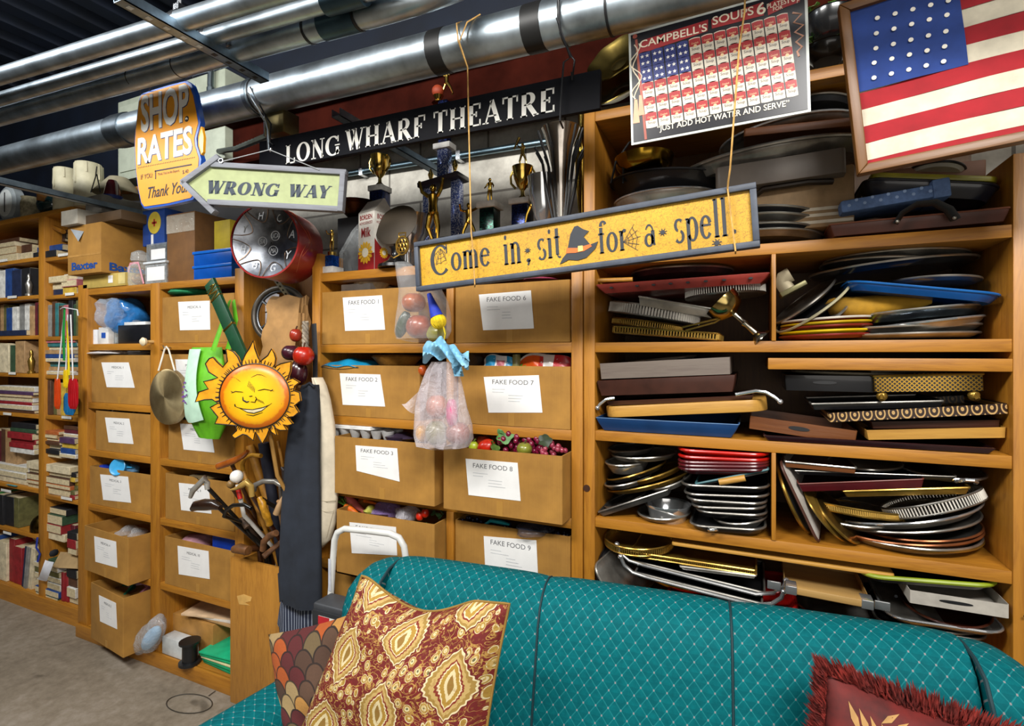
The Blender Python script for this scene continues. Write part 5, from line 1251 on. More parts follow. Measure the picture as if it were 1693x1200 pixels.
bl = MB()
bl.sheet(lambda u, v: W(699 + 76 * u, 600 - 34 * v * (1 - .5 * abs(u - .4)) - 8 * sin(u * 5) + 4 * sin(u * 21 + v * 9), -.235 - .03 * sin(v * pi) + .012 * sin(u * 17 + v * 11)), 22, 8)
bl.sheet(lambda u, v: W(745 + 16 * u + 6 * v, 596 + 26 * v, -.22 + .012 * sin(u * 7 + v * 8)), 8, 6)
part('tied_top', bl, P('#7db4d0', .5, 0, .15, 25), t, True, smooth=45, thick=.001, label='light blue tied top')
fruit('toy_melon', 'olive green toy melon at the bottom of the milky bag', 722, 716, 19, 21, -.20, '#76703a')
fruit('toy_potato', 'red-brown toy potato at the right bottom of the milky bag', 757, 716, 20, 19, -.19, '#96503e', cat='vegetable')
fruit('toy_lemon', 'yellow toy lemon at the left bottom of the milky bag', 697, 716, 10, 14, -.17, '#c9902a')
fruit('wrapped_toy', 'bright pink wrapped toy in the middle of the milky bag', 747, 682, 10, 24, -.215, '#c04a78', cat='toy')
fruit('toy_peach', 'peach-coloured toy fruit at the top of the milky bag', 722, 672, 18, 20, -.17, '#b97358')
# --- stick bin
PLY = wood('#b07a30', 'Z', .4, .35, 2.2)
t = thing('stick_bin', 'tall plywood bin full of walking sticks in the recess', 'bin', (-1.96, .1, 0))
BZt = .665
part('front_panel', MB().box((-2.195, -.04, 0), (-1.735, -.022, BZt)), PLY, t, True, bevel=.002)
part('side_panel', MB().box((-2.148, -.021, 0), (-2.132, .26, BZt)), PLY, t, True); part('side_panel', MB().box((-1.758, -.021, 0), (-1.742, .26, BZt)), PLY, t, True)
part('back_board', MB().box((-2.13, .245, 0), (-1.76, .26, BZt)), PLY, t, True); part('bottom', MB().box((-2.13, -.02, 0), (-1.76, .243, .02)), PLY, t, True)
c8 = lambda x, y: (110 + x / 2.61, 740 + y / 2.61)
part('patch', MB().prism([(W(*c8(x, y), -.0405).x, W(*c8(x, y), -.0405).z) for x, y in ((735, 640), (765, 632), (800, 645), (795, 662), (770, 668), (790, 680), (745, 676))], -.041, -.0402), P('#d2a45a', .5), t, True, smooth=None, label='paler scuffed patch')
SP = [0]
def cane(name, label, tops, Y, r, m, handle=None, hm=None, hr=None, base=None, cat='walking stick', knob=None):
    """shaft from the bin floor up through pixel points; handle is another run of pixel points at the top"""
    p = [W(*c8(*q[:2]), Y if len(q) < 3 else q[2]) for q in tops]
    if p[-1].z < .9: p[-1].y = max(p[-1].y, .012 + .01 * (SP[0] % 5))
    k = SP[0]; SP[0] += 1
    px_ = 110 + tops[-1][0] / 2.61; foot = Vector((max(-2.11, min(-1.79, -2.11 + .32 * (px_ - 380) / 90)), .03 + .19 * ((k * 5) % 9) / 9, .024))
    if p[-1].z > .70:
        rim = p[-1].lerp(foot, (p[-1].z - .685) / (p[-1].z - foot.z)); rim.y = max(rim.y, .014 + .012 * (k % 6)); p.append(rim)
    t = thing(name, label, cat, foot)
    part('shaft', MB().tube(p + [foot], [r] * len(p) + [r * .75], 10), m, t, True)
    if handle:
        h = [W(*c8(*q[:2]), Y if len(q) < 3 else q[2]) for q in handle]
        part('handle', MB().tube(h, hr if hr else r * 1.3, 12), hm or m, t, True)
    if knob:
        part('knob', MB().ball(W(*c8(*knob[:2]), Y), knob[2] * SC(400, Y), 16), hm or m, t, True)
    return t
BLK = P('#15120f', .3, 0, .2, coat=.3); BRN = P('#4a2a14', .4, 0, .3, 20); SILV = P('#bdbab2', .3, .55); TANW = P('#a8742a', .45, 0, .25, 20); DKW = P('#2c1a10', .3, 0, .3, 20, coat=.4)
cane('walking_stick', 'black cane with chased silver derby handle leaning far out to the left', [(603, 165, -.20), (800, 465, -.06)], -.2, .009, BLK, [(534, 215, -.21), (545, 185, -.21), (575, 155, -.21), (598, 130, -.21), (606, 150, -.2), (608, 180, -.2)], SILV, [.008, .012, .012, .013, .012, .010])
cane('golf_club', 'old wooden golf club with dark brown head', [(660, 262, -.18), (790, 455, -.05)], -.18, .008, BLK, [(543, 265, -.18), (560, 250, -.18), (600, 246, -.18), (640, 246, -.18), (665, 258, -.18)], DKW, [.012, .022, .026, .022, .012], cat='golf club')
cane('walking_stick', 'cane with polished orange-brown derby handle on top', [(715, 75, -.10), (770, 300, -.02)], -.1, .009, BRN, [(655, 80, -.12), (690, 68, -.12), (730, 52, -.12), (765, 32, -.12), (782, 15, -.12)], P('#8f4a16', .25, 0, .2, 20, coat=.4), [.015, .016, .015, .012, .008])
cane('walking_stick', 'bamboo cane with yellow crook handle', [(762, 100, -.06), (775, 140, -.06), (880, 460, .02)], -.06, .009, TANW, [(762, 100, -.06), (758, 70, -.07), (770, 45, -.08), (800, 32, -.08), (840, 35, -.08)], P('#b98426', .35, 0, .2, 30), .0095)
cane('white_cane', 'red and white stick topped by a white ball', [(738, 160, -.15), (765, 290, -.12)], -.15, .009, P('#d8d4cc', .4), [(738, 170, -.15), (750, 220, -.147)], P('#b3201a', .4), .0096, knob=None)
t = bpy.data.objects.get('white_cane'); part('ball_top', MB().ball(W(*c8(734, 124), -.15), 10.5 * SC(391, -.15), 18), P('#e6e4df', .25), t, True)
t = cane('walking_stick', 'dark cane with a golden duck head handle', [(800, 200, -.16), (850, 400, -.06)], -.16, .010, P('#3c1a10', .3, 0, .2, coat=.4), [(708, 182, -.18), (735, 176, -.18), (760, 160, -.18), (778, 148, -.175), (795, 165, -.165), (801, 210, -.16)], P('#bf9a50', .35, .35), [.004, .007, .013, .016, .013, .011])
cane('walking_stick', 'grey metal cane with broad hooked handle beside the apron', [(925, 170, -.11), (905, 400, -.02)], -.11, .010, P('#6d6a66', .35, .6), [(808, 185, -.12), (815, 160, -.12), (850, 145, -.12), (900, 146, -.12), (930, 165, -.11)], P('#8d8982', .35, .6), .011)
cane('walking_stick', 'stick with twisted yellow bamboo grip', [(840, 220, -.13), (880, 345, -.10)], -.13, .009, BLK, [(832, 215, -.13), (845, 240, -.13), (850, 262, -.128), (862, 290, -.12), (870, 312, -.11), (876, 330, -.1)], P('#b5801e', .35, 0, .25, 60), [.012, .016, .014, .017, .014, .015])
cane('walking_stick', 'black crook-handled cane below the duck head', [(680, 295, -.2), (750, 400, -.1)], -.2, .008, BLK, [(680, 298, -.2), (690, 268, -.2), (720, 248, -.2), (770, 246, -.2), (798, 262, -.2)], BLK, .0085)
cane('walking_stick', 'cane with a small tan ball knob left of the duck head', [(712, 170, -.12), (760, 380, -.04)], -.12, .008, BRN, hm=P('#8a6a3c', .4), knob=(710, 157, 7))
cane('root_stick', 'brown natural root stick bent over at the top', [(850, 470, -.06), (848, 440, -.08)], -.08, .013, P('#6a4426', .7, 0, .35, 30), [(848, 440, -.08), (852, 405, -.09), (875, 380, -.09), (905, 368, -.09)], P('#6a4426', .7, 0, .35, 30), .014)
cane('knob_stick', 'thick stick with a rounded wooden knob at the front edge of the bin', [(760, 440, -.07), (775, 455, -.05)], -.07, .014, BRN, [(722, 438, -.08), (745, 435, -.08), (785, 445, -.08)], P('#6b4524', .5, 0, .3, 25), [.016, .022, .02])
cane('wooden_pole', 'thick tan wooden pole slanting behind the crook handles', [(790, -10, .03), (880, 260, .06)], .03, .020, TANW, cat='pole')
cane('umbrella', 'furled dark navy umbrella behind the canes', [(850, -20, .0), (895, 250, .04)], .0, .024, P('#15192a', .7, 0, .2), cat='umbrella')
cane('wooden_pole', 'thin pale pole with a dark tip next to the apron', [(912, -30, -.07), (935, 90, -.07), (925, 300, -.04)], -.07, .006, TANW, [(930, 85, -.07), (942, 95, -.07), (938, 130, -.07)], P('#2a2220', .4), [.008, .014, .008], cat='pole')
cane('walking_stick', 'dark gnarled stick behind the black crook', [(770, 300, -.10), (790, 420, -.04)], -.1, .012, P('#3d2a1c', .7, 0, .4, 40), [(758, 300, -.1), (765, 320, -.1), (780, 345, -.1)], P('#4d3826', .7, 0, .4, 40), [.014, .012, .013])
cane('walking_stick', 'pale wood stick at the right beside the apron', [(915, 230, -.09), (912, 440, -.02)], -.09, .009, P('#97714a', .5), [(905, 285, -.1), (918, 250, -.1), (935, 210, -.09)], P('#a88660', .5), [.014, .012, .006])
# --- step ladder behind the sofa
LW = P('#d4d4d0', .3, 0, .05); LY = -.215
t = thing('step_ladder', 'white tubular step ladder with a black tray between the canes and the sofa', 'ladder', W(600, 1190, LY)); t.location.z = 0; BASE[t.name] = Mx((t.location.x, t.location.y, 0))
pts = [Vector((W(538, 1050, LY).x - .02, LY + .02, .0)), W(545, 1010, LY), W(551, 920, LY), W(553, 893, LY), W(558, 880, LY), W(570, 874, LY), W(605, 877, LY), W(645, 882, LY), W(660, 889, LY), W(668, 903, LY), W(672, 930, LY), Vector((W(686, 1000, LY).x, LY + .02, .0))]
part('handle_tube', MB().tube(pts, .0115, 12), LW, t, True)
a = W(541, 982, LY - .03); b = W(608, 990, LY - .03)
part('tray', MB().box((a.x, LY - .10, a.z - .03), (b.x + .03, LY - .01, a.z)), P('#3c3e42', .5), t, True, bevel=.008, seg=3)
part('tray_front', MB().box((a.x + .004, LY - .108, a.z - .17), (b.x + .02, LY - .095, a.z - .02)), P('#26282b', .5), t, True, bevel=.004)
st_ = part('sticker', MB().box((a.x + .035, LY - .1095, a.z - .15), (b.x - .01, LY - .1082, a.z - .035)), P('#d9d8d0', .5), t, True, smooth=None, label='red, white and yellow warning sticker')
BASE[st_.name] = BASE[t.name]
o = part('red_field', MB().box((a.x + .035, LY - .1103, a.z - .075), (a.x + .085, LY - .1096, a.z - .035)), P('#b3202a', .5), st_, True, smooth=None)
o = part('yellow_field', MB().box((a.x + .088, LY - .1103, a.z - .15), (b.x - .01, LY - .1096, a.z - .05)), P('#cdb52a', .5), st_, True, smooth=None)
part('tube_sticker', MB().box(W(549, 952, LY) + Vector((-.006, -.013, -.05)), W(549, 922, LY) + Vector((.006, -.0118, 0))), P('#b9bcc4', .5), t, True, smooth=None)
# --- fly swatters on the end of the left shelving
def swatter(label, hx, hy, px, py, wpx, hpx, col, Y, shape=1):
    t = thing('fly_swatter', label, 'fly swatter', W(px, py, Y), (0, 0, 0), 'fly swatters on the upright')
    s = SC(px, Y); m = P(col, .35, 0, .12, 12)
    poly = [(x * wpx * s, z * hpx * s) for x, z in ((-.35, .5), (.35, .5), (.5, .3), (.5, -.3), (.3, -.5), (-.3, -.5), (-.5, -.3), (-.5, .3))]
    part('paddle', MB().prism(poly, -.002, .002), m, t, bevel=.0008)
    part('handle', MB().tube([W(px, py - hpx * .45, Y), W(hx, hy, Y)], .0035, 6), P('#d8d8d8', .4), t, True)
    for i in (-.3, -.1, .1, .3): part('rib', MB().tube([(i * wpx * s * .5, -.003, hpx * s * .48), (i * wpx * s * 1.3, -.003, -hpx * s * .42)], .0012, 4), m, t)
    return t
swatter('orange fly swatter, leftmost of those hanging on the shelving end', 106, 520, 95, 651, 19, 50, '#c2400e', -.05)
swatter('blue fly swatter hanging behind the red one', 112, 520, 115, 668, 34, 36, '#1b6aa0', -.03)
swatter('red fly swatter hanging in front of the blue one', 117, 520, 121, 651, 29, 50, '#a5121a', -.065)
swatter('yellow hand-shaped fly swatter hanging between the orange and red ones', 112, 525, 109, 626, 15, 30, '#d8b80e', -.04)
a = W(110, 512, -.035)
solo('green_ribbon', MB().tube([W(107, 508, -.07), W(105, 550, -.07), W(106, 596, -.07)], [.008, .012, .009], 8, flat=.4), P('#117a2c', .5), 'green plastic strip hanging above the fly swatters', 'strip')
solo('yellow_ribbon', MB().tube([W(110, 530, -.055), W(113, 580, -.055), W(114, 620, -.055)], [.006, .010, .009], 8, flat=.4), P('#d9c30f', .5), 'yellow plastic strip hanging beside the green one', 'strip')
solo('wire_rack', MB().tube([W(100, 511, -.02), W(104, 508, -.08), W(128, 512, -.08), W(131, 520, -.02)], .003, 6).tube([W(128, 512, -.08), W(129, 522, -.08)], .003, 6), P('#c9cbcc', .4), 'white wire hook rack holding the fly swatters', 'rack')
# --- loop of wire lying on the floor
mb = MB().tube([WZ(275 + 38 + 38 * cos(q), 1163 + 16 * sin(q), .003) for q in [i * pi / 14 for i in range(28)]], .0022, 5, True).tube([WZ(345, 1150, .004), WZ(356, 1142, .004)], .002, 5)
solo('floor_wire', mb, P('#3a342b', .6), 'loop of dark wire lying on the concrete floor', 'wire')
# ================================================================ serving trays on the wide shelving
SIL = P('#b5b1a8', .28, .82, .2, 12); SIL2 = P('#918d86', .3, .8, .25, 12); CHR = P('#d6d8da', .14, .85, .05); BRS = P('#a9863c', .28, .8, .2, 14); COP = P('#9a5f3c', .3, .7, .2, 12)
BLKT = P('#141416', .28, 0, .1, coat=.3); PEW = P('#6f6d6a', .36, .8, .25, 14); IRON = P('#3c3c3e', .35, .6, .25, 10)
def perim(kind, w, d, n=48):
    if kind == 'oval': return [(w / 2 * cos(2 * pi * k / n), d / 2 * sin(2 * pi * k / n)) for k in range(n)]
    r = {'rect': .006, 'rr': .05, 'box': .004}[kind]
    return rrect(w, d, r, 6 if r > .01 else 2)
def tray(kind, label, x0, y0, x1, y1, hpx, m, dep=.30, Yf=.02, name='serving_tray', cat='tray', flare=.12, gal=0, rimm=None, pitch=0.0, group=None, slots=None, rimr=.0035, handles=None, feet=None, lip=.0):
    Yp = Yf + dep / 2 if kind == 'oval' else Yf
    a, b = W(x0, y0, Yp), W(x1, y1, Yp); s = SC((x0 + x1) / 2, Yp); h = max(hpx * s, .006)
    w = (b - a).length; roll = -atan2(b.z - a.z, b.x - a.x); c = (a + b) / 2; c.y = Yf + dep / 2
    R = Euler((pitch, roll, 0)).to_matrix()
    c = c - R @ Vector((0, 0, h))
    if kind != 'oval': c.y = Yf + dep / 2
    for q in (.74, 1.055, 1.344, 1.638, 1.926, 2.412):
        if q - .05 < c.z < q + .002: c.z = q + .002
    t = thing(name, label, cat, c, R, group)
    k0 = 1 - flare; pr = lambda k, z: [(x * k, y * k, z) for x, y in perim(kind, w, dep)]
    th = min(.004, h * .3)
    if gal:
        base = MB().loft([pr(.96, 0), pr(.985, th), pr(.985, th * 1.6), pr(.93, th * 1.2)])
        part('plate', base, m, t)
        g = MB(); P_ = perim(kind, w * .985, dep * .985, 96 if kind == 'oval' else 48)
        top = [(x, y, h) for x, y in P_]; bot = [(x, y, th) for x, y in P_]
        g.tube(top, .003, 6, True).tube(bot, .0025, 6, True)
        L_ = 0; q = []
        for i in range(len(P_)):
            p0, p1 = Vector(P_[i]), Vector(P_[(i + 1) % len(P_)]); l = (p1 - p0).length; m_ = max(1, round(l / gal))
            for k in range(m_): q.append(p0.lerp(p1, k / m_))
        for p in q:
            g.box((p.x - gal * .24, p.y - .001, th), (p.x + gal * .24, p.y + .001, h))
        part('gallery', g, rimm or m, t, smooth=40)
    else:
        rings = [pr(k0 * .98, 0), pr(k0, .0), pr(1 - flare * .35, h * .55), pr(1.0, h * .96), pr(1.0 + lip, h), pr(.985, h + .0015), pr(1 - flare * .45 - .01, h * .6), pr(k0 - .01, th)]
        if kind == 'box' or flare < .03: rings = [pr(1 - flare, 0), pr(1, h), pr(1 - .012, h), pr(1 - flare - .012, th)]
        part('dish', MB().loft(rings), m, t, smooth=35)
        if rimm or kind in ('oval', 'rr'):
            part('rim', MB().tube([(x, y, h) for x, y in perim(kind, w * (1 + lip), dep * (1 + lip), 56)], rimr, 7, True), rimm or m, t)
    if slots:
        for u, ww, hh in slots:
            part('hand_slot', MB().prism([(w * u + x * ww, h * .55 + z * hh) for x, z in rrect(1, 1, .45, 4)], -dep / 2 - .0012 + flare * dep * .2 * 0, -dep / 2 + .004), BLACK, t)
    if handles:
        for u, ww, hh, mm in handles:
            part('handle', MB().tube([(w * u - ww, -dep / 2 - .002, h * .5), (w * u - ww * .9, -dep / 2 - .02, h * .5 + hh * .5), (w * u - ww * .4, -dep / 2 - .03, h * .5 + hh), (w * u + ww * .4, -dep / 2 - .03, h * .5 + hh), (w * u + ww * .9, -dep / 2 - .02, h * .5 + hh * .5), (w * u + ww, -dep / 2 - .002, h * .5)], .0045, 8), mm, t)
    if feet:
        for u in (-.42, .42): part('foot', MB().ball((w * u, -dep / 2 + .01, -.012), .014, 10, (1, .8, 1)).tube([(w * u, -dep / 2 + .012, 0), (w * u * 1.04, -dep / 2 - .006, -.022)], .006, 6), feet, t)
    return fitcell(t)
def board(label, x0, y0, x1, y1, hpx, m, dep=.3, Yf=.02, name='wooden_board', cat='board', r=.02, group=None):
    a, b = W(x0, y0, Yf), W(x1, y1, Yf); s = SC((x0 + x1) / 2, Yf); h = hpx * s; w = (b - a).length; roll = -atan2(b.z - a.z, b.x - a.x)
    R = Euler((0, roll, 0)).to_matrix(); c = (a + b) / 2 + Vector((0, dep / 2, 0)) - R @ Vector((0, 0, h))
    t = thing(name, label, cat, c, R, group)
    part('slab', MB().slab(rrect(w, dep, r, 6), 0, h), m, t, bevel=.003); return fitcell(t)
WOODL = wood('#b98a3e', 'X', .4, .3); WOODD = wood('#3c2116', 'X', .35, .4); WOODM = wood('#6a3d1c', 'X', .4, .4); WOODG = wood('#6d6259', 'X', .5, .25)
g1 = 'trays in the top left cell'; 
TL = (.10, .42, .74, 1.055, 1.344, 1.638, 1.926, 2.412)
def fitcell(t):
    x, z = t.location.x, t.location.z
    cut = 1.638 < z + .01 < 1.925 or 1.055 < z + .01 < 1.344
    lo, hi = (-.483, .586)
    if cut: lo, hi = ((-.483, .043) if x < .05 else (.059, .586))
    fit(t, lo, hi, .457, TL)
    return t
# top left cell between the two upper shelves
tray('rect', 'rectangular brass tray with pierced gallery lying lowest in the upper left cell', 1012, 545, 1190, 558, 12, PEW, .26, .02, gal=.009, rimm=BRS)
tray('oval', 'round silver tray with ribbed side under the pierced round one', 1014, 526, 1130, 540, 11, SIL2, .24, .06, gal=.007, rimm=BRS)
tray('oval', 'round silver tray with a tall pierced gallery', 1000, 500, 1146, 521, 18, PEW, .28, .05, gal=.014, rimm=SIL)
tray('rect', 'silver tray with square black handles lying askew on the pierced one', 1056, 490, 1184, 512, 14, SIL, .22, .03, flare=.06, rimm=SIL, name='serving_tray')
tray('oval', 'chased silver tray with a beaded gallery under the red tray', 1132, 478, 1266, 465, 20, SIL, .26, .04, gal=.006, rimm=SIL)
tray('rect', 'red tole tray with cut-out sides across the upper left cell', 985, 471, 1276, 450, 15, P('#94352c', .4, 0, .15, coat=.2), .34, .0, flare=.10, slots=[(u, .012, .006) for u in (-.4, -.24, -.14, -.04, .06, .16, .26, .4)])
solo('wooden_rod', MB().tube([W(979, 464, .04), W(1046, 462, .05)], .008, 10), TANW, 'thin wooden rod end left of the red tray', 'rod')
for i, (x0, y0, x1, y1, mm, lb) in enumerate(((1046, 455, 1212, 446, IRON, 'dark pewter tray lying directly on the red tray'), (1090, 447, 1240, 438, SIL2, 'second pewter tray above the red tray, thin bright rim'), (1120, 438, 1254, 424, PEW, 'topmost grey tray just under the yellow sign'))):
    tray('oval', lb, x0, y0, x1, y1, 8, mm, .3, .05, rimm=SIL)
t = thing('goblet', 'large tarnished brass goblet lying tipped over on the shelf', 'goblet', W(1212, 517, .02), (0, radians(-45), 0))
s = SC(1215, .02)
part('bowl', MB().lathe([(.006, -4 * s), (22 * s, 4 * s), (29 * s, 16 * s), (30 * s, 28 * s), (28 * s, 28 * s), (26 * s, 16 * s), (3 * s, 2 * s)], 28), metal('#a8935c', .18, .3, 12), t)
part('stem', MB().lathe([(5 * s, -3 * s), (4 * s, -20 * s), (6 * s, -24 * s), (4 * s, -30 * s), (5 * s, -48 * s), (16 * s, -58 * s), (17 * s, -61 * s), (2 * s, -60 * s)], 20), metal('#b9b4a6', .18), t)
solo('tongs', MB().tube([W(1128, 541, .01), W(1182, 528, .0), W(1196, 524, .01)], .003, 6).tube([W(1134, 546, .01), W(1182, 533, .0), W(1196, 524, .01)], .003, 6), BRS, 'gold-coloured tongs lying in front of the tipped goblet', 'tongs')
# top right cell
tray('oval', 'thin silver tray lying lowest in the upper right cell', 1398, 557, 1655, 550, 7, SIL, .38, .03, rimm=SIL)
tray('oval', 'beaded silver tray second from the bottom in the upper right cell', 1424, 546, 1674, 536, 10, SIL2, .36, .03, rimm=SIL)
tray('oval', 'silver tray with a broad polished border, tilted up to the right', 1462, 546, 1678, 522, 12, SIL, .34, .02, rimm=CHR)
tray('oval', 'blue-grey beaded metal tray on top of the silver stack', 1440, 525, 1662, 504, 14, metal('#8d9aa6', .3, .2), .34, .03, rimm=SIL)
for i, (y0, y1, cc, lb) in enumerate(((558, 552, '#7d1c14', 'lowest, brick red'), (552, 545, '#d9b90c', 'second, bright yellow'), (545, 537, '#7a2014', 'third, dark red'), (540, 531, '#c2a00e', 'fourth, mustard yellow'), (534, 524, '#8a2620', 'topmost, red with a white edge'))):
    tray('oval', lb + ' plate of the red and yellow stack', 1289 + i, y0, 1440, y1, 6, P(cc, .35, coat=.3), .25, .02, name='plate', cat='plate', group='red and yellow plates', rimm=P('#c9c0b4', .4) if i == 4 else None)
def leaning(label, cx, cy, wpx, hpx, ang, m, Y=.10, name='serving_tray', cat='tray', rimm=None, yawd=20, shape='oval', group=None, thick=.012, bulge=.0):
    """a tray stood on edge, leaning sideways"""
    s = SC(cx, Y); c = W(cx, cy, Y); h, w = hpx * s, wpx
    R = (Euler((0, radians(ang), 0)).to_matrix() @ Euler((0, 0, radians(yawd))).to_matrix())
    t = thing(name, label, cat, c, R, group)
    pr_ = lambda k, x: [(x, p * k, q * k) for p, q in (perim('oval', w, h) if shape == 'oval' else rrect(w, h, .03, 5))]
    part('dish', MB().loft([pr_(.7, thick), pr_(.85, thick * .9), pr_(1, 0), pr_(1, -.003), pr_(.84, thick * .6), pr_(.7, thick * .7)]), m, t, smooth=50)
    if rimm: part('rim', MB().tube([(0, p, q) for p, q in (perim('oval', w, h, 48) if shape == 'oval' else rrect(w, h, .03, 5))], .004, 6, True), rimm, t)
    return fitcell(t)
leaning('tray with a cream rim leaning against the divider, front of three', 1342, 508, .30, 128, 52, IRON, .16, rimm=P('#a9a384', .5), yawd=10)
leaning('silver tray leaning behind the cream-rimmed one', 1326, 498, .28, 108, 50, SIL, .2, rimm=SIL, yawd=8)
leaning('pierced silver tray leaning in front of the cream-rimmed one', 1354, 524, .2, 90, 58, SIL2, .13, rimm=SIL, yawd=14)
t = thing('brass_clip', 'bent brass napkin clip resting on the leaning trays', 'clip', W(1312, 478, .08), (0, radians(-28), 0)); s = SC(1312, .08)
part('plate', MB().box((-22 * s, -.03, -4 * s), (20 * s, .05, 4 * s)), P('#6d6848', .4, .6), t, bevel=.002); part('curl', MB().tube([(-8 * s, 0, 4 * s), (-9 * s, 0, 18 * s), (-4 * s, 0, 24 * s), (8 * s, 0, 24 * s)], .022, 8, flat=.18), P('#8a8068', .4, .6), t)
t = thing('mustard_cloth', 'mustard yellow rolled cloth in front of the silver trays', 'cloth', W(1450, 508, .12)); s = SC(1450, .12)
part('roll', MB().tube([(-72 * s, 0, 12 * s), (-62 * s, 0, 4 * s), (-35 * s, -.01, -2 * s), (0, 0, 2 * s), (40 * s, 0, 4 * s), (72 * s, 0, 8 * s)], [.012, .036, .045, .04, .03, .012], 14, flat=.8), P('#a57a16', .85, 0, .2, 14), t, smooth=70)
tray('rr', 'bright blue plastic tray high in the upper right cell', 1416, 463, 1678, 486, 14, P('#0a4583', .3, coat=.2), .36, .02, flare=.08, rimm=P('#0f5596', .3))
tray('oval', 'thin silver-edged tray above the blue tray at the right', 1516, 466, 1674, 462, 6, SIL2, .3, .06, rimm=SIL)
for x0, y0, x1, y1, mm, lb in ((1380, 456, 1668, 424, BLKT, 'black tray with a bright rim tilted up to the right, lowest under the shelf'), (1356, 441, 1550, 437, IRON, 'grey beaded tray second in the stack under the upper shelf'), (1362, 434, 1600, 420, SIL2, 'silver beaded tray third in the stack under the upper shelf'), (1360, 424, 1640, 402, BLKT, 'black tray topmost of the stack under the upper shelf')):
    tray('oval', lb, x0, y0, x1, y1, 9, mm, .34, .05, rimm=SIL)
# middle level left
tray('rect', 'blue painted wooden tray with sloping sides, lowest in the middle left pile', 985, 692, 1222, 704, 22, P('#103765', .45, 0, .15, 8), .30, .0, flare=.10, rimm=P('#5c7fa8', .6), rimr=.0012)
board('thick rounded butcher-block board on the blue tray', 996, 673, 1268, 660, 19, WOODL, .28, .005, r=.06)
tray('rect', 'low brown tray with curved chrome handles on the butcher-block', 1002, 664, 1246, 654, 7, WOODD, .26, .02, flare=.03, handles=None)
t = tray('rect', 'dark brown leather-look tray with tall sloping sides', 986, 630, 1216, 620, 26, P('#3d2017', .4, 0, .2, 14), .30, .005, flare=.05)
for x, y, pts in ((1292, 664, [(1216, 652), (1250, 646), (1266, 648), (1280, 656), (1290, 664)]), (988, 672, [(1016, 658), (1002, 660), (992, 668), (988, 674)])):
    solo('carrying_rail', MB().tube([W(p[0], p[1], -.012 if x > 1000 else .002) for p in pts], .005, 8).ball(W(pts[-1][0], pts[-1][1], -.012 if x > 1000 else .002), .008, 10), CHR, 'curved chrome handle at the ' + ('right' if x > 1000 else 'left') + ' end of the low brown tray', 'rail')
tray('box', 'grey weathered wooden tray standing on the dark brown one', 991, 601, 1207, 590, 27, WOODG, .30, .005, flare=.01)
tray('oval', 'silver tray edge showing above the grey wooden tray', 1040, 599, 1150, 588, 5, SIL, .2, .08, rimm=SIL)
# middle level right
tray('rect', 'long dark maroon lacquer tray, lowest of the middle right pile', 1262, 720, 1648, 742, 9, P('#2a1216', .25, 0, .15, coat=.4), .3, .0, flare=.04, name='lacquer_tray')
t = tray('box', 'brown wooden tray with a cut-out hand slot at its end', 1240, 696, 1418, 722, 22, WOODM, .26, .03, flare=.01, slots=[(-.02, .055, .012)])
tray('box', 'round-cornered light wood tray, second from the bottom right', 1432, 711, 1664, 706, 17, WOODL, .26, .03, flare=.02)
tray('box', 'dark brown wooden tray on the light wood one', 1440, 697, 1654, 694, 12, WOODD, .24, .05, flare=.02)
def ornate():
    m, nt, b = nodes_of('scroll_print'); s = nt.nodes.new('ShaderNodeSeparateXYZ'); nt.links.new(coords(nt), s.inputs[0]); M = lambda op, *a: mathn(nt, op, *a)
    x = M('SUBTRACT', M('FRACT', M('DIVIDE', s.outputs[0], .03)), .5); z = M('DIVIDE', M('SUBTRACT', s.outputs[2], .014), .014)
    c1 = M('SQRT', M('ADD', M('POWER', M('MULTIPLY', x, 3.2), 2.0), M('POWER', M('SUBTRACT', z, .25), 2.0)))
    w = M('ABSOLUTE', M('SUBTRACT', M('SINE', M('MULTIPLY', c1, 7.0)), .75)); nt.links.new(ramp(nt, w, [(.3, srgb('#b8945e')), (.42, srgb('#2b1a12'))]), b.inputs['Base Color']); b.inputs['Roughness'].default_value = .4; return m
tray('box', 'tray with a cream scroll pattern printed round its dark side', 1375, 683, 1672, 667, 16, ornate(), .30, .02, flare=.005, feet=None)
tray('rect', 'black tray with a silver corner under the scroll-patterned tray', 1342, 668, 1560, 663, 10, BLKT, .25, .04, flare=.03, rimm=SIL2)
def fretbox():
    m, nt, b = nodes_of('pierced_brass'); s = nt.nodes.new('ShaderNodeSeparateXYZ'); nt.links.new(coords(nt), s.inputs[0]); M = lambda op, *a: mathn(nt, op, *a)
    p = M('DIVIDE', M('ADD', s.outputs[0], s.outputs[2]), .011); q = M('DIVIDE', M('SUBTRACT', s.outputs[0], s.outputs[2]), .011)
    k = M('MINIMUM', M('PINGPONG', p, .5), M('PINGPONG', q, .5)); nt.links.new(ramp(nt, k, [(.14, srgb('#b08a3a')), (.18, srgb('#120c06'))]), b.inputs['Base Color'])
    nt.links.new(ramp(nt, k, [(.14, (1, 1, 1)), (.18, (0, 0, 0))]), b.inputs['Metallic']); b.inputs['Roughness'].default_value = .3; return m
tray('box', 'brass footed tray with a diamond-pierced side', 1444, 622, 1626, 618, 27, fretbox(), .24, .03, flare=.005, rimm=BRS, feet=BRS, rimr=.004)
tray('rect', 'black wooden tray with a wavy side and a hand slot', 1297, 620, 1450, 622, 26, BLKT, .26, .04, flare=.03, slots=[(-.05, .06, .009)])
tray('oval', 'pale thin tray lying on the black wavy one', 1310, 613, 1500, 618, 4, P('#8d8674', .5), .22, .06)
tray('rect', 'thin silver tray just below the loose shelf board', 1440, 614, 1620, 611, 4, SIL2, .2, .06, rimm=SIL)
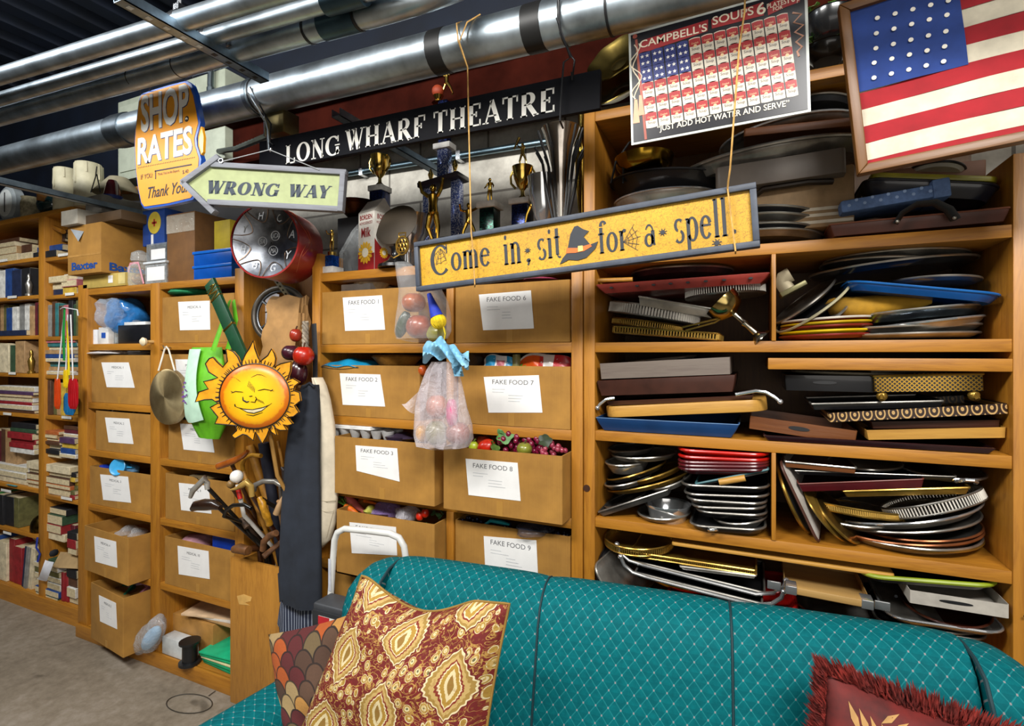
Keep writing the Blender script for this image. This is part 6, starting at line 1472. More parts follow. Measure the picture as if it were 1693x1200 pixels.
# lower middle, left cell
for i, (x0, y0, x1, y1, mm, rm, dp, lb) in enumerate((
        (985, 836, 1048, 818, IRON, SIL2, .2, 'small dark tin tilted at the far left of the pan pile'), (1004, 806, 1136, 778, BRS, BRS, .26, 'long gold-rimmed tray tilted up to the right, lower one'),
        (1034, 793, 1128, 767, BRS, BRS, .24, 'gold-rimmed tray tilted up to the right, upper one'), (985, 796, 1056, 784, PEW, SIL, .2, 'flat grey tray at the left under the silver basin'),
        (1078, 804, 1142, 784, SIL2, SIL, .2, 'narrow silver tray end tilted beside the red trays'), (992, 787, 1084, 762, BLKT, BRS, .24, 'black tray with a thin gold rim tilted under the silver basin'))):
    tray('oval', lb, x0, y0, x1, y1, 7, mm, dp, .03 + .008 * (i % 3), rimm=rm)
tray('oval', 'scalloped silver basin in the upper left of the pan pile', 992, 760, 1060, 760, 16, SIL, .2, .04, name='basin', cat='basin', flare=.25, rimm=SIL)
tray('oval', 'silver tray lying on top of the pan pile at the left', 1014, 749, 1118, 748, 7, SIL, .22, .05, rimm=SIL)
tray('oval', 'dark silver oval dish highest at the left under the shelf', 990, 738, 1060, 738, 7, PEW, .2, .08, rimm=SIL2)
t = tray('rect', 'square grey baking tin tilted against the pan pile', 989, 849, 1104, 812, 9, PEW, .26, .01, flare=.05, rimm=SIL2)
tray('oval', 'fluted silver plate under the small chrome bowl', 1056, 868, 1140, 874, 7, SIL2, .2, .0, name='plate', cat='plate', rimm=SIL)
t = thing('metal_bowl', 'small chrome mixing bowl in front of the pan pile', 'bowl', W(1104, 872, .08)); s = SC(1104, .08)
part('bowl', MB().lathe([(16 * s, 0), (18 * s, 2 * s), (29 * s, 16 * s), (34 * s, 34 * s), (37 * s, 39 * s), (37 * s, 41 * s), (33 * s, 39 * s), (27 * s, 16 * s), (12 * s, 5 * s)], 32), CHR, t)
part('ribbed_base', MB().lathe([(19 * s, -1 * s), (24 * s, 6 * s), (21 * s, 7 * s)], 32, caps=False), SIL2, t)
for i, (y0, y1, cc, lb) in enumerate(((776, 778, '#4a1218', 'lowest, dark maroon'), (770, 772, '#5a161c', 'second, maroon'), (764, 767, '#611a20', 'third, maroon'), (755, 762, '#b3160f', 'fourth, bright red'), (744, 753, '#c01a10', 'topmost, bright red'))):
    tray('rr', lb + ' cafeteria tray of the red stack', 1120, y0, 1271, y1, 9, P(cc, .3, coat=.3), .30, .0, flare=.10, group='red cafeteria trays', rimm=P(cc, .25), rimr=.005)
tray('rect', 'thin teal-edged tray tilted between the red and the black trays', 1150, 800, 1270, 776, 5, PEW, .26, .01, flare=.03, rimm=P('#3d6a70', .4))
solo('wooden_paddle', MB().tube([W(1189, 797, .0), W(1232, 790, .0)], .010, 10), WOODL, 'yellow wooden paddle end sticking out under the teal-edged tray', 'paddle')
for i, (x0, y0, x1, y1, mm, lb) in enumerate(((1139, 876, 1266, 885, IRON, 'lowest, standing proud on the shelf edge'), (1150, 846, 1268, 853, BLKT, 'second from the bottom'), (1142, 838, 1266, 842, IRON, 'third from the bottom'), (1134, 826, 1268, 834, PEW, 'fourth from the bottom, with a pale rim'), (1130, 817, 1272, 822, BLKT, 'fifth from the bottom'), (1127, 802, 1274, 808, IRON, 'topmost'))):
    tray('rr', 'dark rounded metal tray, ' + lb + ' of the dark stack', x0, y0, x1, y1, 10, mm, .30, .0 if i else -.02, flare=.1, rimm=SIL2, rimr=.004)
tray('oval', 'shallow silver pan with a handle ring in the dark tray stack', 1180, 858, 1268, 856, 14, SIL, .2, .0, name='pan', cat='pan', flare=.3, rimm=SIL, handles=[(-.48, .012, .006, CHR)])
# lower middle, right cell
tray('oval', 'very wide silver tray lying lowest in the right-hand lower cell', 1408, 890, 1666, 914, 12, SIL2, .42, .0, rimm=SIL)
tray('oval', 'black tray with a gold edge on the very wide silver tray', 1416, 884, 1660, 905, 8, BLKT, .38, .01, rimm=BRS)
tray('oval', 'wide copper tray in the right-hand lower cell', 1406, 874, 1668, 884, 12, COP, .40, .0, rimm=COP)
tray('oval', 'grey tray with a copper lip resting in the copper tray', 1440, 868, 1654, 868, 8, PEW, .34, .03, rimm=COP)
tray('oval', 'beaded silver tray third from the top of the lower right stack', 1392, 856, 1655, 848, 8, SIL2, .38, .02, rimm=SIL)
tray('oval', 'broad beaded silver tray second from the top, tilted up to the right', 1404, 850, 1669, 826, 12, SIL, .38, .01, rimm=CHR)
tray('oval', 'fluted pie pan topmost of the lower right stack, tilted up to the right', 1494, 843, 1664, 806, 18, SIL2, .30, .02, pitch=-.16, gal=.007, rimm=SIL, name='pan', cat='pan')
tray('oval', 'gold oval tray with a rope edge sloping down to the right', 1328, 822, 1492, 848, 11, BRS, .30, .02, pitch=-.16, gal=.005, rimm=BRS)
tray('oval', 'ribbed silver tray just under the gold rope-edged one', 1334, 840, 1486, 854, 8, SIL2, .3, .02, rimm=SIL)
tray('rect', 'dark red lacquer tray above the gold ones', 1320, 800, 1528, 792, 14, P('#4a0f14', .3, coat=.3), .3, .02, flare=.04, rimm=P('#6a2a1c', .4), rimr=.002)
tray('rect', 'brass rectangular tray overlapping the dark red one', 1394, 812, 1604, 806, 11, BRS, .3, .03, flare=.05, rimm=BRS)
tray('rect', 'black lacquer tray with a gold corner above the dark red one', 1314, 778, 1582, 788, 7, BLKT, .3, .03, flare=.04, rimm=SIL2, rimr=.002)
tray('rect', 'wood tray with silver corner plates highest at the left of the lower right cell', 1298, 763, 1416, 774, 9, WOODM, .26, .02, flare=.02, rimm=SIL, rimr=.003)
tray('oval', 'thin silver tray touching the shelf above', 1370, 762, 1490, 766, 5, SIL, .24, .06, rimm=SIL)
tray('oval', 'ornate silver tray with loop handle under the shelf at the right', 1500, 772, 1640, 782, 7, SIL, .26, .04, rimm=CHR, handles=[(.1, .02, .012, CHR)])
leaning('white enamel tray standing on edge against the divider', 1326, 836, .26, 128, -24, P('#b4aea6', .4, 0, .2, 12), .14, rimm=P('#4a2c22', .5), yawd=-8, shape='rect')
leaning('gold-rimmed tray standing on edge at the far left of the lower right cell', 1305, 836, .26, 124, -22, BRS, .15, rimm=BRS, yawd=-8)
leaning('black and gold tray on edge between the gold-rimmed and the white one', 1314, 838, .26, 124, -23, BLKT, .14, rimm=BRS, yawd=-8)
leaning('gold metal tray leaning right of the white enamel one', 1366, 864, .2, 100, -40, BRS, .10, rimm=BRS, yawd=-10)
leaning('second gold tray leaning low beside the first', 1384, 872, .2, 92, -44, metal('#8d7440', .35), .10, rimm=BRS, yawd=-10)
# bottom level above the sofa back
tray('oval', 'round gold gallery tray high at the left of the bottom level', 998, 880, 1110, 893, 12, BRS, .26, .0, gal=.006, rimm=BRS)
board('long pale board across the top of the bottom level', 1110, 896, 1480, 950, 6, WOODL, .3, .02, r=.01)
t = tray('rect', 'gold gallery tray sloping down to the right', 1040, 912, 1252, 944, 9, BRS, .3, .02, gal=.006, rimm=BRS)
tray('oval', 'yellow-gold oval tray under the gold gallery tray', 1056, 928, 1230, 962, 8, BRS, .3, .02, rimm=metal('#b5a02e', .3))
tray('rect', 'small silver tray wedged under the gold gallery tray', 1124, 936, 1250, 952, 6, SIL, .24, .02, flare=.05, rimm=SIL)
for i, (a, b, y0, lb) in enumerate((((1030, 928), (1266, 996), 0, 'front black tray with chrome rail handles curling at both ends'), ((1024, 908), (1270, 978), .03, 'rear black tray with a chrome rail, behind the front one'))):
    t = tray('rect', lb, a[0] + 20, a[1] + 18, b[0] - 6, b[1] + 2, 8, BLKT, .26, y0 + .01, flare=.03, rimm=SIL)
    p = [W(a[0] - 4, a[1] - 8, y0), W(a[0] + 2, a[1] + 6, y0), W(a[0] + 16, a[1] + 18, y0), W(a[0] + 40, a[1] + 26, y0), W(b[0] - 20, b[1] + 4, y0), W(b[0] + 10, b[1] + 2, y0), W(b[0] + 26, b[1] - 8, y0), W(b[0] + 30, b[1] - 18, y0)]
    part('chrome_rail', MB().tube(p, .006, 8), CHR, t, True); part('rail_end', MB().ball(p[0], .009, 10), CHR, t, True); part('rail_end', MB().ball(p[-1], .009, 10), CHR, t, True)
for i, (x, y, lb) in enumerate(((1000, 946, 'dark scalloped tray standing on edge at the left, outer'), (1018, 952, 'dark scalloped tray standing on edge at the left, inner'))): leaning(lb, x, y, .3, 100, -30, IRON, .12 + .02 * i, rimm=BLKT, yawd=-20)
leaning('scalloped silver-edged tray standing beside the dark ones', 1036, 946, .26, 84, -32, SIL2, .1, rimm=SIL, yawd=-20, shape='rect')
tray('rr', 'red plastic tray low behind the sofa back', 1100, 992, 1318, 1014, 12, P('#a01410', .3, coat=.3), .3, .0, flare=.1, rimm=P('#b81a14', .25), rimr=.006)
t = tray('box', 'light wooden tray with silver corner plates at the bottom level', 1298, 964, 1438, 990, 16, wood('#a8854e', 'X', .45, .25), .24, .0, flare=.0, name='wooden_tray')
for x in (-.47, .47): part('corner_plate', MB().box((x * .28 - .018, -.125, .004), (x * .28 + .018, -.119, .028)), CHR, t, bevel=.002)
part('carry_bar', MB().box((-.10, -.17, .02), (.10, -.13, .04)), wood('#a8854e', 'X', .45, .25), t, bevel=.003)
for x in (-.09, .09): part('corner_plate', MB().box((x - .014, -.173, .018), (x + .014, -.127, .042)), CHR, t, bevel=.002)
for x0, y0, x1, y1, mm, rm, lb in ((1314, 985, 1448, 1004, SIL2, SIL, 'silver tray under the light wooden tray'), (1318, 996, 1450, 1014, COP, SIL2, 'copper-coloured tray under the silver one'), (1330, 1008, 1500, 1034, PEW, P('#6a2024', .4), 'grey tray with a dark red edge almost hidden by the sofa')):
    tray('oval', lb, x0, y0, x1, y1, 7, mm, .3, .02, rimm=rm)
tray('rr', 'dark tray with a lime green rim at the lower right', 1426, 952, 1656, 970, 12, BLKT, .32, .01, flare=.1, rimm=P('#8a9a1e', .4, coat=.2), rimr=.006)
t = tray('box', 'weathered white wooden tray end with a bat-shaped hand slot', 1504, 975, 1669, 1000, 22, P('#a8a298', .7, 0, .12, 20), .24, -.01, flare=.0, slots=[(-.02, .07, .008)], name='wooden_tray')
for u in (-.44, .44): part('screw', MB().lathe([(.004, 0), (.004, .001), (.0005, .001)], 10, (.30 * u, -.1205, .012), Euler((pi / 2, 0, 0)).to_matrix()), BLACK, t)
tray('oval', 'brown glazed oval bowl under the white wooden tray', 1524, 996, 1669, 1012, 12, P('#3d1c12', .2, 0, .2, coat=.6), .28, .0, name='bowl', cat='bowl', flare=.25)
tray('oval', 'dark beaded tray beneath the brown bowl', 1450, 990, 1640, 1022, 8, IRON, .3, .02, rimm=SIL2)
tray('rr', 'silver meat platter curving low at the far right', 1467, 1020, 1670, 1050, 12, SIL, .34, .0, flare=.12, rimm=CHR)
tray('rr', 'dark platter under the silver meat platter', 1452, 1030, 1640, 1062, 8, IRON, .3, .03, flare=.1, rimm=SIL2)
# ---------------------------------------------------------------- upper cubby
zc_ = 1.927
tray('oval', 'big dark oval roasting pan in the upper cubby behind the yellow sign', 980, 315, 1172, 306, 26, BLKT, .36, .03, name='roasting_pan', cat='pan', flare=.18, lip=.04, rimm=IRON)
tray('oval', 'silver oval pan in front of the dark roasting pan', 1018, 342, 1190, 322, 16, SIL, .3, .0, name='pan', cat='pan', flare=.15, rimm=CHR)
t = thing('brass_bowl', 'round brass bowl held in a black wire stand in the upper cubby', 'bowl', W(1065, 299, .14)); s = SC(1065, .14)
part('bowl', MB().lathe([(12 * s, 0), (30 * s, 6 * s), (44 * s, 22 * s), (48 * s, 38 * s), (46 * s, 38 * s), (41 * s, 22 * s), (2 * s, 4 * s)], 32), metal('#a8842a', .18, .25, 8), t)
part('wire_stand', MB().tube([W(1010, 303, .10), W(1018, 268, .10), W(1040, 236, .12), W(1060, 225, .14)], .004, 6).tube([W(1030, 303, .08), W(1031, 250, .09)], .004, 6), BLACK, t, True)
tray('oval', 'huge aluminium oval tray tilted in the upper cubby under the soup sign', 1120, 300, 1440, 238, 18, SIL2, .36, .0, flare=.14, rimm=SIL, rimr=.006)
tray('oval', 'second aluminium tray above it, mostly hidden by the soup sign', 1190, 252, 1420, 200, 8, SIL2, .34, .05, rimm=CHR)
board('long grey-brown tray board below the aluminium tray', 1182, 277, 1399, 242, 40, P('#5f554c', .5, 0, .15, 6), .26, .01, name='serving_tray', cat='tray', r=.015)
a = W(1256, 355, .06); b = W(1393, 287, .06)
t = thing('suitcase', 'tan cardboard case with a dark leather handle and pale stripes', 'suitcase', ((a.x + b.x) / 2, .06, 1.97))
w2 = (b.x - a.x) / 2 + .03
part('body', MB().box((-w2 - .08, 0, 0), (w2, .16, .175)), P('#8a6f4c', .7, 0, .12, 30), t, bevel=.006)
for z in (.012, .032, .05): part('stripe', MB().box((-w2 - .08, -.0015, z), (w2 - .003, 0, z + .009)), P('#bdb3a0', .7), t, smooth=None)
part('handle', MB().tube([(-w2 + .02, -.004, .115), (-w2 + .04, -.02, .125), (w2 - .12, -.022, .13), (w2 - .055, -.004, .128)], .011, 8, flat=.7), P('#22180f', .5), t)
for i, (y0, y1, lb) in enumerate(((398, 394, 'lowest, dull'), (388, 386, 'second'), (372, 372, 'third, dark-rimmed'), (360, 362, 'topmost'))):
    tray('oval', lb + ' of the silver trays stacked right of the yellow sign', 1196, y0, 1362, y1, 9, SIL2 if i % 2 == 0 else IRON, .34, .02, group='silver trays by the yellow sign', rimm=SIL)
tray('oval', 'beaded blackened tray above the aluminium one near the flag frame', 1290, 182, 1420, 174, 8, IRON, .26, .06, rimm=SIL)
board('flat board on which the beaded blackened tray lies', 1230, 212, 1420, 192, 14, WOODM, .3, .06, r=.01)
tray('rect', 'brown wooden tray with sloping sides along the shelf front', 1376, 371, 1676, 342, 20, P('#4a2418', .45, 0, .2, 12), .34, .0, flare=.05, rimm=P('#6b3a24', .5), rimr=.0025)
t = thing('leather_strap', 'black curved leather strap hanging over the brown wooden tray', 'strap', W(1530, 350, -.03))
part('band', MB().tube([W(1480, 370, -.02), W(1492, 352, -.03), (W(1515, 338, -.035)), W(1545, 335, -.035), W(1568, 346, -.03), W(1580, 363, -.02)], .013, 8, flat=.3), BLACK, t, True)
part('stud', MB().ball(W(1578, 360, -.032), .005, 8), SIL, t, True); part('stud', MB().ball(W(1484, 366, -.032), .005, 8), SIL, t, True)
BLC = P('#56719f', .7, 0, .2, 40)
t = thing('blue_box', 'long box covered in faded blue star cloth lying in the brown tray', 'box', W(1476, 345, .03))
a = W(1388, 350, .04); b = W(1560, 320, .04); dv = (b - a).normalized(); up = Vector((-dv.z, 0, dv.x)); R = Matrix((dv, Vector((0, 1, 0)), up)).transposed(); l = (b - a).length
part('cover', MB().box((0, -.03, -.012), (l, .12, .024), R, a), BLC, t, True, bevel=.008)
part('end_flap', MB().box((l - .03, -.034, -.016), (l + .008, .12, .034), R, a), BLC, t, True, bevel=.004)
for i in range(12): part('star_print', MB().prism([(.0045 * cos(q) , .0045 * sin(q)) for q in [k * pi / 3 for k in range(6)]], -.0006, 0), P('#8da4c8', .8), t, smooth=None).matrix_basis = BASE[t.name].inverted() @ Mx(a + R @ Vector((.02 + i * l / 13, -.0308, .006 + .012 * (i % 2))), R)
t = thing('rope_plaque', 'black plaque edged with white rope standing behind the blue box', 'plaque', W(1480, 330, .12)); q = [W(*p, .12) for p in ((1424, 332), (1428, 318), (1542, 303), (1540, 320))]
part('board', MB().add([*q], [(0, 1, 2, 3)]), BLACK, t, True, thick=.008); part('rope', MB().tube([q[0], q[1], q[2]], .0045, 6), P('#cfc6b4', .8), t, True)
board('yellow-green tray edge lying on the dark tray behind the flag frame', 1442, 284, 1654, 291, 9, P('#8f8718', .4), .24, .06, name='serving_tray', cat='tray', r=.02)
tray('rr', 'deep dark navy tray under the yellow-green one', 1440, 293, 1672, 303, 24, P('#12151f', .35, coat=.3), .3, .03, flare=.1)
tray('oval', 'white plate with a black edge on the yellow-green tray', 1500, 284, 1592, 286, 6, P('#cfcdc6', .3), .2, .1, name='plate', cat='plate', rimm=BLACK)
board('weathered brown plank below the right end of the flag frame', 1496, 277, 1672, 258, 30, wood('#7a5540', 'X', .6, .25), .1, .16, r=.005)
# ---------------------------------------------------------------- on top of the cubby
zt_ = 2.412
for i, (px, py, w_, tl, lb) in enumerate(((1018, 96, 52, -.5, 'upper gold lobed dish standing on edge above the plywood upright'), (1022, 138, 62, -.7, 'lower gold shell-patterned dish leaning beneath the other'))):
    t = thing('gold_dish', lb, 'dish', W(px, py, .08), (pi / 2 + tl, 0, -.3)); s = SC(px, .08); R0 = w_ * s
    mb = MB().lathe([(R0 * .3, -.03), (R0 * .6, -.026), (R0 * .9, .0), (R0, .006), (R0 * 1.02, .003), (R0 * .9, -.006), (R0 * .5, -.034)], 48)
    for v in mb.v:
        if v.xy.length > R0 * .85: k = 1 + .03 * cos(8 * atan2(v.y, v.x)); v.x *= k; v.y *= k
    part('dish', mb, metal('#9a8648', .25, .3, 10), t)
    part('shell_boss', MB().lathe([(R0 * .28, -.024), (R0 * .1, -.018), (.001, -.017)], 16), metal('#b09a5c', .25), t)
def berrypot(label, px, py, w_, h_, seed):
    rnd = random.Random(seed); s = SC(px, .1); t = thing('plant_pot', label, 'plant', W(px, py, .1)); r = w_ * s / 2
    part('pot', MB().lathe([(r * .6, 0), (r * .95, h_ * s * .5), (r, h_ * s), (r * 1.04, h_ * s), (r * .9, h_ * s * .9), (r * .5, .01)], 26), P('#17181a', .25, coat=.4), t)
    for i in range(5):
        c = Vector((rnd.uniform(-.8, .8) * r, rnd.uniform(-.5, .2) * r, h_ * s + rnd.uniform(0, .012)))
        part('strawberry', MB().lathe([(.001, -.018), (.008, -.008), (.012, .004), (.008, .012), (.001, .013)], 12, c), P('#b01c14', .3, 0, .2, 60), t)
    lm = MB()
    for i in range(12):
        q = leafmesh(Vector((rnd.uniform(-1.1, 1.1) * r, rnd.uniform(-.9, .3) * r, h_ * s + rnd.uniform(.0, .05))), rnd.uniform(.014, .026), rnd.uniform(0, 6), rnd.uniform(-.9, .9)); lm.add(q.v, q.f)
    part('leaves', lm, P('#3f6a22', .5, 0, .3, 40), t, thick=.001)
    return t
berrypot('upper black pot of toy strawberries beside the soup sign', 1372, 62, 76, 36, 1)
berrypot('lower black pot of toy strawberries on the plywood shelf by the flag frame', 1368, 103, 70, 24, 2)
# ================================================================ books in the far bookcase
PAGE = P('#c4b48f', .85, 0, .15, 60)
BC = dict(tan='#a5835a', brown='#4f3220', darkbrown='#2f2018', maroon='#5a1a24', red='#8a1c22', black='#17171a', pink='#b5656c', green='#2f4a32', olive='#5d5a32', teal='#2c6a6c', blue='#1d3f7a', navy='#1a2440', cream='#cdbf9f', white='#cfcdc6', grey='#7d7c78', yellow='#c0a03a', orange='#a85a2a', purple='#4a3050', bright_green='#2a7a34')
ORD = ['first', 'second', 'third', 'fourth', 'fifth', 'sixth', 'seventh', 'eighth', 'ninth', 'tenth', 'eleventh', 'twelfth', 'thirteenth', 'fourteenth', 'fifteenth']
def shelf_under(px, y):
    p = W(px, y, BY); bay = 0 if p.x < -4.0 else 1
    return max([z for z in BZ[bay] if z < p.z + .09], default=.1)
def book(lo, hi, col, label, grp, pages, spine='y', xf=None):
    mb = MB().box(lo, hi); 
    if xf: mb.v = [xf @ v for v in mb.v]
    nm = col.replace('_', ' ')
    o = solo('book', mb, P(BC[col], .6, 0, .18, 30), label, 'book', grp, bevel=.0015, seg=1)
    pm = MB()
    (x0, y0, z0), (x1, y1, z1) = lo, hi
    if pages == 'top': pm.box((x0 + .003, y0 + .006, z1 - .002), (x1 - .003, y1, z1 + .0012))
    elif pages == 'side': pm.box((x1 - .004, y0 + .004, z0 + .003), (x1 + .0012, y1, z1 - .003))
    else: pm.box((x0 + .003, y0 - .0012, z0 + .004), (x1 - .001, y0 + .004, z1 - .004))
    if xf: pm.v = [xf @ v for v in pm.v]
    part('pages', pm, PAGE, o, True, smooth=None)
    return o
def row(where, x0, x1, ytop, ybot, cols, seed=1, lean=0.0, dep=.17, y=0.0):
    rnd = random.Random(seed); z = shelf_under((x0 + x1) / 2, ybot) + .0015; yf = BY + .012 + y
    a, b = W(x0, ybot, yf).x, W(x1, ybot, yf).x; h = W((x0 + x1) / 2, ytop, yf).z - z; ws = [rnd.uniform(.7, 1.4) for _ in cols]; S_ = sum(ws); x = a
    for i, c in enumerate(cols):
        w = (b - a) * ws[i] / S_; hh = h * rnd.uniform(.84, 1.0); yo = rnd.uniform(0, .02)
        xf = None
        if lean: xf = Matrix.Translation((x, 0, z)) @ Euler((0, lean, 0)).to_matrix().to_4x4() @ Matrix.Translation((-x, 0, -z))
        book((x + .0006, yf + yo, z), (x + w - .0006, yf + yo + dep, z + hh), c, f"{c.replace('_', ' ')} book, {ORD[i]} from left in the row {where}", 'upright books ' + where, 'top', xf=xf); x += w
def stack(where, x0, x1, ytop, ybot, cols, seed=1, dep=.2, y=0.0, base=None):
    rnd = random.Random(seed); yf = BY + .012 + y; z = W((x0 + x1) / 2, ybot, yf).z; sz = shelf_under((x0 + x1) / 2, ybot)
    if abs(z - sz) < .06: z = sz + .0015
    top = W((x0 + x1) / 2, ytop, yf).z; ws = [rnd.uniform(.7, 1.3) for _ in cols]; S_ = sum(ws); a, b = W(x0, ybot, yf).x, W(x1, ybot, yf).x
    for i, c in enumerate(cols):
        pg = c.endswith('*'); c = c.rstrip('*'); t = (top - z) if i == -1 else (top - (W((x0 + x1) / 2, ybot, yf).z)) * ws[i] / S_; t = max(t, .008)
        j0, j1 = rnd.uniform(-.01, .006), rnd.uniform(-.03, .0); yo = rnd.uniform(-.008, .02)
        book((a + j0 * .5, yf + yo, z), (b + j1, yf + yo + dep, z + t - .0008), c, f"{c.replace('_', ' ')} book, {ORD[i]} from bottom in the stack {where}", 'stacked books ' + where, 'front' if pg else 'side'); z += t
row('above the fly swatters', 44, 127, 497, 555, 'tan maroon black pink pink grey brown teal brown pink black green olive'.split(), 2)
row('left of the orange swatter', 69, 104, 628, 688, 'green brown olive tan yellow'.split(), 3)
row('on the left bay third shelf', -30, 19, 503, 546, 'brown olive tan brown tan olive blue'.split(), 4, y=.03)
row('beside the grey albums', 20, 46, 500, 546, 'white grey white'.split(), 6, y=.03)
row('next to the white binder', -22, 46, 440, 490, 'white white blue navy black'.split(), 5)
row('behind the bottle at the left', -25, 40, 563, 617, 'darkbrown brown cream green tan'.split(), 7)
row('on the far left lower middle shelf', -24, 29, 702, 752, 'brown maroon brown tan tan'.split(), 8, y=.04)
row('leaning on the second lowest shelf', -25, 26, 815, 873, 'bright_green green black black olive'.split(), 9)
row('on the lowest left shelf', -22, 30, 890, 962, 'blue blue cream red red'.split(), 10)
row('leaning right of the red books', 32, 48, 897, 962, 'navy grey cream'.split(), 11, .16)
row('at the right end of the lowest shelf', 100, 110, 945, 1004, 'red red'.split(), 12)
row('standing beside the green-topped stack', 106, 122, 850, 912, 'maroon maroon'.split(), 13, y=.05)
stack('in the top left bay', -20, 26, 388, 427, 'cream* tan* cream* brown'.split(), 2)
stack('by the top left post', 31, 51, 404, 429, 'cream* brown'.split(), 3, .12)
stack('with the blue cover on top', 57, 98, 402, 423, 'black blue'.split(), 4)
stack('behind the blue book', 62, 110, 382, 402, 'brown darkbrown brown'.split(), 14, .15, .08)
stack('left of the tall carton', 82, 111, 447, 478, 'navy cream* cream*'.split(), 5)
stack('close to the tall carton', 101, 127, 450, 484, 'yellow pink* white*'.split(), 6)
stack('on the left bay fourth shelf ledge', -15, 46, 546, 555, ['navy'], 7)
stack('of magazines on the left', -10, 56, 640, 683, 'brown white* red white* tan* purple white*'.split(), 8)
stack('of three red volumes', 14, 57, 700, 750, 'white red red red green black'.split(), 9)
stack('with the teal box', -15, 44, 774, 803, 'cream white* white*'.split(), 10)
stack('under the thin pamphlets', 74, 126, 560, 620, 'white* tan teal white* blue tan white* teal pink'.split(), 11)
stack('upper left in the wide cell', 72, 100, 712, 757, 'tan* black white* brown orange* tan* orange'.split(), 12)
stack('upper right in the wide cell', 100, 127, 705, 757, 'white* blue yellow purple white* maroon brown'.split(), 13)
stack('of five large volumes in the wide cell', 44, 116, 772, 822, 'white* orange* brown* darkbrown* cream'.split(), 15)
stack('narrow beside the five large volumes', 118, 127, 778, 822, 'red olive olive yellow yellow black'.split(), 16, .12)
stack('topped by a black book', 64, 104, 840, 893, 'cream red* green* black*'.split(), 17)
stack('low at the right beside the post', 111, 127, 880, 918, 'tan* red black'.split(), 18, .14)
stack('of papers under the black cap', 58, 100, 925, 960, 'white* olive white* green'.split(), 19)
stack('lowest in the right bay', 60, 98, 962, 1004, 'red* green* blue* white*'.split(), 20)
stack('at the bottom by the post', 111, 127, 945, 1004, 'blue* white* brown black'.split(), 21, .14)
solo('folder', MB().add([W(86, 938, BY - .005), W(128, 940, BY + .0), W(128, 914, BY + .05), W(100, 912, BY + .06)], [(0, 1, 2, 3)]), P('#a98d62', .7), 'tan folder lying over the papers in the lowest right bay', 'folder', thick=.006)
solo('paper_curl', MB().sheet(lambda u, v: W(63 + 12 * v + 14 * u * u, 957 - 32 * v + 4 * u, BY - .03 - .03 * sin(v * 3)), 4, 8), P('#cfd0d6', .6), 'curled white paper strip hanging from the lower stack', 'paper', thick=.001)
t = thing('sun_hat', 'black hat with a blue strap stuffed above the lower stack', 'hat', W(82, 912, BY + .05))
part('crown', MB().ball((0, 0, 0), .06, 14, (1, .8, .7)), P('#15161c', .8), t); part('strap', MB().tube([W(62, 888, BY - .01), W(60, 905, BY - .02), W(66, 915, BY - .01), W(62, 928, BY - .01)], .01, 6, flat=.4), P('#1c2f8a', .7), t, True)
for lb, x, y, h, m in (('small silver figurine beside the dark folder', 48, 490, 38, SIL), ('small gold figurine at the right of the bottle', 52, 617, 40, BRS)):
    b = W(x, y, BY + .02); b.z = shelf_under(x, y) + .001; k = SC(x, BY) * h
    solo('figurine', MB().lathe([(.02, 0), (.02, k * .08), (.012, k * .12), (.016, k * .3), (.02, k * .5), (.014, k * .62), (.008, k * .7), (.011, k * .8), (.008, k * .93), (.001, k)], 14, b), m, lb, 'figurine')
solo('teal_box', MB().box(W(25, 804, BY - .01), W(44, 795, BY + .1)), P('#138a96', .4), 'small teal box lying in front of the white papers', 'box', bevel=.002)
t = thing('gold_bag', 'crumpled gold and black bag on the second lowest shelf', 'bag', W(48, 896, BY)); part('pouch', MB().ball((0, .06, .07), 1, 16, (.075, .05, .085)), metal('#6a5426', .3, .8, 25), t, smooth=20)
# ================================================================ on top of the shelving at the left
CRM = P('#b9b296', .6, 0, .1); zt = TOPZ + .002
def pillar(lb, x0, x1, y0, y1, Y):
    a, b = W(x0, y1, Y), W(x1, y1, Y); r = (b.x - a.x) / 2 * .55; c = (a + b) / 2; c.z = zt if Y < .3 else c.z; h = W((x0 + x1) / 2, y0, Y).z - c.z
    t = thing('pillar_candle', lb, 'candle', c); part('wax', MB().lathe([(r, 0), (r, h * .96), (r * .9, h), (r * .3, h * .97), (.002, h * .96)], 26), CRM, t)
    for k in range(7): part('drip', MB().tube([(r * cos(k * .9 + 3), r * sin(k * .9 + 3), h * .98), (r * 1.02 * cos(k * .9 + 3), r * 1.02 * sin(k * .9 + 3), h * (.75 - .12 * (k % 3)))], [.003, .005], 6), CRM, t)
pillar('shorter cream wax pillar candle above the far bookcase', 92, 127, 280, 342, .12); pillar('taller cream wax pillar candle right of the shorter one', 126, 167, 271, 332, .14)
solo('chain', MB().tube([W(160, 275, .0), W(158, 292, .0), W(150, 318, .0)], .003, 5).tube([W(160, 288, .0), W(166, 318, .0)], .003, 5), BLACK, 'thin chain hanging in front of the taller candle', 'chain')
t = thing('dial_scale', 'grey dial weighing scale on the far bookcase', 'scale', Vector((W(12, 350, .1).x, .12, zt)))
part('body', MB().lathe([(.11, -.03), (.115, .02), (.10, .03), (.002, .031)], 30, (0, 0, .12), Euler((pi / 2, 0, 0)).to_matrix()), P('#8f9698', .5), t); part('dial', MB().lathe([(.09, .0315), (.001, .032)], 28, (0, 0, .12), Euler((pi / 2, 0, 0)).to_matrix()), P('#c9cdca', .5), t); part('needle', MB().box((-.003, -.036, .06), (.003, -.0335, .19)), BLACK, t); part('foot', MB().box((-.1, -.03, 0), (.1, .06, .02)), P('#6f7678', .5), t)
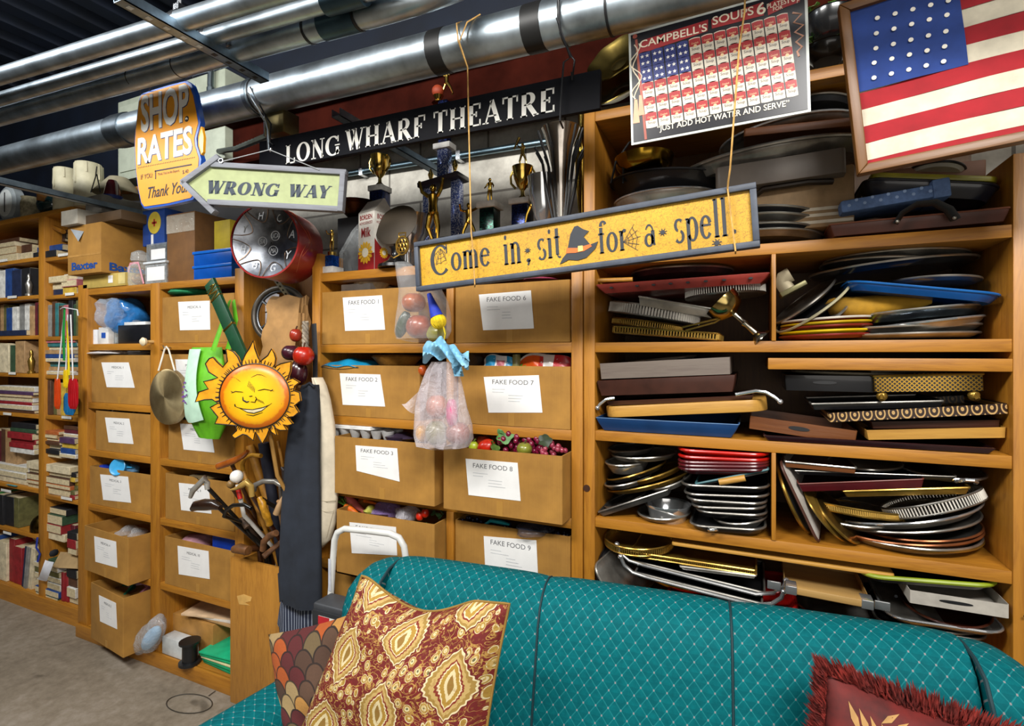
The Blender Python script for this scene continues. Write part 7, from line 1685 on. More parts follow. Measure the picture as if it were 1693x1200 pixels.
solo('stone_jar', MB().lathe([(.05, 0), (.052, .1), (.045, .13), (.05, .14)], 18, Vector((W(41, 350, .1).x, .13, zt))), P('#8d8468', .8, 0, .3, 40), 'small mottled beige jar beside the dial scale', 'jar')
t = thing('glass_jug', 'dark teal glass jug lying behind the steel strut', 'jug', Vector((W(74, 350, .12).x, .15, zt + .075))); part('body', MB().ball((0, 0, 0), .075, 18, (1.3, .9, 1)), P('#0d2a2c', .08, 0, .2, coat=.8), t); part('neck', MB().tube([(.08, 0, .02), (.14, 0, .05)], .022, 10), P('#12383a', .1, coat=.8), t)
solo('lamp_shade', MB().lathe([(.13, 0), (.05, .1)], 22, W(196, 322, .2), caps=False), P('#8f876f', .8), 'cream cone lampshade behind the rates sign', 'lampshade')
t = thing('red_lamp', 'maroon glass lamp shade with a blue ring, left of the rates sign', 'lamp', W(186, 330, .1)); part('shade', MB().lathe([(.045, .02), (.03, .09), (.02, .11)], 20), P('#4a1016', .25, coat=.4), t); part('ring', MB().lathe([(.05, 0), (.05, .02), (.03, .02)], 20), P('#152a6a', .4), t)
L_T = LX[0]; zt2 = 1.967
def topbox(name, lb, x0, x1, y0, y1, Y, dep, col, cat='box', z0=None, bev=.002, rough=.6, yaw=0.0):
    a, b = W(x0, y1, Y), W(x1, y1, Y); z = a.z if z0 is None else z0; h = W((x0 + x1) / 2, y0, Y).z - z
    t = thing(name, lb, cat, ((a.x + b.x) / 2, Y, z), (0, 0, yaw)); part('body', MB().box(((a.x - b.x) / 2, 0, 0), ((b.x - a.x) / 2, dep, h)), col if not isinstance(col, str) else P(col, rough), t, bevel=bev); return t, (b.x - a.x) / 2, h
t, hw, h = topbox('yellow_carton', 'flat cream-yellow carton under the tall brown one', 137, 207, 453, 474, .0, .25, '#b39a4e', z0=zt2); part('flap', MB().box((hw - .06, -.0012, .01), (hw, 0, h - .004)), P('#c9b676', .6), t, smooth=None); part('sticker', MB().box((hw - .15, -.0015, .02), (hw - .11, 0, .06)), SHEET, t, smooth=None)
zb = zt2 + h + .001
t, hw, h = topbox('baxter_carton', 'tall brown shipping carton with blue lettering Baxter', 112, 167, 371, 450, -.05, .34, CARD, z0=zb)
BLU = P('#12438a', .6); part('lettering', sans('Baxter', hw * 1.55, .045, x=.005, z=.045, y=-.0012, bold=.035), BLU, t, smooth=None)
sd = sans('Baxter', .22, .045, x=.0, z=.035, y=0, bold=.035); part('side_lettering', MB().add([(hw + .0012, .15 + v.x, v.z) for v in sd.v], sd.f), BLU, t, smooth=None)
part('torn_label', MB().add([(-hw * .8, -.0015, h * .95), (-hw * .2, -.012, h * .66), (0, -.0015, h * .86)], [(0, 1, 2)]), P('#9aa0a6', .4), t, smooth=None, thick=.001)
part('tape', MB().box((-hw, -.0012, h * .36), (hw, 0, h * .40)), P('#b08448', .25), t, smooth=None)
zb2 = zb + h + .001
topbox('game_box', 'worn white and black flat box end on the tall carton', 101, 128, 347, 371, -.08, .3, '#a9a294', z0=zb2); topbox('flat_book', 'large flat brown book with blue page edge on the tall carton', 132, 200, 352, 371, -.04, .3, '#4f3a22', 'book', z0=zb2)
solo('plastic_sheet', MB().box(W(140, 356, .02), W(236, 336, .24)), P('#77736c', .4), 'grey moulded plastic sheet lying above the large brown book', 'sheet', bevel=.01)
t, hw, h = topbox('wooden_crate', 'open wooden crate below the rates sign', 124, 250, 316, 336, .26, .03, wood('#9a6a2c', 'X')); part('end_board', MB().box((-hw - .015, -.2, -.03), (-hw + .0, .03, h + .004)), wood('#8a5a22', 'Y'), t, bevel=.002)
t = thing('ribbon_jar', 'glass jar with a pink ribbon beside the yellow carton', 'jar', (W(222, 467, .04).x, .07, zt2)); part('glass', MB().lathe([(.055, 0), (.06, .02), (.058, .1), (.035, .12), (.03, .13), (.04, .135)], 24), clear('#dfe4e4', .05, .3), t)
part('lid', MB().lathe([(.042, .136), (.045, .145), (.04, .18), (.015, .195)], 20), clear('#d3d9da', .05, .4), t); part('ribbon', MB().tube([(-.058, -.02, .03), (-.05, -.03, .09), (-.035, -.03, .122), (.035, -.03, .122), (.052, -.03, .08), (.064, -.02, .01)], .007, 6, flat=.4), P('#c98a94', .6), t); part('petals', MB().ball((0, 0, .04), .045, 12, (1, 1, .7)), P('#8a6a3c', .7, 0, .5, 40), t)
t, hw, h = topbox('plastic_tub', 'clear tub with a white lid between the jar and the brown carton', 240, 275, 432, 466, .02, .2, clear('#c3c9cc', .15, .5), z0=zt2); part('lid', MB().box((-hw - .008, -.008, h - .012), (hw + .004, .2, h)), P('#cdd2d6', .4), t, bevel=.003); part('paper', MB().box((-hw * .8, -.0015, .015), (hw * .85, 0, h * .75)), SHEET, t, smooth=None)
zq = zt2 + h + .001; t, hw, h = topbox('plastic_tub', 'smaller clear tub stacked on the white-lidded tub', 242, 275, 402, 431, .06, .16, clear('#9aa2a6', .2, .5), z0=zq); part('paper', MB().box((-hw * .5, -.0015, .02), (hw * .9, 0, h * .7)), SHEET, t, smooth=None)
t, hw, h = topbox('blue_first_aid_box', 'dark blue box with a round yellow emblem below the rates sign', 236, 272, 346, 397, .09, .16, '#143f8a', z0=zq + h + .001); c0 = (hw * .1, h * .62); part('emblem', MB().prism([(c0[0] + a, c0[1] + b) for a, b in arc(0, 0, .055, .06, 0, 345, 22)], -.0015, 0), P('#c9b23a', .5), t, smooth=None); part('cross', MB().box((c0[0] - .02, -.0022, c0[1] - .006), (c0[0] + .02, -.0015, c0[1] + .006)).box((c0[0] - .006, -.0022, c0[1] - .02), (c0[0] + .006, -.0015, c0[1] + .02)), P('#a8201c', .5), t, smooth=None); part('white_stripe', MB().box((-hw * .2, -.0015, 0), (0, 0, h * .3)), SHEET, t, smooth=None)
t, hw, h = topbox('brown_carton', 'shaded brown carton wrapped in clear film, behind the blue boxes', 276, 322, 352, 462, .03, .26, P('#6f4a22', .7), z0=zt2); part('film', MB().box((-hw, -.003, h * .72), (hw, -.0005, h * .98)), clear('#d8d0c0', .1, .35), t, smooth=None)
for y0, y1, lb, i in ((437, 459, 'lower bright blue plastic box on the left shelving top', 0), (413, 436, 'upper bright blue plastic box stacked on its twin', 1)):
    t, hw, h = topbox('blue_plastic_box', lb, 320, 383, y0, y1, .02, .2, '#0d55b5', z0=zt2 if i == 0 else zq, rough=.3, bev=.004); part('lid_edge', MB().box((-hw - .004, -.005, h - .014), (hw + .004, .2, h)), P('#1566c8', .3), t, bevel=.002); zq = zt2 + h + .001
topbox('yellow_box', 'upright yellow box on the blue plastic boxes', 354, 380, 364, 411, .05, .1, '#b8a01e', z0=zt2 + .001 + 2 * (h + .001))
# ================================================================ trophies and odds on the middle shelving top
GLD = metal('#d6b45c', .14, .15, 20); GLDD = metal('#b5923c', .16, .2, 20); MARB = P('#c9c6c0', .4, 0, .15, 30); zm = 1.9475
def holo(c1, c2):
    m, nt, b = nodes_of('holo_foil'); v = nt.nodes.new('ShaderNodeTexVoronoi'); v.inputs['Scale'].default_value = 160; nt.links.new(coords(nt), v.inputs['Vector'])
    nt.links.new(ramp(nt, v.outputs['Distance'], [(.1, srgb(c1)), (.6, srgb(c2))]), b.inputs['Base Color']); b.inputs['Metallic'].default_value = .7; b.inputs['Roughness'].default_value = .2; return m
HOLS = holo('#e0e6f4', '#4a5a96'); HOLB = holo('#2a3a7a', '#0a0e22'); HOLT = holo('#1a4a3c', '#0a1210'); HOLBL = holo('#1e6ad0', '#123f9a'); HOLP = holo('#4a1a6a', '#14081e')
def body(h, arms, legs, lean=0.0):
    """small cast figure: torso, head, two arms, two legs as one skin of tapered limbs"""
    mb = MB(); hip = Vector((0, 0, h * .5)); sh = Vector((lean * h, 0, h * .8))
    mb.tube([hip - Vector((0, 0, h * .03)), hip, hip.lerp(sh, .55), sh, sh + Vector((0, 0, h * .05))], [h * .06, h * .085, h * .075, h * .095, h * .035], 10); mb.ball(sh + Vector((0, 0, h * .125)), h * .062, 10, (1, 1, 1.2))
    for sx, (e, k) in zip((-1, 1), arms):
        s0 = sh + Vector((sx * h * .09, 0, -h * .01)); mb.tube([s0, s0 + Vector(e) * h, s0 + Vector(k) * h], [h * .038, h * .032, h * .024], 8)
    for sx, (e, k) in zip((-1, 1), legs):
        s0 = hip + Vector((sx * h * .05, 0, 0)); q = Vector(k) * h; f = Vector((q.x, q.y, 0)); mb.tube([s0, s0 + Vector(e) * h, Vector((f.x, f.y, .012 * 1)), Vector((f.x, f.y - h * .07, .004))], [h * .055, h * .042, h * .028, h * .025], 8)
    return mb
PU = ((-.1, -.08, .02), (-.06, -.2, .14)); STD = ((-.02, -.02, -.25), (-.07, 0, 0)); STD2 = ((.02, -.02, -.25), (.07, 0, 0)); UPR = ((.1, -.05, .08), (.16, -.08, .26)); UPL = ((-.1, -.05, .08), (-.14, -.08, .26)); OUT = ((.15, -.05, .02), (.3, -.08, .06)); DN = ((-.08, -.02, -.12), (-.1, -.1, -.2))
def trophy(name, lb, px, Y, spec, rot=0.0, foot=None):
    """spec: stacked pieces (part name, pixel top, pixel bottom, half width px, material, kind)"""
    t = thing(name, lb, 'trophy', (W(px, 450, Y).x, Y, zm), (0, 0, rot)); s = SC(px, Y)
    for nm, y0, y1, hw, m, kind in spec:
        z0 = 0.0 if y1 is None else W(px, y1, Y).z - zm; z1 = W(px, y0, Y).z - zm; r = hw * s; h = z1 - z0
        if kind == 'box': mb = MB().box((-r, -r, z0), (r, r, z1))
        elif kind == 'col': mb = MB().lathe([(r, z0), (r, z1)], 14)
        elif kind == 'cup': mb = MB().lathe([(r * .55, z0), (r * .5, z0 + h * .05), (r * .2, z0 + h * .15), (r * .18, z0 + h * .28), (r * .55, z0 + h * .42), (r * .85, z0 + h * .65), (r, z1), (r * 1.05, z1), (r * .8, z0 + h * .65)], 26)
        elif kind == 'ears':
            mb = MB()
            for sx in (-1, 1): mb.tube([(sx * r * .7, 0, z0), (sx * r * 1.15, 0, z0 + h * .3), (sx * r * 1.2, 0, z0 + h * .7), (sx * r * .95, 0, z1), (sx * r * .85, 0, z0 + h * .75)], h * .07, 7)
        else:
            mb = body(h, *kind); mb.v = [v + Vector((0, 0, z0)) for v in mb.v]
        part(nm, mb, m, t, bevel=.002 if kind == 'box' else 0)
    return t
trophy('boxing_trophy', 'small trophy with a gold boxer on a blue column beside the milk carton', 549, .05, [('base', 442, None, 13, MARB, 'box'), ('column', 423, 442, 8, HOLBL, 'box'), ('plinth', 417, 423, 7, GLD, 'col'), ('figure', 379, 417, 7, GLD, ((PU, ((.08, -.1, .0), (.04, -.22, .1))), (STD, STD2)))])
t = trophy('cup_trophy', 'gold two-handled cup trophy on a dark blue column', 628, .25, [('column', 318, None, 12, HOLB, 'box'), ('cap', 309, 318, 14, MARB, 'box'), ('cup', 258, 309, 15, GLD, 'cup'), ('handles', 258, 285, 17, GLD, 'ears')])
t = thing('tower_trophy', 'tallest trophy with holographic columns, black deck and an orange basketball on top', 'trophy', (W(735, 450, .3).x, .3, zm)); s = SC(735, .3); z = lambda y: W(735, y, .3).z - zm
for x, y in ((-30, 308), (24, 295)): part('column', MB().box(((x - 8) * s, -.02, 0), ((x + 8) * s, .02, z(y))), HOLS, t, bevel=.002)
dk = MB().box((-42 * s, -.05, z(305)), (36 * s, .05, z(297))); dk.v = [Euler((0, -.12, 0)).to_matrix() @ (v - Vector((0, 0, z(300)))) + Vector((0, 0, z(300))) for v in dk.v]; part('deck', dk, P('#1f1518', .3), t, bevel=.002)
part('column', MB().box((-10 * s, -.02, z(300)), (10 * s, .02, z(248))), HOLS, t, bevel=.002); part('cap', MB().box((-16 * s, -.03, z(248)), (16 * s, .03, z(239))), MARB, t, bevel=.002); part('upper_column', MB().box((-8 * s, -.018, z(239)), (8 * s, .018, z(168))), HOLB, t); part('cup_base', MB().lathe([(11 * s, z(168)), (5 * s, z(163)), (9 * s, z(156))], 16, (-12 * s, 0, 0)), GLD, t)
part('basketball', MB().ball((-13 * s, 0, z(148)), 10 * s, 16), P('#9a3a1a', .6), t); f = body(46 * s, (UPL, UPR), (((-.1, 0, -.2), (-.2, 0, 0)), ((.12, 0, -.18), (.26, 0, 0)))); f.v = [v + Vector((2 * s, .01, z(160))) for v in f.v]; part('figure', f, GLD, t)
for x, y in ((-27, 285), (20, 276)): part('finial', MB().lathe([(5 * s, z(y + 14)), (2 * s, z(y + 10)), (5 * s, z(y)), (1 * s, z(y - 10))], 12, (x * s, 0, 0)), GLD, t)
trophy('dance_trophy', 'gold figure with raised arms on a purple trophy, left of the twine', 716, .14, [('column', 408, None, 12, HOLP, 'box'), ('cap', 400, 408, 15, MARB, 'box'), ('figure', 304, 400, 12, GLDD, ((UPL, UPR), (((-.03, -.05, -.25), (-.02, 0, 0)), ((.05, 0, -.25), (.09, 0, 0)))))])
t = trophy('wrestling_trophy', 'low gold trophy of crouching figures right of the silver columns', 775, .2, [('base', 400, None, 16, GLDD, 'box'), ('figure', 335, 400, 12, GLDD, ((PU, OUT), (((-.1, 0, -.2), (-.2, 0, 0)), ((.1, 0, -.2), (.2, 0, 0)))))])
trophy('eagle_trophy', 'gold draped figure on a white-capped dark green column', 810, .2, [('column', 346, None, 13, HOLT, 'box'), ('cap', 336, 346, 17, MARB, 'box'), ('figure', 294, 336, 10, GLDD, ((DN, ((.08, -.02, -.12), (.1, -.1, -.2))), (STD, STD2)))])
t = trophy('baseball_trophy', 'gold cup trophy with a batter on top, on a white-capped base', 864, .22, [('column', 340, None, 14, HOLB, 'box'), ('cap', 331, 340, 18, MARB, 'box'), ('cup', 276, 331, 17, GLD, 'cup'), ('handles', 280, 310, 18, GLD, 'ears'), ('figure', 236, 276, 9, GLD, ((((-.08, -.04, .06), (-.12, -.08, .16)), ((-.02, -.05, .06), (-.08, -.08, .16))), (((-.08, 0, -.24), (-.12, 0, 0)), ((.1, 0, -.24), (.16, 0, 0)))))])
part('bat', MB().tube([(-12 * SC(864, .22), -.02, W(864, 248, .22).z - zm), (-2 * SC(864, .22), -.02, W(864, 230, .22).z - zm)], [.003, .006], 7), GLD, t)
trophy('runner_trophy', 'gold leaping figure trophy between the batter cup and the silver goblet', 880, .12, [('base', 372, None, 10, HOLB, 'box'), ('figure', 310, 372, 10, GLDD, ((OUT, UPR), (((-.1, 0, -.2), (-.2, 0, 0)), ((.12, 0, -.2), (.2, 0, 0)))))])
solo('silver_goblet', MB().lathe([(.05, 0), (.05, .01), (.015, .03), (.012, .12), (.035, .16), (.055, .24), (.06, .3), (.062, .31), (.055, .3), (.045, .22), (.002, .17)], 26, (W(899, 450, .12).x, .12, zm)), CHR, 'tall silver goblet just left of the iron vase', 'goblet')
t = thing('trumpet_vase', 'tall polished trumpet vase caged in curved black iron strips', 'vase', (W(927, 450, .06).x, .06, zm)); s = SC(927, .06); z = lambda y: W(927, y, .06).z - zm
part('trumpet', MB().lathe([(.05, 0), (.02, .02), (6 * s, z(380)), (10 * s, z(330)), (14 * s, z(285)), (20 * s, z(245)), (31 * s, z(215)), (32 * s, z(213)), (18 * s, z(240))], 30), metal('#cfc6bc', .18, .15, 5), t)
for k in range(6):
    q = (k % 3 - 1) * .55 + (pi if k > 2 else 0)
    for j, (o, y0) in enumerate(((0, 218), (9, 245))): part('iron_strip', MB().tube([((8 + o * .3) * s * cos(q), (8 + o * .3) * s * sin(q), z(375)), ((16 + o) * s * cos(q), (16 + o) * s * sin(q), z(310)), ((22 + o) * s * cos(q), (22 + o) * s * sin(q), z(268)), ((38 + o * .6) * s * cos(q), (38 + o * .6) * s * sin(q), z(y0))], .0045, 6, flat=.6), BLACK, t)
trophy('gold_vase', 'slim gold trumpet trophy behind the iron vase', 962, .25, [('base', 430, None, 12, HOLB, 'box'), ('cup', 215, 430, 13, GLDD, 'cup'), ('finial', 186, 215, 6, GLD, 'col')])
# milk carton
t = thing('milk_carton', 'red and white milk carton with a yellow flower print', 'carton', (W(604, 447, .02).x, .09, zm), (0, 0, radians(-12))); a = .052; h = .245
part('body', MB().box((-a, -a, 0), (a, a, h)), P('#cfcac0', .5), t, bevel=.002)
part('gable', MB().add([(-a, -a, h), (a, -a, h), (a, a, h), (-a, a, h), (-a, -.004, h + .06), (a, -.004, h + .06), (a, .004, h + .06), (-a, .004, h + .06)], [(0, 1, 5, 4), (2, 3, 7, 6), (4, 5, 6, 7), (0, 4, 7, 3), (1, 2, 6, 5)]), P('#b8b2a8', .5), t, smooth=None)
MR = P('#8a1a1c', .5); YEL = P('#d9a824', .5)
for side in (0, 1):
    R = Euler((0, 0, side * pi / 2)).to_matrix().to_4x4()
    def put(nm, mb, m): mb.v = [R @ (v + Vector((0, -a - .001, 0))) for v in mb.v]; part(nm, mb, m, t, smooth=None)
    put('red_band', MB().prism([(-a, 0), (a, 0), (a, .07)] + [(a - 2 * a * i / 8, .07 + .06 * (i / 8) ** 2 * (1 if side else .2)) for i in range(1, 9)], -.0006, 0), MR)
    put('lettering', merge(sans('BORDEN', a * 1.5, .02, z=h - .022, y=-.001, bold=.01), sans('HOMOGENIZED', a * 1.6, .011, z=h - .046, y=-.001), sans('Milk', a * 1.15, .04, z=h - .085, y=-.001, bold=.02)), MR)
    fl = MB(); r = .04 if side == 0 else .02; c = (-.004, .075)
    for k in range(14): q = k * 2 * pi / 14; fl.prism([(c[0], c[1]), (c[0] + r * cos(q - .18), c[1] + r * sin(q - .18)), (c[0] + r * 1.2 * cos(q), c[1] + r * 1.2 * sin(q)), (c[0] + r * cos(q + .18), c[1] + r * sin(q + .18))], -.0016, -.0008)
    put('flower_print', fl, YEL); put('flower_centre', MB().prism([(c[0] + x, c[1] + y) for x, y in arc(0, 0, r * .5, r * .5, 0, 345, 14)], -.0024, -.0017), P('#e4dcc4', .5))
t = thing('glass_award', 'clear faceted glass award leaning behind the milk carton', 'award', (W(574, 447, .12).x, .12, zm), (0, .12, 0)); part('plate', MB().prism([(-.045, 0), (.045, 0), (.09, .14), (.06, .26), (.0, .2), (-.06, .1)], 0, .02), clear('#d8dee0', .04, .3), t, bevel=.004); part('base', MB().box((-.05, -.02, 0), (.05, .05, .015)), BLKT, t)
solo('felt_hat', MB().lathe([(.002, .012), (.07, .01), (.096, .0), (.09, -.008), (.002, -.004)], 36, W(655, 371, .06), Euler((1.15, .15, 0)).to_matrix()), P('#3a3022', .6, 0, .1), 'dark brown round felt hat brim tilted above the milk carton', 'hat')
t = thing('phone_stand', 'black candlestick telephone base in front of the brown hat', 'telephone', (W(645, 447, .0).x, .04, zm)); part('base', MB().lathe([(.075, 0), (.072, .012), (.035, .03), (.022, .05), (.022, .075), (.03, .085), (.002, .09)], 26), BLKT, t)
t = thing('brass_medallion', 'pierced brass medallion at the left end of the yellow sign', 'medallion', W(665, 404, .0)); s = SC(665, .0); md = MB().tube([(12 * s * cos(i * pi / 12), 0, 15 * s * sin(i * pi / 12) - 2 * s) for i in range(24)], .004, 6, True)
for k in range(6): md.tube([(6 * s * cos(k * pi / 3) + 3.4 * s * cos(i * pi / 6), 0, 8 * s * sin(k * pi / 3) + 3.8 * s * sin(i * pi / 6) - 2 * s) for i in range(12)], .0028, 5, True)
part('fretwork', md.tube([(4 * s * cos(i * pi / 6), 0, 4 * s * sin(i * pi / 6) - 2 * s) for i in range(12)], .003, 5, True), BRS, t); part('bail', MB().tube([(-6 * s, 0, 12 * s), (-7 * s, 0, 19 * s), (7 * s, 0, 19 * s), (6 * s, 0, 12 * s)], .003, 5), BRS, t); part('chain', MB().tube([(-4 * s, 0, -16 * s), (-14 * s, -.01, -22 * s), (-22 * s, 0, -18 * s)], .003, 5), BRS, t)
solo('copper_bowl', MB().lathe([(.03, 0), (.06, .03), (.1, .07), (.105, .075), (.09, .06), (.002, .02)], 28, (W(590, 440, .2).x, .2, 2.215)), metal('#5d3a26', .3), 'dark copper bowl half hidden behind the arrow sign', 'bowl')
solo('dark_box', MB().box((W(590, 440, .2).x - .06, .14, zm), (W(590, 440, .2).x + .06, .28, 2.214)), P('#2a2a2c', .7), 'dark box carrying the copper bowl', 'box', bevel=.003)
t = thing('silver_bowl', 'silver punch bowl with ring handles behind the brown hat', 'bowl', (W(672, 440, .24).x, .25, zm)); part('bowl', MB().lathe([(.05, 0), (.05, .1), (.06, .12), (.1, .18), (.115, .26), (.12, .265), (.1, .22), (.002, .14)], 30), CHR, t)
for sx in (-1, 1): part('ring_handle', MB().tube([(sx * .12 + .02 * cos(i * pi / 6), 0, .23 + .03 * sin(i * pi / 6)) for i in range(12)], .004, 6, True), CHR, t)
# ================================================================ teal sofa and its cushions
def uvmesh(name, mb, uvs, m, par, smooth=60):
    """mesh part carrying its own cloth coordinates, one per vertex"""
    o = part(name, mb, m, par, smooth=smooth); me = o.data; l = me.uv_layers.new(name='cloth')
    for lp in me.loops: l.data[lp.index].uv = uvs[lp.vertex_index]
    return o
def uvsep(nt):
    t = nt.nodes.new('ShaderNodeTexCoord'); s = nt.nodes.new('ShaderNodeSeparateXYZ'); nt.links.new(t.outputs['UV'], s.inputs[0])
    return t.outputs['UV'], s.outputs[0], s.outputs[1]
def lattice_cloth():
    m, nt, b = nodes_of('teal_lattice_cloth'); uv, u, v = uvsep(nt)
    a, c = mathn(nt, 'DIVIDE', u, .030), mathn(nt, 'DIVIDE', v, .038)
    p, q = mathn(nt, 'ADD', a, c), mathn(nt, 'SUBTRACT', a, c)
    dp, dq = mathn(nt, 'PINGPONG', p, .5), mathn(nt, 'PINGPONG', q, .5)
    ln = mathn(nt, 'LESS_THAN', mathn(nt, 'MINIMUM', dp, dq), .045)
    dot = mathn(nt, 'LESS_THAN', mathn(nt, 'ADD', mathn(nt, 'MULTIPLY', dp, dp), mathn(nt, 'MULTIPLY', dq, dq)), .0085)
    fp, fq = mathn(nt, 'FRACT', p), mathn(nt, 'FRACT', q)
    low = mathn(nt, 'GREATER_THAN', mathn(nt, 'SUBTRACT', fq, fp), .12)
    n = noise(nt, uv, 40, 4); w = noise(nt, uv, 900, 2)
    base = ramp(nt, n, [(.3, srgb('#04545b')), (.7, srgb('#06676d'))])
    base = mixc(nt, mathn(nt, 'MULTIPLY', low, .45), base, srgb('#035057'))
    base = mixc(nt, mathn(nt, 'MULTIPLY', ln, .36), base, srgb('#2f9092'))
    base = mixc(nt, mathn(nt, 'MULTIPLY', dot, .7), base, srgb('#9a8a8d'))
    nt.links.new(base, b.inputs['Base Color']); b.inputs['Roughness'].default_value = .7; b.inputs['Specular IOR Level'].default_value = .08
    bump(nt, b, w, .12, .002); return m
TEAL = lattice_cloth(); PIPING = P('#0a2f36', .7)
la = Vector((-.984, -.40, 0)); ra_ = Vector((.41, -.27, 0)); syw = atan2(ra_.y - la.y, ra_.x - la.x); HL = (ra_ - la).length / 2
sofa = thing('sofa', 'teal sofa with a diamond lattice weave, back towards the shelving', 'sofa', (la + ra_) / 2, (0, 0, syw))
prof = [(.10, .12), (.105, .55), (.095, .90), (.08, .945), (.05, .968), (.02, .976), (-.01, .974), (-.04, .962), (-.07, .935), (-.092, .89), (-.11, .82), (-.135, .72), (-.165, .60), (-.19, .50), (-.20, .40), (-.2, .12)]
def sweep(x0, x1, prof, n, crown=.008, v0=0.0):
    mb = MB(); uvs = []; arc_ = [0.0]
    for i in range(1, len(prof)): arc_.append(arc_[-1] + sqrt((prof[i][0] - prof[i - 1][0]) ** 2 + (prof[i][1] - prof[i - 1][1]) ** 2))
    rings = []
    for i in range(n + 1):
        u = i / n; x = x0 + (x1 - x0) * u; k = 1 - abs(2 * u - 1) ** 6; sh_ = 1 - abs(2 * u - 1) ** 10
        rings.append([(x, y - (crown * k if y < .03 else -crown * .3 * k), z + crown * .7 * k * (z > .5)) for y, z in prof])
        uvs += [(x, -a) for a in arc_]
    mb.loft(rings); return mb, uvs
def dense(p, k=3):
    o = []
    for a, b in zip(p[:-1], p[1:]):
        for i in range(k): o.append((a[0] + (b[0] - a[0]) * i / k, a[1] + (b[1] - a[1]) * i / k))
    return o + [p[-1]]
for i in range(3):
    x0 = -HL + 2 * HL * i / 3; x1 = x0 + 2 * HL / 3
    mb, uvs = sweep(x0 + .0015, x1 - .0015, prof, 18); uvmesh('back_panel', mb, uvs, TEAL, sofa)
for x in (-HL / 3, HL / 3): part('seam_piping', MB().tube([(x, y - .001, z) for y, z in prof[4:14]], .0032, 6), PIPING, sofa)
wp = [(.10, .12), (.105, .60), (.10, .88), (.085, .935), (.05, .962), (.0, .97), (-.05, .965), (-.095, .945), (-.125, .90), (-.14, .83), (-.15, .74), (-.17, .62), (-.20, .50), (-.21, .40), (-.21, .12)]
for sgn in (-1, 1):
    rings = []; uvs = []; n = 10; ar = [0.0]
    for i in range(1, len(wp)): ar.append(ar[-1] + sqrt((wp[i][0] - wp[i - 1][0]) ** 2 + (wp[i][1] - wp[i - 1][1]) ** 2))
    for i in range(n + 1):
        u = i / n; x = sgn * (HL + .006 + .115 * u); dr = .05 * u ** 3; pu = 1 - .12 * u ** 4
        rings.append([(x, y * pu, .12 + (z - .12) * (1 - dr)) for y, z in wp]); uvs += [(x, -a) for a in ar]
    uvmesh('wing', MB().loft(rings), uvs, TEAL, sofa)
    part('seam_piping', MB().tube([(sgn * (HL + .003), y, z) for y, z in wp[3:13]], .0045, 6), PIPING, sofa)
SiM = BASE[sofa.name].inverted()
for sgn, pa0, pa1 in ((-1, (-1.19, -.44), (-1.27, -1.08)), (1, (.64, -.30), (.68, -.95))):     # arms
    pa = [(-.075, .12), (-.085, .55), (-.08, .62), (-.06, .65), (-.02, .663), (.03, .663), (.06, .647), (.072, .615), (.07, .12)]
    rings = []; uvs = []; n = 12; ar = [0.0]
    for i in range(1, len(pa)): ar.append(ar[-1] + sqrt((pa[i][0] - pa[i - 1][0]) ** 2 + (pa[i][1] - pa[i - 1][1]) ** 2))
    for i in range(n + 1):
        u = i / n; x, y = pa0[0] + (pa1[0] - pa0[0]) * u, pa0[1] + (pa1[1] - pa0[1]) * u
        rings.append([SiM @ Vector((x + sgn * a, y, z)) for a, z in pa]); uvs += [(u * .65, -a) for a in ar]
    uvmesh('arm', MB().loft(rings), uvs, TEAL, sofa)
    for y in (-.62, .06): part('leg', MB().lathe([(.018, 0), (.026, .12), (.02, .125)], 12, (sgn * (HL + .05), y, 0)), P('#3a2114', .4), sofa)
mb, uvs = sweep(-HL, HL, [(-.2, .12), (-.2, .42), (-.22, .45), (-.5, .465), (-.66, .455), (-.69, .42), (-.69, .12)], 20); uvmesh('seat', mb, uvs, TEAL, sofa)
# ---------------------------------------------------------------- cushions
def pillow(name, label, corners, th, nrm, m, wr=1.0, n=34, seed=0, dip=0.0, pull=.95):
    ey = Vector((0, -D, EH)); tl, tr, br, bl = [ey + (Vector(c) - ey) * pull for c in corners]; nrm = Vector(nrm).normalized(); c = (tl + tr + br + bl) / 4
    t = thing(name, label, 'cushion', c - Vector((0, 0, (c.z - min(bl.z, br.z)))))
    base = BASE[t.name].translation; W_, H_ = (tr - tl).length, (tl - bl).length
    mb = MB(); uvs = []
    def fn(sg):
        def f(u, v):
            a, b = 2 * u - 1, 2 * v - 1
            aa = a * (1 - .05 * (1 - b * b)); bb = b * (1 - .05 * (1 - a * a)); uu, vv = (aa + 1) / 2, (bb + 1) / 2
            p = bl * (1 - uu) * (1 - vv) + br * uu * (1 - vv) + tr * uu * vv + tl * (1 - uu) * vv
            k = max(0.0, (1 - a * a) * (1 - b * b)) ** .42
            k *= 1 + wr * (.06 * sin(5 * a + 3 * b + seed) + .05 * sin(9 * b - 4 * a + seed) + .04 * sin(13 * a * b + seed))
            p = p + nrm * th * k * sg - Vector((0, 0, 1)) * dip * max(0, b) ** 2 * max(0, 1 - (a * 1.3 + .2) ** 2) ** 1.5
            return p - base
        return f
    for sg in (1, -1):
        mb.sheet(fn(sg), n, n); uvs += [(i / n * W_, j / n * H_) for j in range(n + 1) for i in range(n + 1)]
    uvmesh('cover', mb, uvs, m, t, 75)
    ed = []
    f = fn(1)
    for i in range(n): ed.append(f(i / n, 0))
    for i in range(n): ed.append(f(1, i / n))
    for i in range(n): ed.append(f(1 - i / n, 1))
    for i in range(n): ed.append(f(0, 1 - i / n))
    return t, ed, f
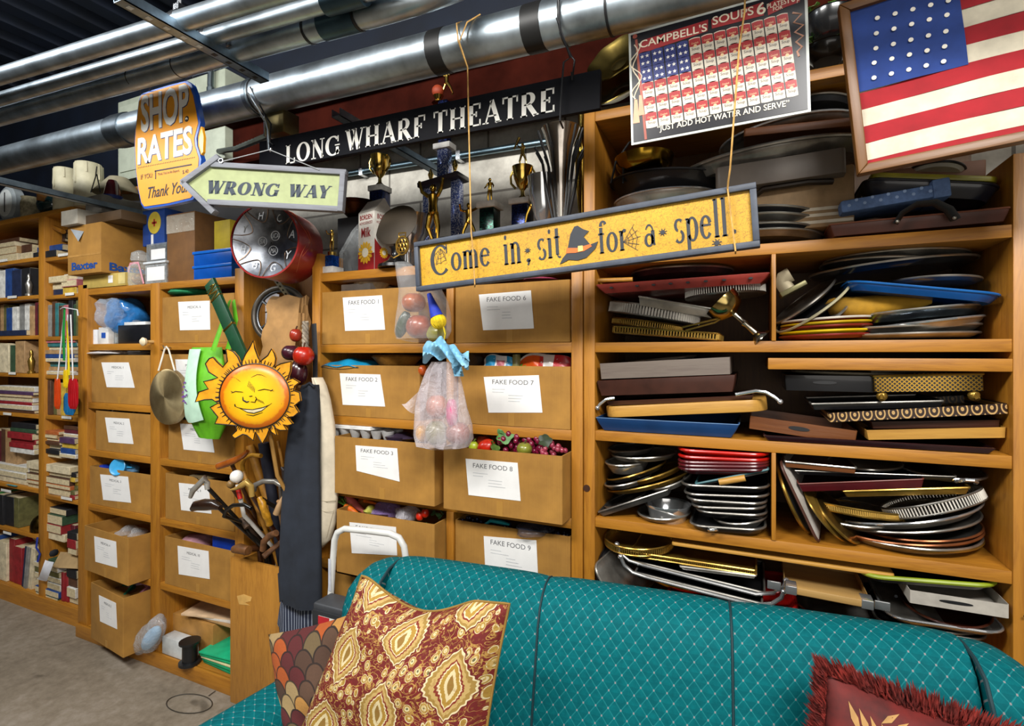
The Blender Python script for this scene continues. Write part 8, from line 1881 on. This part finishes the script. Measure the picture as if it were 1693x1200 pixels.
def scallop():
    m, nt, b = nodes_of('scalloped_cloth'); uv, u, v = uvsep(nt); M = lambda op, *a: mathn(nt, op, *a)
    x, y = M('DIVIDE', u, .07), M('DIVIDE', v, .036)
    r = M('FLOOR', y); fy = M('FRACT', y)
    off = lambda rr: M('MULTIPLY', M('FLOORED_MODULO', rr, 2.0), .5)
    r1 = M('ADD', r, 1.0); x0 = M('ADD', x, off(r)); x1 = M('ADD', x, off(r1))
    cx0 = M('SUBTRACT', M('FRACT', x0), .5)
    e = M('SQRT', M('ADD', M('MULTIPLY', M('MULTIPLY', cx0, 2.0), M('MULTIPLY', cx0, 2.0)), M('MULTIPLY', fy, fy)))
    ins = M('LESS_THAN', e, 1.0)
    sel = lambda p, q: M('ADD', M('MULTIPLY', p, ins), M('MULTIPLY', q, M('SUBTRACT', 1.0, ins)))
    cmb = nt.nodes.new('ShaderNodeCombineXYZ'); nt.links.new(sel(M('FLOOR', x0), M('FLOOR', x1)), cmb.inputs[0]); nt.links.new(sel(r, r1), cmb.inputs[1])
    wn = nt.nodes.new('ShaderNodeTexWhiteNoise'); wn.noise_dimensions = '2D'; nt.links.new(cmb.outputs[0], wn.inputs['Vector'])
    rp = nt.nodes.new('ShaderNodeValToRGB'); rp.color_ramp.interpolation = 'CONSTANT'; el = rp.color_ramp.elements
    cols = ['#b0531c', '#5a4030', '#a98e60', '#5a1c20', '#6c5a3c', '#c08a44', '#4d3528']
    while len(el) < len(cols): el.new(.5)
    for i, (q, c) in enumerate(zip(el, cols)): q.position = i / len(cols); q.color = (*srgb(c), 1)
    nt.links.new(wn.outputs['Value'], rp.inputs[0])
    edge = M('LESS_THAN', M('ABSOLUTE', M('SUBTRACT', e, .97)), .07); n = noise(nt, uv, 160, 3)
    c = mixc(nt, M('MULTIPLY', n, .35), rp.outputs[0], srgb('#3a2a20'))
    nt.links.new(mixc(nt, M('MULTIPLY', edge, .85), c, srgb('#1f1613')), b.inputs['Base Color']); b.inputs['Roughness'].default_value = .9
    bump(nt, b, n, .2, .003); return m
def paisley():
    m, nt, b = nodes_of('paisley_cloth'); uv, u, v = uvsep(nt); M = lambda op, *a: mathn(nt, op, *a)
    nz = nt.nodes.new('ShaderNodeTexNoise'); nz.inputs['Scale'].default_value = 13; nz.inputs['Detail'].default_value = 1.5; nt.links.new(uv, nz.inputs['Vector'])
    wx = M('MULTIPLY', M('SUBTRACT', nz.outputs['Fac'], .5), .035)
    x = M('DIVIDE', M('ADD', u, wx), .135); y = M('DIVIDE', M('ADD', v, wx), .185)
    col = M('FLOOR', x); y = M('ADD', y, M('MULTIPLY', M('FLOORED_MODULO', col, 2.0), .5))
    ax = M('ABSOLUTE', M('SUBTRACT', M('FRACT', x), .5)); ay = M('ABSOLUTE', M('SUBTRACT', M('FRACT', y), .5))
    d = M('ADD', M('DIVIDE', ax, .43), M('POWER', M('DIVIDE', ay, .46), 1.5))
    an = M('ARCTAN2', M('MULTIPLY', ay, 1.3), ax); d2 = M('ADD', d, M('MULTIPLY', M('MULTIPLY', M('SINE', M('MULTIPLY', an, 22.0)), .035), d))
    og = nt.nodes.new('ShaderNodeValToRGB'); og.color_ramp.interpolation = 'CONSTANT'; el = og.color_ramp.elements
    bands = [(0, '#8c6a2a'), (.14, '#d2c195'), (.26, '#a5802f'), (.40, '#d9caa2'), (.45, '#7d2a1a'), (.52, '#b89a5c'), (.66, '#9a7a38'), (.78, '#d6c79e'), (.84, '#64150f')]
    while len(el) < len(bands): el.new(.5)
    for q, (p_, c) in zip(el, bands): q.position = p_; q.color = (*srgb(c), 1)
    nt.links.new(d2, og.inputs[0])
    vo = nt.nodes.new('ShaderNodeTexVoronoi'); vo.inputs['Scale'].default_value = 38; vo.inputs['Randomness'].default_value = .75
    mp = nt.nodes.new('ShaderNodeMapping'); mp.inputs['Scale'].default_value = (1.25, .8, 1); nt.links.new(uv, mp.inputs[0])
    ad = nt.nodes.new('ShaderNodeVectorMath'); ad.operation = 'ADD'; nt.links.new(mp.outputs[0], ad.inputs[0])
    sv = nt.nodes.new('ShaderNodeVectorMath'); sv.operation = 'SCALE'; sv.inputs['Scale'].default_value = .03; nt.links.new(nz.outputs['Color'], sv.inputs[0]); nt.links.new(sv.outputs[0], ad.inputs[1])
    nt.links.new(ad.outputs[0], vo.inputs['Vector'])
    fl = nt.nodes.new('ShaderNodeValToRGB'); fl.color_ramp.interpolation = 'CONSTANT'; el = fl.color_ramp.elements
    bands = [(0, '#5f5a3a'), (.12, '#cdbd90'), (.24, '#9a782c'), (.34, '#cfc096'), (.39, '#6e1712'), (.55, '#64130f')]
    while len(el) < len(bands): el.new(.5)
    for q, (p_, c) in zip(el, bands): q.position = p_; q.color = (*srgb(c), 1)
    nt.links.new(vo.outputs['Distance'], fl.inputs[0])
    wv = nt.nodes.new('ShaderNodeTexNoise'); wv.inputs['Scale'].default_value = 38; wv.inputs['Distortion'].default_value = 1.8; nt.links.new(uv, wv.inputs['Vector'])
    vine = M('LESS_THAN', M('ABSOLUTE', M('SUBTRACT', wv.outputs['Fac'], .5)), .026)
    ground = mixc(nt, M('MULTIPLY', vine, .8), fl.outputs[0], srgb('#b58f45'))
    use = M('LESS_THAN', d2, .9)
    n = noise(nt, uv, 90, 3)
    c = mixc(nt, use, ground, og.outputs[0]); c = mixc(nt, M('MULTIPLY', M('GREATER_THAN', n, .58), .35), c, srgb('#8b5a22'))
    nt.links.new(c, b.inputs['Base Color']); b.inputs['Roughness'].default_value = .8
    bump(nt, b, noise(nt, uv, 700, 2), .1, .002); return m
t, ed, f = pillow('scalloped_cushion', 'cushion with brown and orange scale pattern leaning on the sofa arm', [(-1.42, -.50, .70), (-1.03, -.50, .86), (-.86, -.56, .52), (-1.21, -.62, .49)], .055, (.1, -1, .15), scallop(), seed=2, pull=.93)
t, ed, f = pillow('paisley_cushion', 'large red and gold paisley cushion at the left end of the sofa', [(-.978, -.575, .993), (-.54, -.56, .995), (-.575, -.66, .52), (-1.135, -.66, .545)], .075, (-.15, -1, .12), paisley(), seed=1, dip=.045, pull=.92)
part('welt', MB().tube(ed, .0035, 6, True), P('#8c6a2a', .8), t)
VEL = P('#5f120d', .75, 0, .35, 14)
t, ed, f = pillow('fringed_cushion', 'dark red cushion with shaggy fringe and tan fern print at the right of the sofa', [(.135, -.46, .945), (.52, -.43, .87), (.47, -.55, .48), (.07, -.57, .56)], .06, (.0, -1, .15), VEL, seed=5)
fr = MB(); rnd = random.Random(5); cen = Vector((0, 0, .22))
def emit(p, out):
    for q in range(5):
        r = Vector((rnd.uniform(-1, 1), rnd.uniform(-1, 1), rnd.uniform(-1, 1)))
        e = p + out * rnd.uniform(.018, .034) + r * .010; m_ = p.lerp(e, .5) + r * .004
        s0 = Vector((rnd.uniform(-1, 1), rnd.uniform(-1, 1), rnd.uniform(-1, 1))) * .0022; s1 = s0.cross(out).normalized() * .002
        fr.add([p - s0, p + s0, m_ + s1, m_ - s1, e], [(0, 1, 2, 3), (3, 2, 4)])
for i in range(len(ed)):
    a, b_ = ed[i], ed[(i + 1) % len(ed)]
    for k in range(9):
        p = a.lerp(b_, k / 9); emit(p + Vector((0, rnd.uniform(-.012, .01), 0)), (p - cen).normalized())
part('fringe', fr, P('#6d180f', .9, 0, .35, 30), t, smooth=None, kind='stuff')
lf = MB()
def fern(u0, v0, ang, L_, n=7):
    for k in range(n):
        q = (k + 1) / n; cu, cv = u0 + cos(ang) * L_ * q, v0 + sin(ang) * L_ * q
        for sg in (-1, 1):
            a = ang + sg * .9; l = L_ * .4 * (1.15 - q * .7); pts = []
            for uu, vv in ((0, 0), (.45, .12), (1, 0), (.45, -.12)):
                pts.append((cu + l * (uu * cos(a) - vv * sin(a)), cv + l * (uu * sin(a) + vv * cos(a))))
            if all(.02 < x < .98 and .02 < y < .975 for x, y in pts): lf.add([f(x, y) + Vector((0, -.0015, 0)) for x, y in pts], [(0, 1, 2, 3)])
for a in ((.05, .94, -.2, .34), (.06, .66, .5, .34), (.45, .9, -.4, .3), (.42, .52, .25, .32), (.72, .68, -.4, .28), (.1, .35, .3, .3), (.5, .22, .2, .3)): fern(*a)
part('fern_print', lf, P('#b58a52', .8, 0, .15), t, smooth=None)
